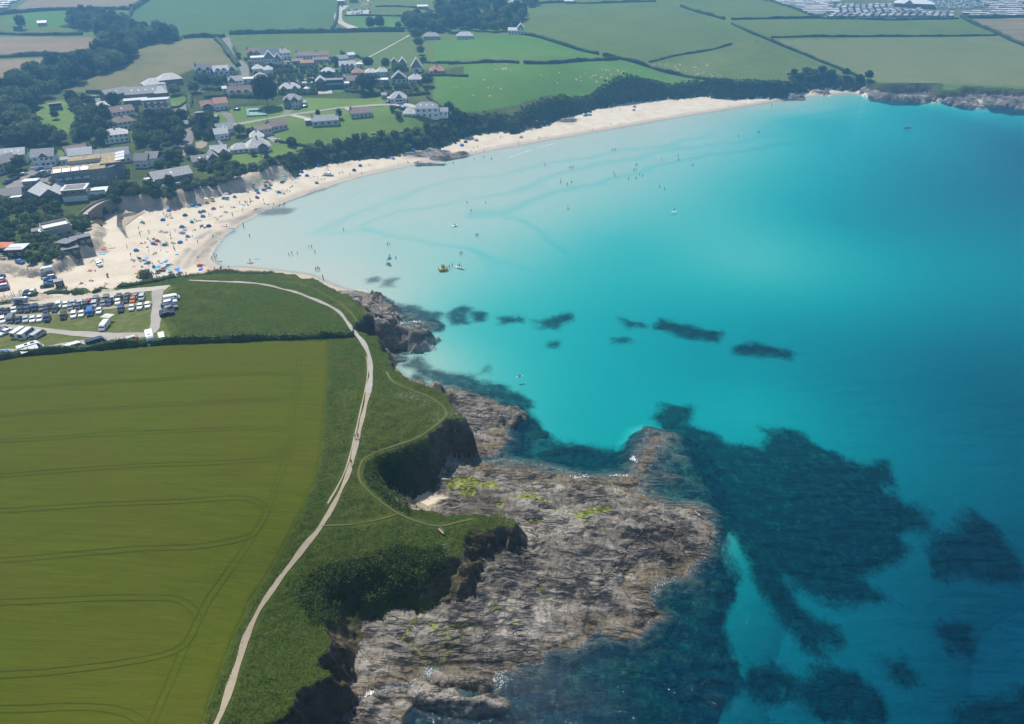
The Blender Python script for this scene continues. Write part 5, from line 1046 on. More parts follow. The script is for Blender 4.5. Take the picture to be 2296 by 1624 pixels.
t, w = S(rB,1370,1026,178,2.8,8,'gable',2.5,W_cream,R_brown,'single bungalow with brown roof alone on the lawn',yaw=8,chim=1,door=True)
t, w = S(rB,1057,1096,225,2.9,8.5,'gable',2.5,W_cream,R_slate,'long bungalow with grey roof on the clifftop lawn',yaw=5,chim=2,win=(1.9,1.3)); 
S(rB,907,1088,54,2.3,4,'flat',.3,W_slateh,R_light,'small grey shed left of the long bungalow',name='shed',cat='shed')
t, w = S(rB,650,1140,150,2.8,8,'gable',2.6,W_cream,R_brown,'L shaped cream bungalow with brown roofs on the clifftop lawn',yaw=18,chim=1); block(t,-w/2-9,-2.5,-w/2+.5,4.5,2.6,'gable',1.8,W_cream,R_brown,'x')
t, w = S(rA,1820,968,110,2.8,8,'gable',2.8,W_white,R_red,'white house with red tiled roof left of the tennis court',yaw=6,chim=0); block(t,w/2-.01,-2,w/2+8,7,4.4,'gable',2.6,W_white,R_red,'y' if False else 'x',chim=0); gablet(t,0,-.3,5,3.4,1,3,W_slateh,R_dark,(1.9,1.3))
t, w = S(rI,740,465,150,4.8,9,'mono',1.6,W_slateh,R_zinc,'grey cube house with sloping metal roof',yaw=-10,win=(1.9,1.3)); block(t,w/2,1,w/2+5,9,3,'flat',.3,W_black,R_dark,win=(1.9,1.3))
t, w = S(rI,1000,680,165,3.4,7,'gable',2.4,W_white,R_light,'white house with two light slate roofs above the sandy clearing',yaw=6); block(t,-w/2+2,6.9,w/2+4,13,4.2,'gable',2.8,W_white,R_light); gablet(t,w/2-1,5,4,4,2.2,6,W_white,R_light)
S(rI,1455,700,175,2.5,9,'hip',2.8,W_white,R_pale,'small hipped house with pale lichened roof',chim=1)
t, w = S(rI,1490,845,290,2.9,11,'hip',4,W_white,R_pale,'large hipped roof house with veranda above the dunes',yaw=8,chim=1,win=(1.9,1.3)); block(t,-w/2-8,2,-w/2+1,9,2.6,'hip',2.4,W_white,R_pale); gablet(t,w*.15,-.6,4.5,3.6,1.4,5,W_slateh,R_slate)
t, w = S(rI,960,915,200,3,8,'gable',2.8,W_white,R_light,'cluster of low white gables above the stone bungalow',yaw=-6); gablet(t,-w*.32,-2,6,2.8,2.6,8,W_white,R_light); gablet(t,w*.36,-1,5,2.8,2.2,7,W_white,R_light); block(t,-w*.2,7,w*.15,13,4.4,'gable',2.6,W_white,R_light,'y',chim=1)
t, w = S(rI,780,1015,300,2.6,8,'gable',2.2,W_white,R_dark,'long low white house with dark roofs and one white gable',yaw=6,sky=2); block(t,w/2-4.5,-1.5,w/2+1,8,3.4,'gable',2.6,W_white,R_slate,'y',chim=0)
t, w = S(rI,370,1235,470,2.9,10,'gable',2.6,W_stone,R_slate,'wide stone bungalow with grey gable roof behind the beach scrub',yaw=14,win=(1.9,1.3),sky=1); block(t,-w/2-3,-1.5,-w/2,6,2.6,'flat',.3,W_white,R_flat); m = MB(); m.box(-w/2+2,-5,-1.5,w/2-6,-4.6,1.0); m.build('terrace_wall', W_white, t)
S(rI,80,1035,150,4.4,9,'gable',2.4,W_white,R_dark,'white house with dark roof behind the hotel',yaw=-22,chim=0); S(rI,205,965,105,2.6,6,'flat',.3,W_white,R_flat,'low white flat garage behind the hotel',name='garage',cat='garage')
# slate roofed hall group
t, w = S(rA,1375,985,205,7,12,'mono',.9,W_white,R_light,'tall white modern building with slate base and timber balconies',yaw=-6,floors=3,win=(1.9,1.3),name='guest_house',cat='guest house'); m = MB(); m.box(-w/2-.1,-.1,-1,w/2+.1,.4,2.2); m.build('stone_base', W_stone, t); m = MB(); m.box(-w/2+1,-1.0,4.6,w/2+.8,0,5.5); m.build('balcony', W_cedar, t)
S(rA,1190,918,185,3,8,'flat',.3,W_stone,R_light,'long low flat roofed wing behind the white modern building',name='wing',cat='building',win=(1.9,1.3))
t, w = S(rA,1290,868,330,4,11,'gable',3.6,W_stone,R_slate,'long slate roofed hall with roof windows',sky=5,name='hall',cat='hall'); block(t,w*.2,-3,w*.5,8,4,'hip',3.4,W_stone,R_pale,'x')
S(rA,1050,862,190,3.4,9,'gable',3,W_stone,R_slate,'slate roofed wing angled beside the hall',yaw=32,sky=1,name='hall_wing',cat='hall')
t, w = S(rA,1365,785,170,3.6,12,'hip',3.4,W_stone,R_pale,'front one of the two pale hipped roof houses above the hall',yaw=12); t, w = S(rA,1505,748,185,4.2,12,'hip',3.4,W_stone,R_pale,'rear one of the two pale hipped roof houses above the hall',yaw=12)
t, w = S(rA,1787,657,140,3.8,9,'gable',3.4,W_slateh,R_dark,'dark dormer house on the edge of the meadow',chim=1); gablet(t,-w*.25,-.3,3,4.4,1.2,3,W_white,R_dark); gablet(t,w*.25,-.3,3,4.4,1.2,3,W_white,R_dark)
t, w = S(rA,1935,657,125,3,9,'gable',3.2,W_white,R_light,'white house with two bright roof windows below the meadow',win=(1.9,1.3)); [gablet(t,k*w,.8,3,4.2,.9,3,W_white,R_white) for k in (-.2,.2)]; block(t,w/2,0,w/2+5,8,3,'gable',3,W_cream,R_slate,'y')
t, w = S(rA,1092,1037,175,4.6,8,'gable',2.6,W_white,R_brown,'white house with brown grey roof below the hall',yaw=16,sky=1); t, w = S(rA,1105,1132,175,4.6,8,'hip',2.6,W_white,R_brown,'white two storey house with hipped brown roof left of the road trees',yaw=14,chim=1)
S(rA,1388,1064,170,2.8,8,'hip',2.4,W_white,R_brown,'white bungalow with brown roof beside the bare forecourt',yaw=8,chim=1); S(rA,925,965,165,2.8,9,'hip',2.2,W_white,R_pale,'pale roofed house half hidden below the small car park',sky=2)
S(rA,492,958,92,3,6,'mono',.8,W_black,R_slate,'dark timber shed in the garden clearing',name='shed',cat='shed'); S(rA,1028,1246,190,4.6,9,'hip',2.4,W_white,R_pale,'white house with pale hipped roof above the car park',chim=1)
S(rA,160,268,66,3,6,'mono',.6,W_timber,R_slate,'grey field shed beside the far conifer',name='shed',cat='shed'); S(rA,374,228,66,3,8,'gable',1.4,W_cream,R_white,'white roofed farm shed at the edge of the wood',name='farm_shed',cat='shed')
S(rA,1965,805,40,2.4,5,'gable',1.2,W_white,R_light,'tiny white shed left of the red brown dormer house',name='shed',cat='shed')
# grove and hilltop
S(rB,1978,347,138,2.8,8,'hip',2.6,W_cream,R_slate,'grey roofed bungalow under the grove trees'); t, w = S(rC,205,308,128,2.8,8,'hip',2.8,W_white,R_light,'white bungalow with blue door at the grove edge',door=True,chim=0)
t, w = S(rC,362,224,72,3,7,'gable',2.4,W_white,R_pale,'small white house deep in the grove'); gablet(t,1.5,-.8,3.4,3,2.2,4,W_white,R_pale)
t, w = S(rC,580,268,72,3,8,'gable',2,W_white,R_light,'white house with tall gable end above the bright field'); block(t,w/2,-1,w/2+6,8,5.5,'gable',3,W_white,R_pale,'y',floors=2,chim=1)
t, w = S(rC,595,60,125,3.4,12,'hip',4,W_white,R_light,'long white hipped house on the hill',win=(1.9,1.3)); S(rC,145,52,150,5,14,'gable',4.5,W_stone,R_dark,'dark stone barn on the skyline',name='barn',cat='barn'); S(rC,270,25,70,3.5,8,'gable',2,W_stone,R_pale,'small pale roofed building beside the barn',name='outbuilding',cat='outbuilding')
S(rC,1020,32,68,3,6,'gable',1.2,W_grey,R_white,'small white roofed shed on the pasture hedge',name='shed',cat='shed'); S(rB,1900,78,90,2.5,6,'gable',1.2,W_cream,R_white,'low pale stable near the paddocks',name='stable',cat='stable')
S(rB,1190,42,60,4,12,'gable',2,W_cedar,R_white,'white roofed farm barn at the end of the gravel track',name='barn',cat='barn'); S(rB,1300,25,70,3.4,8,'gable',2,W_stone,R_dark,'dark farm building behind the farm car park',name='farm_building',cat='building')
# hotel quarter
t, w = S(rE,720,548,300,5.2,9,'gable',3,W_white,R_slate,'big white house with grey roof and small front gable',yaw=-12,floors=2,sides='f'); gablet(t,w*.05,-.5,4.5,5.2,1.8,4,W_white,R_slate); m = MB(); m.box(-w/2-1,-4,-1,w/2-1,-3.7,1.2); m.build('garden_wall', W_white, t)
S(rE,240,512,330,4.8,8,'gable',2.6,W_white,R_light,'white house with light slate roof at the left edge',yaw=-14,sky=3); t, w = S(rE,130,640,360,5,9,'gable',2.8,W_cream,R_dark,'grey roofed terrace running out of frame at the left',yaw=28)
S(rE,1240,402,300,2.8,9,'gable',2.8,W_cream,R_brown,'bungalow with brown roof behind the white houses',yaw=10); S(rE,1300,495,330,4.4,8,'gable',2.8,W_white,R_light,'white house with light roof directly behind the hotel',yaw=-6); S(rE,1060,520,150,2.6,6,'flat',.3,W_white,R_slate,'low white garage beside the white house',name='garage',cat='garage')
t, w = S(rE,1800,505,480,4.4,8,'gable',2.8,W_white,R_slate,'long white terrace with grey roof behind the hotel',yaw=-4); S(rE,2230,575,190,4,8,'gable',2.6,W_white,R_dark,'white house at the right end of the hotel',yaw=-20)
t, w = house_at(rE,1340,892,760,-4,'hotel'); hw = w/2
block(t,-hw,0,hw-1,12,8.6,'flat',.3,W_slateh,R_sedum,win=(1.3,1.15),floors=3,nwin=9,sides='fr'); block(t,-hw+7,12.02,hw-3,20,10.6,'flat',.3,W_cream,R_sedum,floors=3,sides='r')
block(t,hw-3,6,hw+6,26,9.2,'flat',.3,W_slateh,R_sedum,floors=3,sides='fr')
m = MB(); n = 24; ring0 = []; 
for k in range(n+1):
    a = -math.pi/2+math.pi/2*k/n; ring0.append((hw-1.02+4.5*math.cos(a), 4.5+4.5*math.sin(a)))
vs = [(x_, y_, -1) for x_, y_ in ring0]+[(x_, y_, 8.75) for x_, y_ in ring0]; m.add(vs, [(k,k+1,n+2+k,n+1+k) for k in range(n)]+[tuple(range(n+1,2*n+2))]); m.build('rounded_corner', W_slateh, t)
for k in range(4):
    x_ = -hw+1.0+k*3.9; m = MB(); M_ = Matrix.Translation((x_, -1.1, 9.15)) @ Matrix.Rotation(math.radians(7), 4, 'X'); m.box(0,0,0,3.3,4.2,.18,0,M_); m.build('roof_canopy', R_zinc, t)
    m = MB(); m.box(x_+.3,-1.2,5.4,x_+3.0,-.9,6.4); m.build('balcony_glass', M_turq, t)
for k in range(3):
    y_ = 8+k*6; m = MB(); M_ = Matrix.Translation((hw+3.6, y_, 9.5)) @ Matrix.Rotation(math.radians(-6), 4, 'Y'); m.box(0,0,0,4.4,5,.18,0,M_); m.build('roof_canopy', R_zinc, t)
for k in range(6): sub(SKYL, t, (-hw+4+k*(w-8)/5, 8, 8.95), 0, 'roof_light', -math.pi/2)
tag(t, 'large slate clad hotel with brown planted flat roofs and white canopies', 'hotel')
t, w = S(rE,505,1125,250,3.2,14,'gable',2.6,W_timber,R_light,'left dark timber house with broad front gable',yaw=-22,axis='y',win=(1.9,1.3),dark=False); t, w = S(rE,835,1105,250,3.4,14,'gable',2.8,W_timber,R_light,'right dark timber house with broad front gable',yaw=-22,axis='y',win=(1.9,1.3))
t, w = S(rE,1200,1095,330,5.4,9,'flat',.3,W_cedar,R_flat,'modern house with cedar upper floor and white base',yaw=-14,floors=2,win=(1.9,1.3)); m = MB(); m.box(-w/2-.1,-.12,-1,w/2+.1,.3,2.5); m.build('white_base', W_white, t); block(t,w/2,1.5,w/2+8,10,2.8,'flat',.3,W_white,R_flat,win=(1.9,1.3)); m = MB(); m.box(w/2+.3,1.2,3.1,w/2+8,1.4,4.1); m.build('balcony_glass', M_turq, t); m = MB(); m.box(-w/2+1,1,5.65,w/2-1,8,5.8); m.build('solar_panels', R_dark, t)
S(rE,170,1090,330,2.6,9,'gable',2.2,W_white,R_dark,'white bungalow with dark roof left of the timber gables',yaw=-10,win=(1.9,1.3)); S(rE,272,1135,130,2.6,4,'mono',.5,W_white,R_white,'white garden shed in front of the dark roofed bungalow',yaw=-14,name='shed',cat='shed')
S(rE,488,872,195,2.6,5,'mono',.3,W_conc,R_flat,'small flat roofed store in the hotel car park',yaw=-16,name='store',cat='store')
# by the sand
t, w = S(rG,800,432,310,4.2,8,'flat',.3,W_conc,R_flat,'concrete lifeguard block with parapet roof above the sand',yaw=10,win=(1.9,1.3),name='lifeguard_station',cat='lifeguard station')
for x0_,y0_,x1_,y1_ in ((-w/2,0,w/2,.25),(-w/2,7.75,w/2,8),(-w/2,.25,-w/2+.25,7.75),(w/2-.25,.25,w/2,7.75)): m = MB(); m.box(x0_,y0_,4.2,x1_,y1_,5.3); m.build('parapet', W_conc, t)
S(rG,590,432,80,2.6,4,'flat',.3,W_conc,R_flat,'small concrete store left of the lifeguard block',name='store',cat='store'); S(rG,495,415,85,2.2,4,'flat',.3,W_black,R_dark,'black open shelter left of the small store',name='shelter',cat='shelter')
S(rG,1095,532,215,2.8,5,'mono',.5,W_black,R_dark,'rearmost black beach shack with kayak racks',yaw=8,name='beach_shack',cat='shack',sides='f'); S(rG,975,580,120,2.6,7,'mono',.6,W_black,R_dark,'middle black beach shack with angled roof',yaw=38,name='beach_shack',cat='shack')
S(rG,952,672,185,2.7,4,'mono',.4,W_black,R_dark,'front black beach shack with blue panel',yaw=4,name='beach_shack',cat='shack'); t, w = S(rG,215,690,190,3.2,6,'flat',.3,W_black,R_flat,'black beach cafe with roof terrace',yaw=-28,name='beach_cafe',cat='cafe')
for k in range(12):
    m = MB(); x_ = -w/2+w*k/11; m.box(x_-.04,0,3.4,x_+.04,.08,4.4); m.build('railing_post', W_black, t)
m = MB(); m.box(-w/2,0,4.35,w/2,.08,4.45); m.box(-w/2,5.9,4.35,w/2,5.98,4.45); m.build('handrail', W_black, t)
M_orange = flat('orange_canvas', (.62,.20,.09), .8, var=.08)
p = hp(rG,60,605); t = empty('cafe_canopy', p); m = MB()
m.add([(-3.6,-3,2.6),(3.2,-3,2.6),(3.2,3,2.6),(-3.6,3,2.6),(-.2,0,3.9)], [(0,1,4),(1,2,4),(2,3,4),(3,0,4)]); m.add([(-3.6,-3,2.3),(3.2,-3,2.3),(3.2,3,2.3),(-3.6,3,2.3),(-3.6,-3,2.6),(3.2,-3,2.6),(3.2,3,2.6),(-3.6,3,2.6)], [(0,1,5,4),(1,2,6,5),(2,3,7,6),(3,0,4,7)]); m.build('canvas', M_orange, t)
for a_, b_ in ((-3.5,-2.9),(3.1,-2.9),(3.1,2.9),(-3.5,2.9)): m = MB(); m.cyl((a_,b_,-.5),(a_,b_,2.5),.06,n=6); m.build('pole', M_frame, t)
tag(t, 'orange canvas canopy beside the beach cafe', 'canopy')
t, w = S(rG,795,1085,95,2.5,2.6,'flat',.3,W_timber,R_slate,'small dark beach hut with timber deck by the parked cars',name='beach_hut',cat='hut'); m = MB(); m.box(-w/2-1.4,-1.6,-.3,w/2+.8,-.02,.35); m.build('deck', W_cedar, t)
M_steel = flat('polished_steel', (.55,.56,.57), .25, metal=.8, var=.05)
p = hp(rG,285,1300); t = empty('catering_trailer', p, math.radians(10)); m = MB(); L_ = 4.8
m.loft([[(x_, s_*1.1*math.sin(a)*k, 1.55+1.15*math.cos(a)*k) for a, s_ in ((i*math.pi/8, 1) for i in range(16))] for x_, k in ((-L_/2-.5,.55),(-L_/2,.95),(-L_/2+.6,1),(L_/2-.6,1),(L_/2,.95),(L_/2+.5,.55))]); m.build('body', M_steel, t, smooth=True)
for x_ in (-.6,.6): m = MB(); m.cyl((x_,-1.0,.35),(x_,-.8,.35),.35,n=12); m.build('wheel', W_black, t)
m = MB(); m.box(-1.2,-1.3,1.3,1.2,-1.05,2.2); m.build('serving_hatch', M_pane, t); tag(t, 'rounded silver catering trailer beside the gravel drive', 'trailer')
# stone bridge over the stream
pa, pb = hp(rE,1360,1370), hp(rE,1745,1120); t = empty('stone_bridge', (pa+pb)/2, math.atan2((pb-pa).y, (pb-pa).x)); L_ = (pb-pa).length; m = MB(); N_ = 24
top = lambda s_: 2.6+1.0*(1-(2*s_)**2)
for side in (-1.9, 1.9):
    vs = []; 
    for k in range(N_+1):
        s_ = k/N_-.5; x_ = s_*L_; zb = -2.0
        if abs(s_-.05) < .12: zb = -2+max(0, math.sqrt(max(0, .0144-(s_-.05)**2))/.12*3.6)
        vs += [(x_,side-.25,zb),(x_,side-.25,top(s_)),(x_,side+.25,top(s_)),(x_,side+.25,zb)]
    m.add(vs, [(k*4+j,k*4+(j+1)%4,(k+1)*4+(j+1)%4,(k+1)*4+j) for k in range(N_) for j in range(4)]+[(0,3,2,1),(N_*4,N_*4+1,N_*4+2,N_*4+3)])
m.build('side_wall', W_stone, t); m = MB(); vs = []
for k in range(N_+1):
    s_ = k/N_-.5; vs += [(s_*L_,-1.66,top(s_)-.9),(s_*L_,1.66,top(s_)-.9),(s_*L_,1.66,top(s_)-1.3),(s_*L_,-1.66,top(s_)-1.3)]
m.add(vs, [(k*4+j,k*4+(j+1)%4,(k+1)*4+(j+1)%4,(k+1)*4+j) for k in range(N_) for j in range(4)]); m.build('roadway', M_gravel, t)
tag(t, 'arched grey stone bridge over the stream beside the beach', 'bridge')
# gazebo
p = hp(rB,892,797); t = empty('gazebo', p); m = MB(); m.cyl((0,0,-.3),(0,0,2.1),1.9,n=8); m.build('wall', W_white, t); m = MB(); m.cyl((0,0,2.1),(0,0,3.2),2.3,.15,8); m.build('roof', R_white, t); tag(t, 'round white gazebo beside the wide cottage', 'gazebo')
# ------------------------------------------------------------------ vehicles
M_tyre = flat('tyre_rubber', (.02,.02,.02), .8); M_rim = flat('alloy_rim', (.40,.40,.41), .35, metal=.7, var=.03); M_glass = flat('car_glass', (.03,.04,.05), .06, spec=.9, var=.1); M_lamp = flat('headlamp_lens', (.75,.75,.72), .15, var=.02); M_tail = flat('tail_lamp', (.35,.02,.02), .25, var=.05)
def paint(name, c): return flat('paint_'+name, c, .22, metal=.15, spec=.6, var=.03)
PAINT = {'white': (.78,.78,.77), 'silver': (.46,.47,.48), 'grey': (.17,.175,.18), 'black': (.018,.019,.022), 'navy': (.02,.035,.09), 'blue': (.02,.13,.42), 'red': (.42,.03,.03), 'orange': (.55,.13,.02), 'olive': (.13,.14,.10), 'teal': (.04,.20,.25), 'mint': (.55,.68,.62), 'cream': (.70,.66,.56), 'pink': (.6,.3,.3)}
PAINT = {k: paint(k, v) for k, v in PAINT.items()}
m = MB(); m.cyl((0,-.11,0),(0,.11,0),.32,n=14); TYRE = m.mesh('tyre', [M_tyre]); m = MB(); m.cyl((0,-.125,0),(0,.125,0),.20,n=10); RIM = m.mesh('rim', [M_rim])
def quadbox(m, a, b, c, d, th=.02):
    a, b, c, d = map(Vector, (a, b, c, d)); n = (b-a).cross(d-a).normalized()*th
    v = [a-n, b-n, c-n, d-n, a+n, b+n, c+n, d+n]; m.add(v, [(3,2,1,0),(4,5,6,7),(0,1,5,4),(1,2,6,5),(2,3,7,6),(3,0,4,7)])
def car_parts(L, Wd, Hh, hood, boot, zb=.28, zbelt=.95, cab=(.30,.43,.80,.97), tumb=.80):
    """body shell plus separate glass, lamps; x is forward"""
    P = []; w = Wd/2; m = MB(); xs = [(-L/2, .80, .86), (-L/2+.18, .97, .97), (-L*.18, 1, 1), (L*.18, 1, 1), (L/2-.22, .97, .95), (L/2, .78, .82)]
    zt = [boot*.92, boot, zbelt, zbelt, hood, hood*.80]; rings = []
    for (x, kw, kz), z in zip(xs, zt):
        rings.append([(x,-w*kw*.9,zb),(x,-w*kw,zb+.18),(x,-w*kw*.985,z-.13),(x,-w*kw*.88,z),(x,w*kw*.88,z),(x,w*kw*.985,z-.13),(x,w*kw,zb+.18),(x,w*kw*.9,zb)])
    m.loft(rings)
    x0, x1, x2, x3 = [L/2-L*c for c in cab][::1]; wb = w*.90; wr = w*tumb
    B = [(x0,-wb,zbelt-.03),(x3,-wb,zbelt-.03),(x3,wb,zbelt-.03),(x0,wb,zbelt-.03)]; T = [(x1,-wr,Hh-.05),(x2,-wr,Hh-.04),(x2,wr,Hh-.04),(x1,wr,Hh-.05)]; T2 = [(x1-.15,-wr*.85,Hh),(x2+.12,-wr*.85,Hh),(x2+.12,wr*.85,Hh),(x1-.15,wr*.85,Hh)]
    m.add(B+T+T2, [(0,1,5,4),(1,2,6,5),(2,3,7,6),(3,0,4,7),(4,5,9,8),(5,6,10,9),(6,7,11,10),(7,4,8,11),(8,9,10,11)])
    P.append(('body', m.mesh('body', [PAINT['white']]), True, None))
    def lerp(a, b, t): return tuple(a[i]+(b[i]-a[i])*t for i in range(3))
    def pane(nm, a, b, c, d, ins=.10):
        A = lerp(lerp(a,b,ins),lerp(d,c,ins),.12); Bq = lerp(lerp(a,b,1-ins),lerp(d,c,1-ins),.12); Cq = lerp(lerp(a,b,1-ins),lerp(d,c,1-ins),.92); Dq = lerp(lerp(a,b,ins),lerp(d,c,ins),.92)
        q = MB(); quadbox(q, A, Bq, Cq, Dq); P.append((nm, q.mesh(nm, [M_glass]), False, None))
    pane('windscreen', B[3], B[0], T[0], T[3], .06); pane('rear_window', B[1], B[2], T[2], T[1], .08); pane('side_window', B[0], B[1], T[1], T[0], .07); pane('side_window', B[2], B[3], T[3], T[2], .07)
    for s_ in (-1, 1):
        q = MB(); q.box(L/2-.17, s_*w*.62-.16, hood*.72-.07, L/2+.015, s_*w*.62+.16, hood*.72+.07); P.append(('headlight', q.mesh('headlight', [M_lamp]), False, None))
        q = MB(); q.box(-L/2-.015, s_*w*.64-.12, boot*.80-.12, -L/2+.12, s_*w*.64+.12, boot*.80+.05); P.append(('tail_light', q.mesh('tail_light', [M_tail]), False, None))
        for x in (L*.31, -L*.30): P.append(('wheel', None, False, (x, s_*(w-.10), .32)))
    return P
def van_parts(L, Wd, Hh, glassy=True, nose=.85, coach=False, zb=.3):
    P = []; w = Wd/2; m = MB(); zh = 1.15 if not coach else 1.3
    prof = [(-L/2, Hh*.97), (-L/2+.25, Hh), (L/2-nose-.55, Hh), (L/2-nose, Hh*.88), (L/2-.30, zh), (L/2, zh*.78)]; rings = []
    for i, (x, z) in enumerate(prof):
        k = .94 if i in (0, 5) else 1; t = .90 if z > 1.4 else .95
        rings.append([(x,-w*k*.93,zb),(x,-w*k,zb+.2),(x,-w*k,min(1.1, z-.1)),(x,-w*k*t,z),(x,w*k*t,z),(x,w*k,min(1.1, z-.1)),(x,w*k,zb+.2),(x,w*k*.93,zb)])
    m.loft(rings); P.append(('body', m.mesh('body', [PAINT['white']]), True, None))
    q = MB(); a = L/2-.34; b = L/2-nose-.02; quadbox(q, (a,w*.86,zh+.06), (a,-w*.86,zh+.06), (b,-w*.80,Hh*.86), (b,w*.80,Hh*.86)); P.append(('windscreen', q.mesh('windscreen', [M_glass]), False, None))
    q = MB(); quadbox(q, (-L/2-.005,-w*.72,1.15), (-L/2-.005,w*.72,1.15), (-L/2+.0,w*.70,Hh*.86), (-L/2+.0,-w*.70,Hh*.86)); P.append(('rear_window', q.mesh('rear_window', [M_glass]), False, None))
    n = 4 if glassy else 1; span = (L-nose-1.2)
    for s_ in (-1, 1):
        for k in range(n):
            x1 = L/2-nose-.12-k*span/4; x0 = x1-span/4+.12; q = MB(); z0, z1 = 1.2, Hh*.87; t0 = w*(1-(z0-1.1)/(Hh-1.1)*.08)+.008; t1 = w*(1-(z1-1.1)/(Hh-1.1)*.098)+.008
            quadbox(q, (x1, s_*t0, z0), (x0, s_*t0, z0), (x0, s_*t1, z1), (x1-.05, s_*t1, z1)); P.append(('side_window', q.mesh('side_window', [M_glass]), False, None))
        q = MB(); q.box(L/2-.22, s_*w*.66-.15, .72, L/2+.015, s_*w*.66+.15, .92); P.append(('headlight', q.mesh('headlight', [M_lamp]), False, None))
        q = MB(); q.box(-L/2-.015, s_*w*.84-.07, .8, -L/2+.1, s_*w*.84+.07, 1.25); P.append(('tail_light', q.mesh('tail_light', [M_tail]), False, None))
        for x in (L*.33, -L*.29): P.append(('wheel', None, False, (x, s_*(w-.10), .33)))
    return P
def boxm(nm, mat, *b): q = MB(); q.box(*b); return (nm, q.mesh(nm, [mat]), False, None)
VK = {'hatchback': car_parts(4.1,1.78,1.47,.86,1.0), 'saloon': car_parts(4.6,1.82,1.44,.85,.98,cab=(.28,.42,.72,.90)), 'estate car': car_parts(4.7,1.84,1.50,.87,1.02,cab=(.28,.41,.88,.985)),
      'off-roader': car_parts(4.5,1.90,1.78,1.05,1.15,.36,1.12,(.28,.36,.90,.985),.84), 'people carrier': car_parts(4.5,1.88,1.72,.98,1.1,.3,1.05,(.20,.36,.90,.985),.82),
      'van': van_parts(5.0,1.95,2.05,False), 'tall van': van_parts(5.7,2.0,2.65,False), 'minibus': van_parts(5.8,2.0,2.6,True), 'camper van': van_parts(4.9,1.92,2.0,True), 'motorhome': van_parts(6.6,2.3,3.0,False,1.0,True)}
VK['pick-up truck'] = car_parts(5.2,1.86,1.80,1.05,1.10,.38,1.08,(.26,.35,.52,.60),.84)
def vehicle(kind, p, yaw, col, label, group=None, extra=()):
    t = empty(kind.replace(' ', '_').replace('-', '_'), p, yaw)
    for nm, me, painted, wh in list(VK[kind])+list(extra):
        if nm == 'wheel':
            wv = empty('wheel', wh); wv.parent = t; sub(TYRE, wv, (0,0,0), 0, 'tyre'); sub(RIM, wv, (0,0,0), 0, 'rim'); continue
        o = sub(me, t, (0,0,0), 0, nm)
        if painted: o.material_slots[0].link = 'OBJECT'; o.material_slots[0].material = PAINT[col]
    return tag(t, label, kind.split()[-1] if 'van' in kind else kind if ' ' not in kind else {'estate car':'car','people carrier':'car','pick-up truck':'truck'}[kind] if kind in ('estate car','people carrier','pick-up truck') else kind, group)
CATS = {'hatchback':'car','saloon':'car','off-roader':'car'}
def park_row(f, s, yaw, phrase, group, dz=0.0):
    """x,y,kind,colour  read as the middle of each vehicle's ground contact"""
    K = {'h':'hatchback','s':'saloon','e':'estate car','o':'off-roader','p':'people carrier','v':'van','t':'tall van','m':'minibus','c':'camper van','k':'pick-up truck'}
    it = []
    for q in s.split(): x, y, k, c = q.split(','); it.append((float(x), float(y), K[k], c))
    it.sort(key=lambda a: a[0]); cnt = {}
    for a in it: cnt[(a[2], a[3])] = cnt.get((a[2], a[3]), 0)+1
    seen = {}
    for i, (x, y, k, c) in enumerate(it):
        p = hp(f, x, y); view = math.atan2(p.x, p.y); seen[(k, c)] = seen.get((k, c), 0)+1
        lab = f'{c} {k}, ' + ('only one of its kind' if False else f'{ordw(i)} from left') + f' {phrase}'
        o = vehicle(k, (p.x, p.y, p.z+dz), math.radians(yaw)+rnd.gauss(0,.05)-view, c, lab, group)
        o['category'] = CATS.get(k, 'van' if 'van' in k else 'car' if k in ('estate car','people carrier') else k)
DN = -104   # nose towards the viewer, a little to the left
park_row(rH, "1180,362,o,grey 1310,345,o,olive 1387,348,h,silver 1470,338,o,black 1566,322,e,black 1662,322,h,grey 1748,330,p,silver", DN, 'in the topmost car park row', 'cars in the topmost row')
park_row(rH, "815,420,h,white 900,402,h,silver 992,398,h,silver 1092,385,h,red 1165,418,o,silver 1270,404,h,grey 1350,396,s,navy 1452,384,h,white 1556,364,s,black 1636,362,h,orange 725,422,e,white", DN, 'in the second car park row', 'cars in the second row')
park_row(rH, "15,500,s,navy 87,498,s,black 182,488,h,white 257,486,h,black 342,480,h,navy 437,462,o,navy 522,458,h,grey 575,486,s,black 612,440,s,black 682,476,e,black 870,454,h,grey 967,444,h,navy 1060,432,o,black", DN, 'in the third car park row', 'cars in the third row')
park_row(rH, "38,606,e,white 143,604,v,grey 235,608,h,navy 325,602,h,silver 410,600,h,white 497,592,h,white 585,590,o,navy 788,564,o,black 912,542,e,white 1010,532,h,white 1117,512,v,blue 1225,496,h,white 1490,476,o,navy 1625,456,h,mint 1725,440,h,white 1818,424,h,white", DN, 'along the near side of the earth lane', 'cars along the earth lane')
park_row(rH, "2115,345,v,white 2088,388,e,white 2071,425,e,navy 2095,458,e,grey 2050,495,s,black 2052,526,s,black", 0, 'in the stack beside the grey lane', 'cars beside the grey lane')
park_row(rH, "75,756,s,white 10,738,s,black", -150, 'at the left end of the lower lane', 'cars at the left of the lower lane')
park_row(rH, "262,780,m,white 348,792,m,white 480,792,c,silver", 38, 'of the three buses on the lower grass', 'buses on the lower grass')
park_row(rH, "335,272,s,navy 402,265,h,white", -120, 'behind the silver trailer', 'cars behind the silver trailer')
park_row(rG, "612,880,v,white 626,912,e,silver 640,935,e,grey 652,962,e,white 662,992,s,navy 662,1028,s,blue 622,1075,s,black", 178, 'in the line on the sand car park', 'cars lined up on the sand')
park_row(rG, "-8,965,s,navy 12,1005,h,white 16,1040,s,red 36,1085,e,white 42,1120,s,navy", 172, 'at the left edge of the sand car park', 'cars at the left edge of the sand')
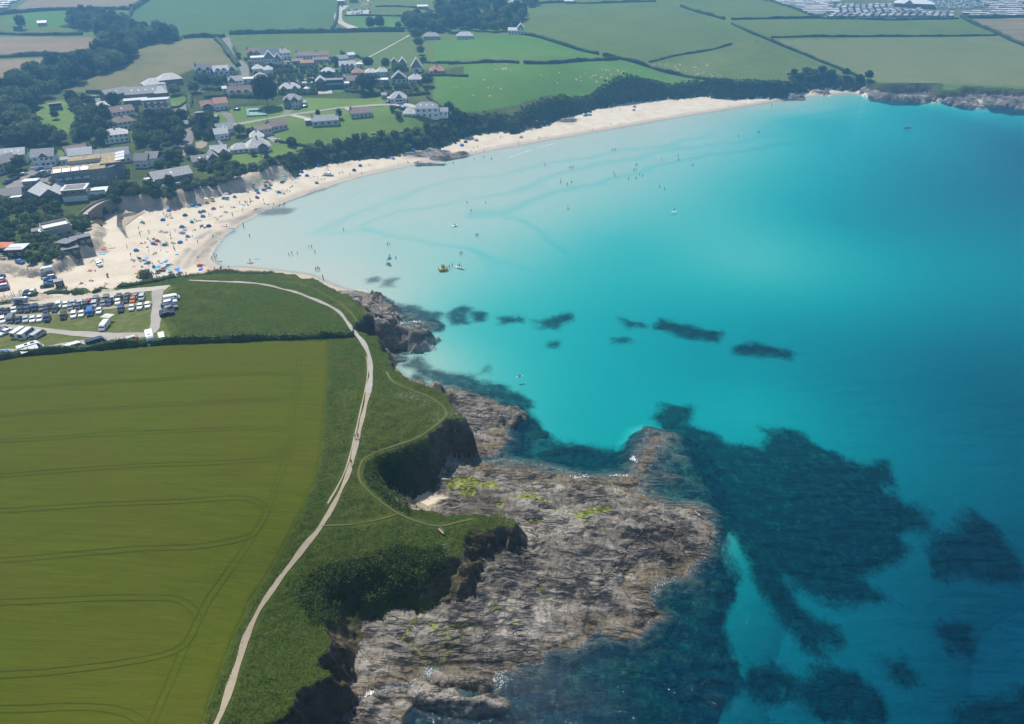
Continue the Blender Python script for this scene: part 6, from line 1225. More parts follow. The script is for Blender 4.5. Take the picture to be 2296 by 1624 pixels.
park_row(rE, "622,600,s,blue 655,662,h,white 632,680,s,black 815,660,o,teal 748,705,s,black 800,685,s,navy 515,735,h,navy 365,688,s,white 322,702,s,black 240,758,s,black 125,812,o,navy 895,772,v,white 935,722,h,white", -150, 'in the hotel car park', 'cars in the hotel car park')
park_row(rE, "1065,575,o,black 1490,262,o,black", -110, 'behind the hotel', 'cars behind the hotel')
park_row(rA, "732,882,h,blue 738,862,h,red 808,858,s,black 888,842,h,white 905,892,h,red 862,850,h,teal", -165, 'in the small village car park', 'cars in the village car park')
park_row(rB, "865,938,e,black 282,962,s,navy", 170, 'on the drives beside the tennis court', 'cars on the tennis court drives')
park_row(rB, "1602,900,h,grey 1690,942,s,black 1726,955,o,blue 1948,908,s,navy", 160, 'outside the big white clifftop house', 'cars outside the clifftop house')
park_row(rB, "632,1230,h,white", 30, 'alone at the end of the narrow drive', None)
park_row(rB, "662,534,s,blue 1222,688,v,white 925,705,v,white 820,742,s,white 755,712,s,grey 690,745,h,navy", 160, 'among the upper village houses', 'cars among the upper houses')
park_row(rB, "1345,268,v,white", 120, 'leaving the gravel track', None); park_row(rB, "1210,102,v,white 1200,60,h,navy", 90, 'on the farm track', 'vehicles on the farm track')
park_row(rB, "1255,95,h,navy 1280,92,s,white 1300,95,h,silver 1325,90,h,black 1350,92,h,white 1375,90,s,blue 1400,88,h,grey 1430,85,h,navy 1320,115,h,white 1345,118,h,silver 1370,112,s,navy 1440,110,h,black 1330,130,h,blue 1290,120,h,white 1360,28,h,white 1395,24,h,silver 1425,22,v,white 1440,40,h,red", -100, 'in the distant farm car park', 'cars in the farm car park')
park_row(rB, "2020,342,h,red", 170, 'parked under the grove trees', None); park_row(rD, "693,550,v,white", 175, 'alone in the pasture above the far cove', None); park_row(rG, "268,760,h,blue", -60, 'beside the beach cafe', None)
def single(f, x, y, kind, col, yaw, label, extra=()):
    p = hp(f, x, y); o = vehicle(kind, p, math.radians(yaw)-math.atan2(p.x, p.y), col, label, None, extra)
    o['category'] = 'van' if 'van' in kind else kind if kind in ('motorhome','minibus') else 'truck' if 'truck' in kind else 'car'; return o
M_awn = flat('pale_awning_canvas', (.66,.67,.66), .8, var=.04); M_solar = flat('solar_glass', (.02,.03,.05), .15)
q = MB(); quadbox(q, (1.6,-1.15,2.75), (-2.9,-1.15,2.75), (-2.9,-3.3,2.15), (1.6,-3.3,2.15)); AW = ('awning', q.mesh('awning', [M_awn]), False, None)
single(rH,400,985,'motorhome','white',4,'white motorhome with its awning out beside the hedge',[AW, boxm('roof_vent',M_solar,-1.2,-.4,3.0,-.4,.4,3.12), boxm('solar_panel',M_solar,.3,-.5,3.0,1.4,.5,3.08)])
single(rH,925,940,'camper van','white',6,'white camper van parked along the hedge'); single(rH,1200,905,'tall van','navy',4,'long dark blue van parked along the hedge',[boxm('roof_rail',M_rim,-1.8,-.7,2.66,.8,-.62,2.76), boxm('roof_rail',M_rim,-1.8,.62,2.66,.8,.7,2.76)])
q = MB(); quadbox(q, (.9,-.75,2.1), (-1.7,-.75,2.1), (-1.7,.75,2.35), (.9,.75,2.35), .06); single(rH,1605,880,'camper van','orange',184,'orange camper van with a raised white roof',[('pop_top', q.mesh('pop_top', [PAINT['white']]), False, None), boxm('surfboard',PAINT['white'],-1.6,-.25,2.42,.9,.2,2.5)])
single(rH,1858,860,'motorhome','white',-92,'white motorhome facing the viewer at the lane bend',[boxm('roof_box',PAINT['white'],-1.5,-.5,3.0,.6,.5,3.25)]); single(rH,1998,845,'camper van','blue',-92,'small camper van with white top and blue body',[boxm('white_roof',PAINT['white'],-2.2,-.86,1.55,1.5,.86,2.06)])
single(rH,1290,688,'van','white',-118,'white van alone on the car park lawn'); single(rH,25,1020,'hatchback','blue',10,'blue car at the left end of the tall hedge')
single(rG,1303,790,'pick-up truck','white',-84,'white lifeguard truck parked on the open sand',[boxm('canopy',PAINT['white'],-2.5,-.85,1.05,-.4,.85,1.95)]); single(b3,2150,345,'pick-up truck','white',-20,'white patrol truck on the narrow part of the beach',[boxm('canopy',PAINT['white'],-2.5,-.85,1.05,-.4,.85,1.85)])
p = hp(rH,1318,622); t = empty('kite_awning', p+Vector((0,1,0))); m = MB(); m.add([(-1.9,-1.0,2.0),(1.2,-1.4,1.9),(2.1,.9,2.1),(-.9,1.2,2.2),(0,0,2.5)], [(0,1,4),(1,2,4),(2,3,4),(3,0,4)]); m.add([(-1.9,-1.0,1.97),(1.2,-1.4,1.87),(2.1,.9,2.07),(-.9,1.2,2.17),(0,0,2.46)], [(4,1,0),(4,2,1),(4,3,2),(4,0,3)]); m.build('canvas', M_awn, t)
for a_ in ((-1.9,-1.0,2.0),(1.2,-1.4,1.9),(2.1,.9,2.1),(-.9,1.2,2.2)): m = MB(); m.cyl((a_[0],a_[1],-.3),a_,.03,n=5); m.build('pole', M_rim, t)
tag(t, 'white shade canopy pitched behind the lone white van', 'canopy')
# digger on the cliff edge
p = hp(rI,1580,920); t = empty('digger', p, 2.7); m = MB(); m.box(-1.2,-.9,.8,1.0,.9,1.5); m.build('body', PAINT['navy'], t); m = MB(); m.box(-.2,-.8,1.5,1.0,.2,2.7); m.build('cab', M_glass, t)
for s_ in (-.9,.9): m = MB(); m.loft([[(x_, y_, z_) for x_, z_ in ((-1.5,.4),(-1.2,.05),(1.2,.05),(1.5,.4),(1.2,.8),(-1.2,.8))] for y_ in (s_-.22, s_+.22)]); m.build('track', M_tyre, t)
m = MB(); m.cyl((.9,.5,1.3),(2.6,.5,2.9),.18,n=6); m.cyl((2.6,.5,2.9),(3.8,.5,1.4),.15,n=6); m.build('arm', PAINT['navy'], t); m = MB(); m.box(3.5,.1,.8,4.1,.9,1.4); m.build('bucket', M_rim, t); tag(t, 'blue digger working at the top of the dune scrub', 'digger')
# ------------------------------------------------------------------ caravan park
def caravan_mesh():
    out = []
    L, Wd, Hh = 9.5, 3.4, 2.6
    m = MB(); m.box(-L/2,-Wd/2,.35,L/2,Wd/2,Hh); m.add([(-L/2,-Wd/2,Hh),(-L/2,Wd/2,Hh),(-L/2,0,Hh+.55),(L/2,-Wd/2,Hh),(L/2,Wd/2,Hh),(L/2,0,Hh+.55)], [(0,2,1),(3,4,5)]); out.append(('body', m.mesh('body', [W_cream])))
    m = roofmesh(-L/2+.2,-Wd/2+.2,L/2-.2,Wd/2-.2,Hh+.02,'gable',.58); out.append(('roof', m.mesh('roof', [R_light])))
    for y_ in (-Wd/2-.015, Wd/2+.015):
        for k in range(4): m = MB(); x_ = -L/2+1.4+k*2.25; m.box(x_-.55,y_-.02,1.25,x_+.55,y_+.02,2.05); out.append(('window', m.mesh('window', [M_pane])))
    for x_ in (-L/2-.015, L/2+.015): m = MB(); m.box(x_-.02,-1.1,1.15,x_+.02,1.1,2.1); out.append(('end_window', m.mesh('end_window', [M_pane])))
    m = MB(); m.box(-L/2+.3,-Wd/2+.2,-.4,L/2-.3,Wd/2-.2,.35); out.append(('skirt', m.mesh('skirt', [W_grey])))
    return out
def tourer_mesh():
    out = []; m = MB(); m.loft([[(x_*k if False else x_,y_,z_) for x_, z_ in ((-2.5,.5),(-2.7,1.5),(-2.3,2.45),(2.2,2.5),(2.75,1.6),(2.5,.5))] for y_ in (-1.1,1.1)]); out.append(('body', m.mesh('body', [PAINT['white']])))
    for y_ in (-1.115,1.115): m = MB(); m.box(-1.6,y_-.02,1.3,-.3,y_+.02,1.95); out.append(('window', m.mesh('window', [M_pane])))
    m = MB(); m.cyl((0,-1.12,.35),(0,-.9,.35),.33,n=10); out.append(('wheel', m.mesh('wheel', [M_tyre]))); m = MB(); m.cyl((0,.9,.35),(0,1.12,.35),.33,n=10); out.append(('wheel', m.mesh('wheel', [M_tyre])))
    m = MB(); m.cyl((2.5,0,.5),(3.6,0,.45),.06,n=5); out.append(('tow_bar', m.mesh('tow_bar', [M_rim]))); return out
CVM = caravan_mesh(); TRM = tourer_mesh(); CVCOL = [('cream',W_cream),('pale green',flat('pale_green_panel',(.42,.50,.40),.6,var=.04)),('white',W_white),('beige',flat('beige_panel',(.52,.46,.36),.6,var=.04)),('grey',W_grey)]; CVROOF = [('grey',R_light),('pale',R_white),('dark',R_slate),('white',R_white)]
ncv = 0
def caravan(x, y, f, yaw, rowname, i, parts=CVM, word='static caravan', grp='static caravans'):
    p = hp(f, x, y); c, wm = rnd.choice(CVCOL); r, rm = rnd.choice(CVROOF)
    t = empty(word.replace(' ', '_'), p, math.radians(yaw)-math.atan2(p.x, p.y)+rnd.gauss(0,.03))
    for nm, me in parts:
        o = sub(me, t, (0,0,0), 0, nm)
        if nm in ('body', 'roof') and parts is CVM: o.material_slots[0].link = 'OBJECT'; o.material_slots[0].material = wm if nm == 'body' else rm
    lab = f'{c} {word}, {r} roof, {ordw(i)} from left in {rowname}' if parts is CVM else f'white {word}, {ordw(i)} from left in {rowname}'
    tag(t, lab, 'caravan', grp)
rowsL = [(262,905,960),(238,800,1010),(212,735,1150),(186,690,1150),(160,615,1080),(138,565,1060),(116,480,1060),(96,400,1000),(76,340,1180),(58,300,1180),(40,240,1180),(24,180,1100),(10,90,1000)]
for ri, (yy_, xa, xb) in enumerate(rowsL):
    x = xa; i = 0
    while x < xb: caravan(x+rnd.uniform(-8,8), yy_, c1, 3, f'{ordw(ri)} row of left block', i); x += 148-yy_*.05; i += 1
rowsR = [(285,1075,1),(258,1120,1),(232,1180,1),(205,1180,1),(180,1180,1),(155,1180,1),(132,1200,1),(108,1220,1)]
for ri, (yy_, xa, _) in enumerate(rowsR):
    x = xa; i = 0; xend = 3060 if ri > 0 else 3040
    while x < xend:
        if not (ri >= 3 and x > 2550) and not (ri >= 5 and x > 2060):
            caravan(x+rnd.uniform(-10,10), yy_+4*math.sin(x/500)+rnd.uniform(-4,4), c1, 62, f'{ordw(ri)} row of middle block', i); i += 1
        x += 118-ri*3
for ri, (yy_, xa, xb) in enumerate([(268,1500,2300),(240,1380,2300),(212,1400,2300),(180,1750,2300),(150,1800,2300),(120,1820,2300),(90,1760,2300),(60,1680,2300),(35,1560,2200),(14,1550,2050)]):
    x = xa; i = 0
    while x < xb: caravan(x+rnd.uniform(-8,8), yy_+rnd.uniform(-4,4), c2, 12, f'{ordw(ri)} row of right block', i); x += 140; i += 1
for ri, (yy_, xa, xb) in enumerate([(140,930,1560),(115,900,1720),(92,860,1750),(70,820,1650),(50,760,1560),(30,640,1500),(14,1180,1560)]):
    x = xa; i = 0
    while x < xb: caravan(x+rnd.uniform(-14,14), yy_+rnd.uniform(-5,5), c2, rnd.choice((10,70,-20)), f'{ordw(ri)} row of the touring field', i, TRM, 'touring caravan', 'touring caravans'); x += 92; i += 1
for ri, (yy_, xa) in enumerate([(88,-10),(66,0),(46,10),(26,20),(8,40)]):
    for i in range(2 if ri < 3 else 3): caravan(xa+i*46, yy_, rA, 15, f'{ordw(ri)} row, top left', i)
t, w = S(c2,560,128,560,4.5,26,'hip',4.5,W_stone,R_white,'wide white roofed clubhouse in the middle of the caravan park',name='clubhouse',cat='clubhouse',win=(1.9,1.3)); block(t,-w*.28,-4,-w*.02,4,4.2,'gable',4.2,W_slateh,R_white,'y')
# ------------------------------------------------------------------ people
def skin_mesh(name, J, E, cols):
    """J: joint -> (x,y,z,radius); E: bones; cols: f(vertex) -> slot"""
    k = list(J); me = bpy.data.meshes.new(name); me.from_pydata([J[a][:3] for a in k], [(k.index(a), k.index(b)) for a, b in E], [])
    o = bpy.data.objects.new(name, me); COL.objects.link(o); md = o.modifiers.new('skin', 'SKIN')
    for i, a in enumerate(k):
        r = J[a][3]; r = r if isinstance(r, tuple) else (r, r); me.skin_vertices[0].data[i].radius = r; me.skin_vertices[0].data[i].use_root = (i == 0)
    md.use_smooth_shade = True; s_ = o.modifiers.new('sub', 'SUBSURF'); s_.levels = 1; s_.render_levels = 1
    dg = bpy.context.evaluated_depsgraph_get(); nm = bpy.data.meshes.new_from_object(o.evaluated_get(dg)); nm.name = name
    bpy.data.objects.remove(o); nm.materials.clear()
    for _ in range(4): nm.materials.append(M_skin)
    for f_ in nm.polygons: f_.material_index = cols(f_.center)
    return nm
M_skin = flat('skin', (.50,.31,.22), .6, var=.06); M_hair = flat('dark_hair', (.05,.035,.025), .7)
CLOTH = {n: flat('cloth_'+n, c, .85, var=.06) for n, c in {'black': (.02,.02,.022), 'navy': (.03,.04,.10), 'blue': (.06,.16,.45), 'red': (.45,.05,.05), 'pink': (.60,.25,.30), 'white': (.72,.72,.70), 'green': (.08,.25,.12), 'orange': (.60,.20,.05), 'teal': (.08,.34,.38), 'grey': (.25,.25,.26), 'yellow': (.60,.48,.08), 'purple': (.22,.08,.28)}.items()}
def figure(pose):
    J = {}; E = []
    def add(n, x, y, z, r, to=None):
        J[n] = (x, y, z, r)
        if to: E.append((to, n))
    if pose in ('stand', 'walk'):
        st = .28 if pose == 'walk' else .03
        add('pelvis',0,0,.95,(.15,.11)); add('waist',0,0,1.12,(.135,.10),'pelvis'); add('chest',0,-.01,1.32,(.17,.115),'waist'); add('neck',0,0,1.50,.055,'chest'); add('chin',0,.03,1.58,.075,'neck'); add('head',0,.02,1.68,.105,'chin'); add('crown',0,0,1.76,.07,'head')
        for s_, k in ((-1,'l'),(1,'r')):
            d = st*s_
            add('sho'+k,s_*.19,0,1.42,.065,'chest'); add('elb'+k,s_*.26,-d*.5,1.16,.045,'sho'+k); add('wri'+k,s_*.25,-d*.9+.06,.93,.032,'elb'+k); add('han'+k,s_*.25,-d*1.0+.09,.83,.038,'wri'+k)
            add('hip'+k,s_*.10,0,.88,.10,'pelvis'); add('kne'+k,s_*.11,d*.6+.03,.50,.068,'hip'+k); add('ank'+k,s_*.11,d,.09,.042,'kne'+k); add('toe'+k,s_*.12,d+.17,.035,.035,'ank'+k)
        cl = lambda c: 3 if c.z > 1.70 or (c.z > 1.6 and c.y < -.02) else 0 if c.z > 1.47 or abs(c.x) > .215 and c.z < 1.25 else 1 if c.z > 1.0 else 2 if c.z > .58 else 0
    elif pose == 'sit':
        add('pelvis',0,0,.13,(.16,.13)); add('waist',0,-.06,.30,(.14,.10),'pelvis'); add('chest',0,-.10,.50,(.17,.115),'waist'); add('neck',0,-.08,.68,.055,'chest'); add('chin',0,-.04,.76,.075,'neck'); add('head',0,-.05,.86,.105,'chin'); add('crown',0,-.07,.94,.07,'head')
        for s_, k in ((-1,'l'),(1,'r')):
            add('sho'+k,s_*.19,-.09,.60,.065,'chest'); add('elb'+k,s_*.27,.10,.42,.045,'sho'+k); add('wri'+k,s_*.2,.33,.44,.032,'elb'+k); add('han'+k,s_*.18,.42,.43,.038,'wri'+k)
            add('hip'+k,s_*.11,.10,.12,.10,'pelvis'); add('kne'+k,s_*.14,.46,.42,.068,'hip'+k); add('ank'+k,s_*.13,.72,.08,.042,'kne'+k); add('toe'+k,s_*.14,.88,.04,.035,'ank'+k)
        cl = lambda c: 3 if c.z > .88 else 0 if c.z > .66 or c.y > .32 else 1 if c.z > .24 else 2
    else:
        add('pelvis',0,0,.12,(.15,.11)); add('waist',0,-.18,.12,(.14,.10),'pelvis'); add('chest',0,-.40,.13,(.17,.11),'waist'); add('neck',0,-.58,.13,.055,'chest'); add('chin',0,-.66,.15,.075,'neck'); add('head',0,-.76,.14,.105,'chin'); add('crown',0,-.85,.13,.07,'head')
        for s_, k in ((-1,'l'),(1,'r')):
            add('sho'+k,s_*.19,-.48,.12,.065,'chest'); add('elb'+k,s_*.32,-.25,.07,.045,'sho'+k); add('wri'+k,s_*.34,0,.05,.032,'elb'+k); add('han'+k,s_*.34,.1,.05,.036,'wri'+k)
            add('hip'+k,s_*.10,.08,.11,.10,'pelvis'); add('kne'+k,s_*.14,.45,.12,.068,'hip'+k); add('ank'+k,s_*.16,.85,.06,.042,'kne'+k); add('toe'+k,s_*.18,.90,.16,.035,'ank'+k)
        cl = lambda c: 3 if c.y < -.78 else 0 if c.y < -.5 or c.y > .28 or abs(c.x) > .22 else 1 if c.y < -.06 else 2
    return skin_mesh('person', J, E, cl)
FIG = {k: figure(k) for k in ('stand', 'walk', 'sit', 'lie')}
USED = set()
def uniq(l, x=None):
    if l not in USED: USED.add(l); return l
    for w in ('slightly taller shape', 'further back', 'nearer the viewer', 'more to the right', 'more to the left', 'facing away', 'beside a bag', 'close to the next group', 'a little apart', 'at the edge of the group', 'behind the others', 'in front of the others'):
        if f'{l}, {w}' not in USED: USED.add(f'{l}, {w}'); return f'{l}, {w}'
    USED.add(l); return l
def person(pose, p, yaw, top, bottom, label, group=None, sc=1.0, skin=None):
    o = bpy.data.objects.new('person', FIG[pose]); link(o); o.location = p; o.rotation_euler = (0, 0, yaw); o.scale = (sc, sc, sc*rnd.uniform(.95, 1.05))
    for i, m_ in enumerate((M_skin, CLOTH[top] if top else M_skin, CLOTH[bottom], M_hair)): o.material_slots[i].link = 'OBJECT'; o.material_slots[i].material = m_
    return tag(o, label, 'person', group)
POSEW = {'stand': 'standing', 'walk': 'walking', 'sit': 'sitting', 'lie': 'lying'}
ANCH = []       # things a label can point at: position, phrase
# ------------------------------------------------------------------ beach things
def canvas(c): return flat('canvas_'+c, {'blue': (.05,.25,.60), 'royal blue': (.06,.12,.58), 'teal': (.05,.34,.45), 'dark green': (.07,.14,.12), 'grey': (.24,.25,.29), 'red': (.55,.08,.06), 'orange': (.62,.18,.04), 'light blue': (.22,.45,.62), 'white': (.70,.71,.72), 'pink': (.60,.28,.38), 'purple': (.28,.26,.50), 'green': (.20,.50,.15), 'navy': (.05,.07,.20), 'yellow': (.6,.5,.1), 'turquoise': (.10,.45,.48), 'black': (.02,.02,.025)}[c], .75, var=.06)
def dome_mesh():
    m = MB(); N, K = 12, 6
    V = [(math.cos(math.pi*(.08+.84*i/N)*1.0)*1.25*math.cos(math.pi/2*k/K), (math.sin(math.pi*(.08+.84*i/N))*1.15-.25)*math.cos(math.pi/2*k/K), 1.25*math.sin(math.pi/2*k/K)) for k in range(K+1) for i in range(N+1)]
    m.add(V, [(k*(N+1)+i, k*(N+1)+i+1, (k+1)*(N+1)+i+1, (k+1)*(N+1)+i) for k in range(K) for i in range(N)])
    m.add([(x*.96, y*.96, z*.96) for x, y, z in V], [(k*(N+1)+i, (k+1)*(N+1)+i, (k+1)*(N+1)+i+1, k*(N+1)+i+1) for k in range(K) for i in range(N)])
    return m.mesh('canopy', [canvas('blue')])
DOME = dome_mesh(); m = MB(); m.box(-1.15,-.35,.01,1.15,.9,.05); DFLOOR = m.mesh('floor_sheet', [canvas('grey')]); m = MB()
for k in range(5): a = math.pi*k/4; m.cyl((1.26*math.cos(a)*.99,-.2,.02),(0,.1,1.26),.02,n=4) if k in (0,4) else None
DPOLE = m.mesh('tent_pole', [M_rim])
def parasol_mesh():
    m = MB(); n = 8; V = [(math.cos(2*math.pi*k/n)*1.1, math.sin(2*math.pi*k/n)*1.1, 1.75) for k in range(n)]+[(0,0,2.15)]
    m.add(V, [(k,(k+1)%n,n) for k in range(n)]); m.add([(x*.97,y*.97,z-.03) for x,y,z in V], [((k+1)%n,k,n) for k in range(n)]); return m.mesh('canopy', [canvas('blue')])
PARA = parasol_mesh(); m = MB(); m.cyl((0,0,-.2),(0,0,2.15),.025,n=6); PPOLE = m.mesh('pole', [M_frame])
def wb_mesh():
    m = MB()
    for k in range(5): a = .35*k; b = .35*(k+1); quadbox(m, (2*math.cos(a),2*math.sin(a),.05), (2*math.cos(b),2*math.sin(b),.05), (2*math.cos(b),2*math.sin(b),1.0), (2*math.cos(a),2*math.sin(a),1.0), .012)
    return m.mesh('cloth', [canvas('blue')])
WBM = wb_mesh(); m = MB()
for k in range(6): a = .35*k; m.cyl((2*math.cos(a),2*math.sin(a),-.2),(2*math.cos(a),2*math.sin(a),1.2),.025,n=5)
WBP = m.mesh('stakes', [flat('pale_wood', (.42,.32,.20), .8)])
def board_mesh(L=3.0, W_=.75, T=.12):
    m = MB(); R = []
    for k in range(9):
        t = k/8; x = (t-.5)*L; w = W_/2*math.sin(math.pi*(.06+.9*t))**.6; zz = .18*max(0, t-.75)*2
        R.append([(x,-w,zz+T/2),(x,-w*.7,zz),(x,w*.7,zz),(x,w,zz+T/2),(x,w*.7,zz+T),(x,-w*.7,zz+T)])
    m.loft(R); return m.mesh('board', [canvas('white')])
BOARD = board_mesh(); SURF = board_mesh(2.3,.55,.08); m = MB(); m.box(-.5,-.9,.01,.5,.9,.035); TOWEL = m.mesh('towel', [canvas('blue')])
m = MB(); m.box(-.25,-.25,.22,.25,.25,.27); m.box(-.25,-.3,.27,.25,-.24,.75)
for a_ in (-.22,.22):
    for b_ in (-.22,.22): m.cyl((a_,b_,0),(a_,b_,.24),.02,n=4)
def colour(o, c):
    o.material_slots[0].link = 'OBJECT'; o.material_slots[0].material = canvas(c)
def tent(f, x, y, c, label, sc=1.0, yaw=None):
    p = hp(f, x, y); t = empty('beach_tent', p, rnd.uniform(-.6,.6)+math.pi if yaw is None else yaw, sc)
    colour(sub(DOME, t, (0,0,0), 0, 'canopy'), c); sub(DFLOOR, t, (0,0,0), 0, 'floor_sheet'); sub(DPOLE, t, (0,0,0), 0, 'tent_pole'); ANCH.append((p, label)); return tag(t, label, 'tent', 'beach tents')
def parasol(f, x, y, c, label):
    p = hp(f, x, y); t = empty('parasol', p); t.rotation_euler = (rnd.uniform(-.25,.25), rnd.uniform(-.25,.25), 0); colour(sub(PARA, t, (0,0,0), 0, 'canopy'), c); sub(PPOLE, t, (0,0,0), 0, 'pole'); ANCH.append((p, label)); return tag(t, label, 'parasol', 'parasols')
def windbreak(f, x, y, c, label, yaw=0):
    p = hp(f, x, y); t = empty('windbreak', p, yaw); colour(sub(WBM, t, (0,0,0), 0, 'cloth'), c); sub(WBP, t, (0,0,0), 0, 'stakes'); ANCH.append((p, label)); return tag(t, label, 'windbreak', 'windbreaks')
def flatthing(mesh, nm, f, x, y, c, label, cat, yaw=0.0, z=None, group=None):
    p = hp(f, x, y) if z is None else Vector((*at_z(*f(x, y), z), z)); o = sub(mesh, None, p+Vector((0,0,.02)), yaw, nm); colour(o, c); return tag(o, label, cat, group)
TENTS = [
 (b2,1025,700,'blue','large blue dome tent below the scrub bank'), (b2,905,885,'royal blue','violet blue dome tent left of the largest group'), (b2,1480,605,'teal','teal dome tent at the foot of the bank'), (b2,1618,585,'blue','bright blue tent right of the teal one under the bank'), (b2,1632,730,'blue','blue dome tent with a dark one beside it'),
 (b2,1700,715,'grey','dark grey tent right of the blue dome'), (b2,1690,815,'blue','blue tent with its flap pointing right'), (b2,1895,665,'purple','pale violet shelter in the middle of the upper beach'), (b2,1338,795,'dark green','dark green low tent beside a white sheet'), (b2,1475,925,'teal','teal striped tent beside a sitting group'), (b2,1275,1020,'blue','blue round tent above the weed lines'),
 (b2,1800,1005,'navy','long dark blue tent joined to a windbreak'), (b2,2100,460,'blue','blue tent beside the striped windbreak under the dune'), (b1,805,262,'red','red oval shelter in the crowd'), (b1,715,315,'blue','small blue tent left of the red shelter'), (b1,938,340,'teal','upright teal tent right of the red shelter'), (b1,1242,292,'blue','bright blue dome standing alone by the weed lines'),
 (b1,380,450,'blue','blue shelter at the left of the crowd'), (b1,740,775,'royal blue','deep blue tent among the lower parasols'), (b1,1620,750,'orange','orange tent near the water by the headland'), (b1,1390,175,'purple','purple and green shelter near the weed lines'), (b1,1265,100,'white','white shelter beside a group near the weed'),
 (b3,305,775,'grey','grey and teal shelter on the central beach'), (b3,765,695,'blue','blue dome tent on the central beach'), (b3,728,650,'teal','small teal tent behind the central blue dome'), (b3,975,600,'teal','teal dome tent below the dune face'), (b3,872,640,'blue','blue tent with a white mat in front'), (b3,740,785,'red','red and blue shelter on the central beach'),
 (b3,1230,490,'dark green','green brown shelter below the parasol'), (b3,1165,685,'blue','small blue tent beside the standing group'), (b3,1618,290,'royal blue','vivid blue tent at the foot of the stepped path'), (b3,1720,360,'royal blue','dark blue dome on the narrowing beach'), (b3,1910,500,'grey','dark tent close to the water on the narrowing beach'), (b3,1945,175,'royal blue','tiny blue tent under the cliff scrub'),
 (b4,505,645,'royal blue','blue and white dome beyond the patrol truck'), (b4,425,705,'navy','dark blue double tent beyond the patrol truck'), (b4,935,550,'purple','pale violet tent beside the first rocks'), (b4,1193,445,'royal blue','blue tent under the rocky cliff'), (b4,1835,380,'blue','blue dome on the wide far beach'), (b4,1880,335,'navy','dark tent on the wide far beach'), (b4,2022,312,'pink','pink tent on the wide far beach'),
 (rC,768,958,'red','red tent under the far cliffs'), (rC,830,962,'blue','bright blue tent under the far cliffs'), (rC,1145,912,'blue','left blue tent of the row under the last cliff'), (rC,1165,908,'teal','middle teal tent of the row under the last cliff'), (rC,1187,906,'green','right green tent of the row under the last cliff'), (rC,1535,842,'red','red tent at the far end of the sand'), (rC,1530,868,'light blue','light blue tent at the far end of the sand'),
 (rC,210,1118,'navy','navy tent at the water side of the far beach'), (rC,180,1143,'royal blue','blue tent next to the navy one on the far beach'), (rC,294,1105,'pink','pink windproof tent on the far beach'), (rC,645,1082,'pink','reddish tent low on the far beach')]
for i, a in enumerate(TENTS): tent(*a, sc=1.0 if a[0] in (b1, b2, b3) else 1.1)
for a in [(b1,990,735,'royal blue','flat blue parasol above the lower crowd'), (b1,915,770,'blue','tilted blue parasol in the lower crowd'), (b1,1020,700,'light blue','pale blue parasol above the lower crowd'), (b1,620,680,'purple','lilac parasol in the middle of the crowd'), (b1,615,650,'light blue','pale blue parasol above the lilac one'), (b1,825,820,'light blue','pale parasol at the bottom of the crowd'), (b1,1040,850,'turquoise','turquoise parasol near the headland'), (b1,1190,895,'royal blue','deep blue parasol at the headland edge'), (b1,1230,855,'light blue','light blue parasol at the headland edge'), (b1,1205,930,'blue','blue parasol half behind the headland grass'), (b1,1685,875,'royal blue','lone blue parasol peeping over the headland'), (b1,1655,700,'pink','pale pink parasol behind the orange tent'), (b1,1020,905,'turquoise','lower turquoise parasol near the headland'),
          (b1,800,870,'turquoise','turquoise parasol over the bottom group'), (b2,490,905,'white','white parasol at the stream side'), (b3,1245,410,'turquoise','turquoise parasol on the upper central beach'), (b3,1255,440,'green','green parasol just below the turquoise one'), (b3,895,510,'green','pale green parasol below the dune'), (b3,990,515,'pink','pink parasol right of the pale green one'), (b3,140,760,'pink','pink parasol behind the striped windbreak'), (b2,1875,500,'yellow','cream parasol under the dune bank'), (b4,1828,225,'light blue','pale parasol under the tree hung cliff'), (rC,178,1050,'light blue','small pale parasol under the far cliff'), (b2,1750,520,'white','white parasol right of the tents under the bank')]: parasol(*a)
for a in [(b2,1720,1025,'light blue','striped pale blue windbreak beside the long navy tent',2.2), (b3,175,800,'light blue','blue and white striped windbreak under the dune',3.6), (b3,1330,360,'white','left length of the white windbreak under the scrub',3.3), (b3,1420,340,'white','middle length of the white windbreak under the scrub',3.3), (b3,1510,320,'white','right length of the white windbreak under the scrub',3.3), (b3,590,655,'white','long white windbreak below the dune',3.2), (b1,560,835,'teal','grey teal windbreak at the bottom of the crowd',4.2), (b1,2130,815,'teal','blue grey windbreak on the headland skyline',2.6), (rG,1470,930,'purple','curved striped windbreak on the open sand',2.8), (b1,935,815,'red','dark red windbreak under the blue parasol',3.6), (b2,585,920,'green','bright green windbreak beside the white parasol',3), (b1,500,575,'blue','blue striped windbreak in the left crowd',3.2), (b3,790,775,'navy','navy windbreak beside the red and blue shelter',3.2), (b3,1000,1000,'turquoise','x',0)][:-1]: windbreak(*a)
n_ = 0
for f, x, y, c, l, yw in [(rG,1350,560,'red','topmost red kayak in the stack on the sand',.1), (rG,1345,575,'orange','second orange kayak in the stack on the sand',.15), (rG,1350,590,'red','third red kayak in the stack on the sand',.1), (rG,1345,602,'orange','fourth orange kayak in the stack on the sand',.15), (rG,1458,570,'orange','single orange kayak right of the stack',.35), (rG,1108,418,'orange','orange rescue board beside the lifeguard block',.05), (rG,735,498,'orange','orange kayak lying on the dune scrub',.4), (b2,2110,1000,'red','red paddle board at the water edge',-.1)]:
    flatthing(BOARD, 'kayak', f, x, y, c, l, 'kayak', yw, group='kayaks')
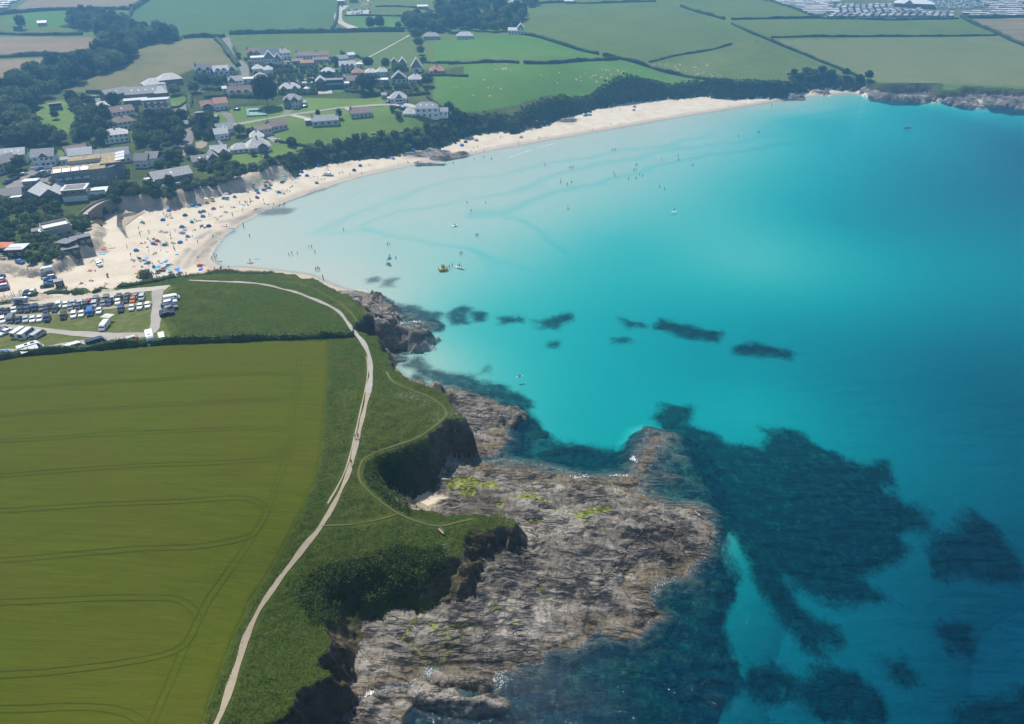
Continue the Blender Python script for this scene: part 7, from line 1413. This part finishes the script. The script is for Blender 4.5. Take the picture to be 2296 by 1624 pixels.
for f, x, y, c, l, yw in [(rG,1335,617,'light blue','upper pale blue board below the red kayaks',.5), (rG,1350,628,'light blue','middle pale blue board below the red kayaks',.5), (rG,1360,622,'turquoise','right turquoise board below the red kayaks',.5), (rG,1408,615,'light blue','upright pale board beside the kayak stack',1.4), (rG,1325,650,'light blue','lowest pale blue board below the red kayaks',.1), (rG,610,795,'turquoise','upper turquoise board above the parked cars',.1), (rG,618,818,'turquoise','lower turquoise board above the parked cars',.1), (b3,770,990,'turquoise','turquoise paddle board by the weed line',.5), (b3,415,920,'light blue','pale board behind the standing family',.1), (b3,905,600,'red','red board lying beside the teal dome tent',-.6), (b2,1320,830,'white','white board below the dark green tent',.2), (rG,1205,740,'grey','grey board standing beside the lifeguard truck',1.5), (b2,2235,1045,'blue','blue board at the water line',0)]:
    flatthing(BOARD, 'paddle_board', f, x, y, c, l, 'board', yw, group='boards on the sand')
TOW = ['blue','white','red','turquoise','pink','green','navy','yellow','light blue','purple']
dirs = lambda d: 'left of' if d[0] < -2.2 else 'right of' if d[0] > 2.2 else 'in front of' if d[1] < 0 else 'behind'
def near_phrase(p):
    a = min(ANCH, key=lambda q: (q[0]-p).length); return dirs(p-a[0]), a[1]
CROWD = []
def crowd(f, s):
    for q in s.split():
        x, y, k = q.split(','); CROWD.append((f, float(x), float(y), {'s':'stand','w':'walk','t':'sit','l':'lie'}[k]))
def short(a, n):
    w = a.split()
    if len(w) > n: w = [x for x in w if x not in ('the', 'a', 'its')]
    if len(w) > n: w = [x for x in w if x not in ('of', 'in', 'with', 'just', 'one')]
    return ' '.join(w)
def place_crowd():
    by = {}
    for f, x, y, pose in CROWD:
        p = hp(f, x, y); a = min(ANCH, key=lambda q: (q[0]-p).length); by.setdefault(a[1], []).append((p.x/p.y, p, pose))
    for an, L in by.items():
        L.sort(key=lambda a: a[0])
        for i, (_, p, pose) in enumerate(L):
            top = rnd.choice([None, None, 'black', 'navy', 'white', 'blue', 'red', 'grey', 'pink', 'teal', 'black']); bot = rnd.choice(['black','navy','blue','red','green','teal','grey','black'])
            person(pose, p, rnd.uniform(0,6.28), top, bot, f'person {POSEW[pose]} in {top or bot}, {ordw(i)} from left by {short(an, 6)}', 'people on the beach', .92 if rnd.random() < .8 else .68)
            if pose in ('lie', 'sit') and rnd.random() < .45:
                c = rnd.choice(TOW); o = sub(TOWEL, None, p+Vector((0,0,.02)), rnd.uniform(0,3), 'towel'); colour(o, c); tag(o, ' '.join(f'{c} towel under {ordw(i)} person from left by {short(an, 5)}'.split()[:16]), 'towel', 'beach towels')
crowd(b1, "205,400,s 275,550,s 300,625,t 325,660,t 345,640,t 440,660,t 470,655,t 500,640,t 520,645,t 555,640,t 545,710,t 480,775,t 500,770,t 330,755,l 370,895,l 475,880,s 780,975,s 630,760,s 705,735,s 840,700,t 830,660,t 620,390,t 600,380,t 625,460,t 720,520,t 750,505,t 780,500,t 850,440,l 975,468,l 1175,520,l 1140,440,s 1115,400,s 480,300,t 550,290,t 510,310,l 605,215,t 690,215,t 720,225,t 740,210,t 720,250,s 660,290,s 760,300,s 855,335,s 870,290,s 760,335,t 790,330,t 970,285,t 1010,345,s 1070,300,t 1100,290,t 1130,310,l 1065,205,l 1055,175,s 1050,110,s 990,90,t 960,95,t 930,90,t 900,95,t 850,80,t 830,90,t 880,55,t 640,100,s 620,95,s 460,150,s 490,70,t 440,90,t 1150,75,s 1335,45,t 1355,50,t 1310,45,t 1335,100,t 1300,120,t 1520,50,t 1540,40,t 1490,80,s 1440,175,t 1480,165,t 1360,235,t 1590,300,w 1870,150,t 1890,165,t 1595,580,t 1910,550,s 1960,575,s 1935,620,w 1870,615,s 2030,655,l 1920,820,w 2200,800,s 1790,835,t 1660,740,t 1690,740,t 1435,910,t 1360,920,s 1130,940,s 1295,900,s 1085,735,t 1060,720,t 950,800,t 980,800,t 800,880,t 840,885,t 820,850,t 780,850,t 1060,905,t 1090,910,t 1245,890,t 770,770,t 800,780,t")
crowd(b2, "650,760,s 685,710,s 1105,690,t 1140,690,t 925,780,s 950,800,t 985,800,s 1025,800,t 1055,790,s 960,840,t 1000,830,t 1070,840,t 480,935,t 510,940,t 550,930,t 1010,975,t 430,1060,s 1420,630,l 1390,620,t 1530,620,t 1555,630,l 1690,560,t 1755,530,t 1770,530,t 1855,510,t 1890,495,t 1905,510,s 1650,770,s 1665,770,s 1810,800,s 1850,770,t 2035,625,t 2120,725,t 2145,725,t 1945,880,t 1975,870,t 1560,900,t 1610,895,t 1650,890,t 1530,870,t 1330,1025,l 2270,800,s 2040,800,l 1930,825,l 2150,990,t 1715,1030,t")
crowd(b3, "405,905,s 505,900,s 520,905,s 550,895,s 575,935,t 555,940,t 610,910,s 475,940,t 620,855,t 650,850,l 600,820,t 595,795,t 240,970,t 290,970,t 270,980,l 20,970,l 45,965,l 110,1070,t 140,1075,t 260,1130,w 460,1040,s 695,1025,t 720,1010,t 865,850,s 890,910,t 930,915,l 965,910,l 1070,945,w 1045,990,t 1185,970,s 1265,960,s 1275,920,s 1290,915,s 1200,690,s 1240,660,s 1215,690,t 1290,660,t 1335,670,s 1380,665,t 1270,705,t 1410,570,t 1435,560,t 1390,595,t 1430,430,t 1465,415,t 1500,405,t 1545,415,l 1505,490,l 1160,490,s 1780,395,l 1840,370,t 1870,375,t 1940,420,s 2010,425,t 2060,420,t 1940,510,t 2110,560,t 2090,250,s 2120,240,s 2070,280,t 2150,260,s 2030,355,t 2050,345,t 690,500,l 640,500,t 1020,625,l 905,665,t 940,660,l 880,520,t 905,530,t 990,530,t 1005,520,t 2000,190,t 2100,160,t 2135,175,l")
crowd(b4, "210,655,s 235,740,t 260,735,s 280,740,s 370,765,s 525,755,s 1000,625,s 1120,605,s 1135,605,t 1250,605,s 1265,605,s 1300,590,t 1610,585,s 1950,465,s 2115,460,s 1385,490,t 1400,490,t 2040,405,s 1800,455,t 1985,410,t 1700,335,l 1345,385,l 1150,475,l 1180,470,l 1215,465,t 620,630,t 340,630,t 380,620,t")
crowd(rC, "480,1085,s 490,1088,s 508,1082,s 790,1088,s 785,1092,t 840,1090,s 660,1080,t 1350,985,s 1355,890,s 1565,925,s 1610,880,t 1425,970,t 1205,1025,s 1945,785,s 1910,775,t 1710,795,t 1805,790,t 1860,760,t 1590,990,s 1430,1010,s 1270,880,t 1340,845,t 1350,848,t 1420,860,t 625,1140,s 980,1000,l")
crowd(rG, "790,865,s 700,855,s 1350,745,s 1250,868,t 1170,870,t 1200,862,t 1385,1030,t 1400,1040,l 1185,1000,t 1210,1005,t 1120,1050,l 1060,1035,t 370,870,s 415,865,s 130,840,s 265,1155,s 290,1155,s 1665,555,s 1155,390,t 1025,380,t 1280,495,l 1075,560,s 1120,560,s 1000,420,s 1185,225,t 1140,205,s")
place_crowd()
def walker(f, x, y, pose, yaw, top, bot, label): person(pose, hp(f, x, y), yaw, top, bot, label, 'walkers on the headland')
walker(rK,176,402,'walk',2.9,'white','navy','left walker of the pair on the coast path, in a pale top'); walker(rK,203,404,'walk',2.9,'blue','black','right walker of the pair on the coast path, in blue'); walker(rK,141,648,'walk',.1,'red','pink','lone walker in red further down the coast path')
walker(b1,1030,1045,'walk',1.5,'black','navy','walker in dark clothes at the top of the headland path'); walker(b1,905,1060,'walk',-1.5,'navy','black','walker in navy beside the headland path end'); walker(rJ,20,215,'sit',.4,'blue','grey','person in blue sitting on the northern cliff edge')
# ------------------------------------------------------------------ in the water
def bather(f, x, y, lab, deep=.75, top='black', pose='stand'):
    xx, yy_ = at_z(*f(x, y), 0); d = -ground(xx, yy_); z = -min(deep, max(0, d)) if d < 1.3 else -min(d, 1.15)
    person(pose, (xx, yy_, z), rnd.uniform(0,6.28), top, 'black', lab, 'bathers in the bay')
bl = []
for f, s in ((s1,"668,340 692,330 778,525 1339,665 1445,635 1475,628 1512,612 1828,218 1852,218 1618,455 1641,445 95,150"), (s2,"310,125 392,105 458,118 128,158 1140,192 1156,198 1170,192 1063,302 1058,328 1119,340 1157,322 1524,238 1534,262 1515,38 1536,35 1700,215 1720,212 1716,168 1727,172 1748,255 1776,265 1718,285 1654,290 1942,125 2085,88 2090,122 2213,170 1923,355 1968,375 245,500 408,505 281,568 925,170"), (rQ,"2172,860 2197,855 2230,905 2057,918 2005,920 1975,930 1590,750 1532,660 1528,640 2238,1080 2255,1070 2272,1075"), (rD,"53,1075 210,1040 218,1040 314,838"), (rJ,"12,140 16,165")):
    for q in s.split(): bl.append((f, *map(float, q.split(','))))
bl.sort(key=lambda a: a[0](a[1], a[2])[0])
for i, (f, x, y) in enumerate(bl):
    c = rnd.choice(['black','black','navy',None,'grey']); fx, fy = f(x, y)
    where = 'shallow water near the beach' if fy < 300 else 'middle of the bay' if fy < 480 else 'water nearest the headland'
    bather(f, x, y, f'bather in {c or "swim"} {"wetsuit" if c else "shorts"}, {ordw(i)} from the left, in the {where}', .6, c)
def rider(f, x, y, c, lab, yaw, people, mesh=BOARD, nm='paddle_board', sc=1.0):
    xx, yy_ = at_z(*f(x, y), 0); o = sub(mesh, None, (xx, yy_, .0), yaw, nm); o.scale = (sc, sc, sc); colour(o, c); tag(o, lab, 'board', 'boards on the water')
    for k, (pose, top, l) in enumerate(people):
        off = (k-(len(people)-1)/2)*.6*sc; person(pose, (xx+math.cos(yaw)*off, yy_+math.sin(yaw)*off, .12*sc), yaw-1.57, top, 'black', l, 'riders on the water')
rider(s1,692,510,'blue','blue paddle board near the shallow sandbar',.9,[('sit','navy','left rider on the blue paddle board'),('stand','black','right rider standing on the blue paddle board')])
rider(s1,682,592,'light blue','blue and white paddle board with three riders',-.6,[('sit','black','first rider on the three rider board'),('sit','navy','middle rider on the three rider board'),('sit','black','last rider on the three rider board')],sc=1.15)
rider(s1,1612,628,'white','white inflatable beside the yellow raft',-.5,[('sit','black','left rider on the white inflatable'),('stand','black','standing rider on the white inflatable'),('sit','pink','right rider on the white inflatable')],sc=1.45,nm='inflatable_boat')
rider(s1,1548,88,'white','white board in the middle of the bay shallows',.6,[('sit','white','rider in white on the mid bay board')]); rider(s2,1122,538,'white','lone white board in the turquoise water',1.3,[('sit','blue','rider in blue on the lone white board')]); rider(s2,2050,572,'white','white paddle board in the deep blue water',.2,[('stand','black','paddler standing far out in the bay')])
rider(rQ,1597,1002,'red','red and white board at the shallow edge',.1,[('walk','navy','person standing beside the red board')]); rider(s2,135,692,'white','white board on the last ripple',.5,[('sit','grey','rider sitting on the board by the ripple')]); rider(rJ,1832,1048,'white','small white float off the rocky point',.3,[('lie','black','swimmer beside the small white float')],mesh=SURF,nm='float')
rider(rQ,1658,962,'light blue','pale board floating near the beach bathers',.2,[],mesh=SURF)
xx, yy_ = at_z(*s1(1398,655), 0); t = empty('inflatable_raft', (xx, yy_, 0), .3); M_yel = flat('yellow_pvc', (.65,.42,.05), .45, var=.06)
for a_ in (-.85,0,.85): m = MB(); m.cyl((-1.7,a_,.25),(1.9,a_,.25),.36,.30,10); m.build('tube', M_yel, t, smooth=True)
m = MB(); m.box(-1.5,-1.1,.45,-1.1,1.1,.75); m.build('backrest', M_yel, t); m = MB(); m.box(-.2,-1.0,.5,.2,1.0,.68); m.build('seat', M_yel, t); tag(t, 'yellow inflatable raft crowded with riders', 'raft')
for k in range(6): person('sit' if k%2 else 'stand', (xx-.6+.5*(k%3), yy_-.6+1.2*(k//3), .5), rnd.uniform(0,6), rnd.choice(['black','navy']), 'black', f'{ordw(k)} dark clad rider on the yellow raft', 'riders on the raft')
# rowing boat far out
xx, yy_ = at_z(*rD(1380,1008), 0); t = empty('rowing_boat', (xx, yy_, -.1), .2); m = MB(); R = []
for k in range(9):
    x_ = (k/8-.5)*5.2; w_ = .95*math.sin(math.pi*(.10+.84*k/8))**.7; R.append([(x_,-w_,.75),(x_,-w_*.7,.1),(x_,w_*.7,.1),(x_,w_,.75),(x_,w_*.86,.75),(x_,w_*.6,.25),(x_,-w_*.6,.25),(x_,-w_*.86,.75)])
m.loft(R); m.build('hull', flat('red_hull', (.42,.12,.06), .5), t)
for x_ in (-.9,.7): m = MB(); m.box(x_-.15,-.75,.45,x_+.15,.75,.52); m.build('seat', M_earth, t)
tag(t, 'small red rowing boat far out in the bay', 'boat'); person('sit', (xx-.7, yy_, .42), 1.0, 'white', 'navy', 'person in white sitting in the red rowing boat')
# ------------------------------------------------------------------ small furniture, sheep, flags, rocks' foam
M_wood = flat('weathered_wood', (.30,.25,.19), .85, var=.2)
def bench(f, x, y, yaw, label):
    p = hp(f, x, y); t = empty('bench', p, yaw); m = MB(); m.box(-.9,-.22,.42,.9,.22,.48); m.build('seat', M_wood, t); m = MB(); m.box(-.9,.2,.55,.9,.26,.9); m.build('backrest', M_wood, t)
    for x_ in (-.75,.75): m = MB(); m.box(x_-.05,-.2,-.2,x_+.05,.24,.42); m.build('leg', M_wood, t)
    tag(t, label, 'bench')
bench(rK,968,1270,-.9,'wooden bench on the grassy promontory')
def picnic(f, x, y, label):
    p = hp(f, x, y); t = empty('picnic_table', p, rnd.uniform(-.3,.3)); m = MB(); m.box(-.95,-.38,.70,.95,.38,.76); m.build('table_top', M_wood, t)
    for s_ in (-.72,.72): m = MB(); m.box(-.95,s_-.13,.42,.95,s_+.13,.47); m.build('seat', M_wood, t)
    for x_ in (-.7,.7): m = MB(); m.box(x_-.05,-.75,-.2,x_+.05,.75,.42); m.build('leg', M_wood, t)
    tag(t, label, 'picnic table', 'picnic tables')
for f, x, y, l in [(b4,240,308,'leftmost picnic table on the clifftop lawn'), (b4,660,222,'second picnic table on the clifftop lawn'), (b4,690,218,'third picnic table on the clifftop lawn'), (b4,1045,200,'lone picnic table above the cliff scrub'), (b4,1432,122,'left one of the two tables below the big house'), (b4,1468,118,'right one of the two tables below the big house'), (b4,1637,88,'picnic table near the hanging trees'), (b4,1672,8,'picnic table beside the big white house'), (rG,20,690,'upper picnic table outside the beach cafe'), (rG,45,715,'lower picnic table outside the beach cafe'), (rG,15,665,'rear picnic table outside the beach cafe'), (rG,55,1270,'left table beside the silver trailer'), (rG,120,1262,'right table beside the silver trailer')]: picnic(f, x, y, l)
def pole(f, x, y, h, label, name='flag_pole', flag=None):
    p = hp(f, x, y); t = empty(name, p); m = MB(); m.cyl((0,0,-.3),(0,0,h),.05,n=6); m.build('pole', M_frame if flag else M_wood, t)
    if flag: m = MB(); quadbox(m, (0,0,h-.7), (.45,.1,h-.75), (.4,.15,h-.05), (0,0,h), .01); m.build('flag', canvas(flag), t)
    else: m = MB(); m.box(-.6,-.04,h-.5,.6,.04,h-.4); m.build('cross_arm', M_wood, t)
    tag(t, label, 'flag' if flag else 'utility pole')
pole(b3,1112,735,2.6,'red and yellow flag on the central beach',flag='red'); pole(b1,1118,400,3,'pale flag beside the white shelters',flag='yellow'); pole(rE,1862,860,5,'white banner at the hotel corner',flag='white')
for f, x, y, l in [(rB,215,300,'pole at the hedge corner of the lane'), (rA,1480,305,'pole beside the wood end'), (rA,450,860,'pole on the edge of the wood'), (rI,435,370,'pole beside the bare forecourt'), (rI,585,650,'left pole on the curving road'), (rI,600,620,'right pole on the curving road'), (rB,330,580,'pole in front of the pink hotel')]: pole(f, x, y, 8, l, 'utility_pole')
for i, (x, y) in enumerate([(65,1210),(160,1195),(190,1190),(265,1190),(300,1185),(1140,1170)]): 
    p = hp(rG, x, y); m = MB(); m.cyl((0,0,-.3),(0,0,1.6),.08,n=6); m.cyl((0,0,1.6),(0,0,1.75),.1,.05,6); o = m.build('fence_post', M_wood, None, loc=p); tag(o, f'{ordw(i)} wooden post from the left along the sand car park', 'post', 'posts by the sand car park')
SH = skin_mesh('sheep', {'r': (0,-.35,.62,.25), 'm': (0,0,.66,.29), 'c': (0,.35,.66,.25), 'n': (0,.55,.80,.13), 'h': (0,.72,.84,.10), 'z': (0,.86,.76,.06), 'a': (-.15,.32,.36,.07), 'b': (-.15,.32,.04,.045), 'd': (.15,.32,.36,.07), 'e': (.15,.32,.04,.045), 'f': (-.15,-.34,.36,.08), 'g': (-.15,-.36,.04,.045), 'i': (.15,-.34,.36,.08), 'j': (.15,-.36,.04,.045)}, [('r','m'),('m','c'),('c','n'),('n','h'),('h','z'),('c','a'),('a','b'),('c','d'),('d','e'),('r','f'),('f','g'),('r','i'),('i','j')], lambda c: 1 if c.y > .62 or c.z < .3 else 0)
W_wool = flat('wool', (.62,.58,.50), .95); 
for i, (f, x, y) in enumerate([(rD,742,550),(rD,748,558),(rD,765,562),(rD,772,570),(rD,785,566),(rD,790,556),(rD,770,590),(rD,796,590),(rD,190,318),(rD,200,322),(rD,180,310),(rD,188,298),(rC,1970,420),(rC,1985,416),(rC,2010,412),(rC,2035,408),(rC,1080,150),(rC,1090,158),(rC,1075,168),(rC,940,175)]):
    o = bpy.data.objects.new('sheep', SH); link(o); o.location = hp(f, x, y); o.rotation_euler = (0,0,rnd.uniform(0,6.28)); o.scale = (1.2,1.2,1.2)
    for k, m_ in enumerate((W_wool, M_hair, M_hair, M_hair)): o.material_slots[k].link = 'OBJECT'; o.material_slots[k].material = m_
    tag(o, f'pale sheep, {ordw(i%8 if i < 8 else (i-8)%4)} of the flock ' + ('near the white van above the far cove' if i < 8 else 'beside the diagonal hedge' if i < 12 else 'along the faint pasture hedge' if i < 16 else 'in the large far pasture'), 'sheep', 'grazing sheep')
# surf: thin lace of foam where swell meets rock and sand
M_foam = flat('sea_foam', (.80,.82,.82), .6, var=.05)
def foam(pts, n, spread, size, label, z=.05):
    C_ = []
    for _ in range(n):
        i = rnd.randrange(len(pts)-1) if len(pts) > 1 else 0; t_ = rnd.random(); a = pts[i]; b = pts[min(i+1, len(pts)-1)]
        C_.append((a[0]+(b[0]-a[0])*t_+rnd.gauss(0,spread), a[1]+(b[1]-a[1])*t_+rnd.gauss(0,spread*.8), z+rnd.uniform(0,.04)))
    C_ = [c for c in C_ if ground(c[0], c[1]) < c[2]+.15]
    if not C_: return
    v, ff = leaf_arrays(np.array(C_), size, 12); v[:,2] = np.clip(v[:,2], z-.02, z+.10)
    o = bpy.data.objects.new('sea_foam', npmesh('sea_foam', v, ff, M_foam, False)); link(o); tag(o, label, 'foam', kind='stuff')
for f, s, n, sp, sz, l in [(rN,"1665,985 1690,1020 1720,1050",90,.35,.14,'white foam at the upper tip of the rock shelf'), (rN,"1700,1170 1720,1210 1660,1250 1640,1280",220,.5,.16,'largest white foam on the seaward rocks'), (rN,"1600,1340 1650,1360 1610,1390",110,.4,.14,'lower white foam on the seaward rocks'), (rN,"640,700 700,720 760,690",70,.5,.12,'foam along the inner lagoon rocks'), (rN,"1140,560 1165,530 1180,570",60,.3,.12,'foam beside the sloping ledge'), (rN,"960,690 1120,690",40,.3,.10,'faint foam along the lagoon edge'),
  (rJ,"560,420 620,470 760,560 860,540 920,550",110,.5,.16,'foam round the stump of rock off the headland'), (rJ,"600,780 640,760 690,770",50,.5,.16,'foam in the small cove beside the ridge'), (rJ,"480,350 560,370 590,390",40,.4,.14,'foam on the northern rocks'), (rM,"600,1380 640,1365 660,1360",40,.3,.10,'foam in the dark gully'), (rM,"1640,1290 1700,1240 1740,1280 1700,1330",60,.6,.08,'foam and painted sun sparkle by the lower islet')]:  # flecks by the lower islet also stand in for sun glints
    foam([at_z(*q, 0) for q in PL(f, s)], n, sp, sz, l)
for s, n, l in [("1690,438 1760,415 1830,388 1870,378",170,'white swash line breaking on the far beach'), ("1925,355 2000,338 2060,322",120,'thin swash line further along the far beach'), ("1640,390 1720,378 1800,362",60,'faint swash line against the sand')]:
    foam([at_z(*q, 0) for q in PL(rS, s)], int(n*.9), .6, .2, l)

def seg(a, b): return [at_z(*q, 0) for q in WATER[a:b]]
ia = min(range(len(WATER)), key=lambda i: abs(WATER[i][0]-787)+abs(WATER[i][1]-1573)); ib = min(range(len(WATER)), key=lambda i: abs(WATER[i][0]-1152)+abs(WATER[i][1]-930)); ic = min(range(len(WATER)), key=lambda i: abs(WATER[i][0]-858)+abs(WATER[i][1]-680)); ie = min(range(len(WATER)), key=lambda i: abs(WATER[i][0]-470)+abs(WATER[i][1]-580)); ig = min(range(len(WATER)), key=lambda i: abs(WATER[i][0]-1700)+abs(WATER[i][1]-234))
foam(seg(ia, ib), 1500, .45, .06, 'thin lace of foam round the rock shelf', .03); foam(seg(ib, ic), 500, .4, .07, 'thin foam along the headland foot', .03)
foam(seg(ie, ig+1), 1300, .35, .16, 'thin wash of foam along the beach edge', .02); foam(seg(ig, len(WATER)-2), 300, .6, .25, 'thin foam along the far rocks', .03)
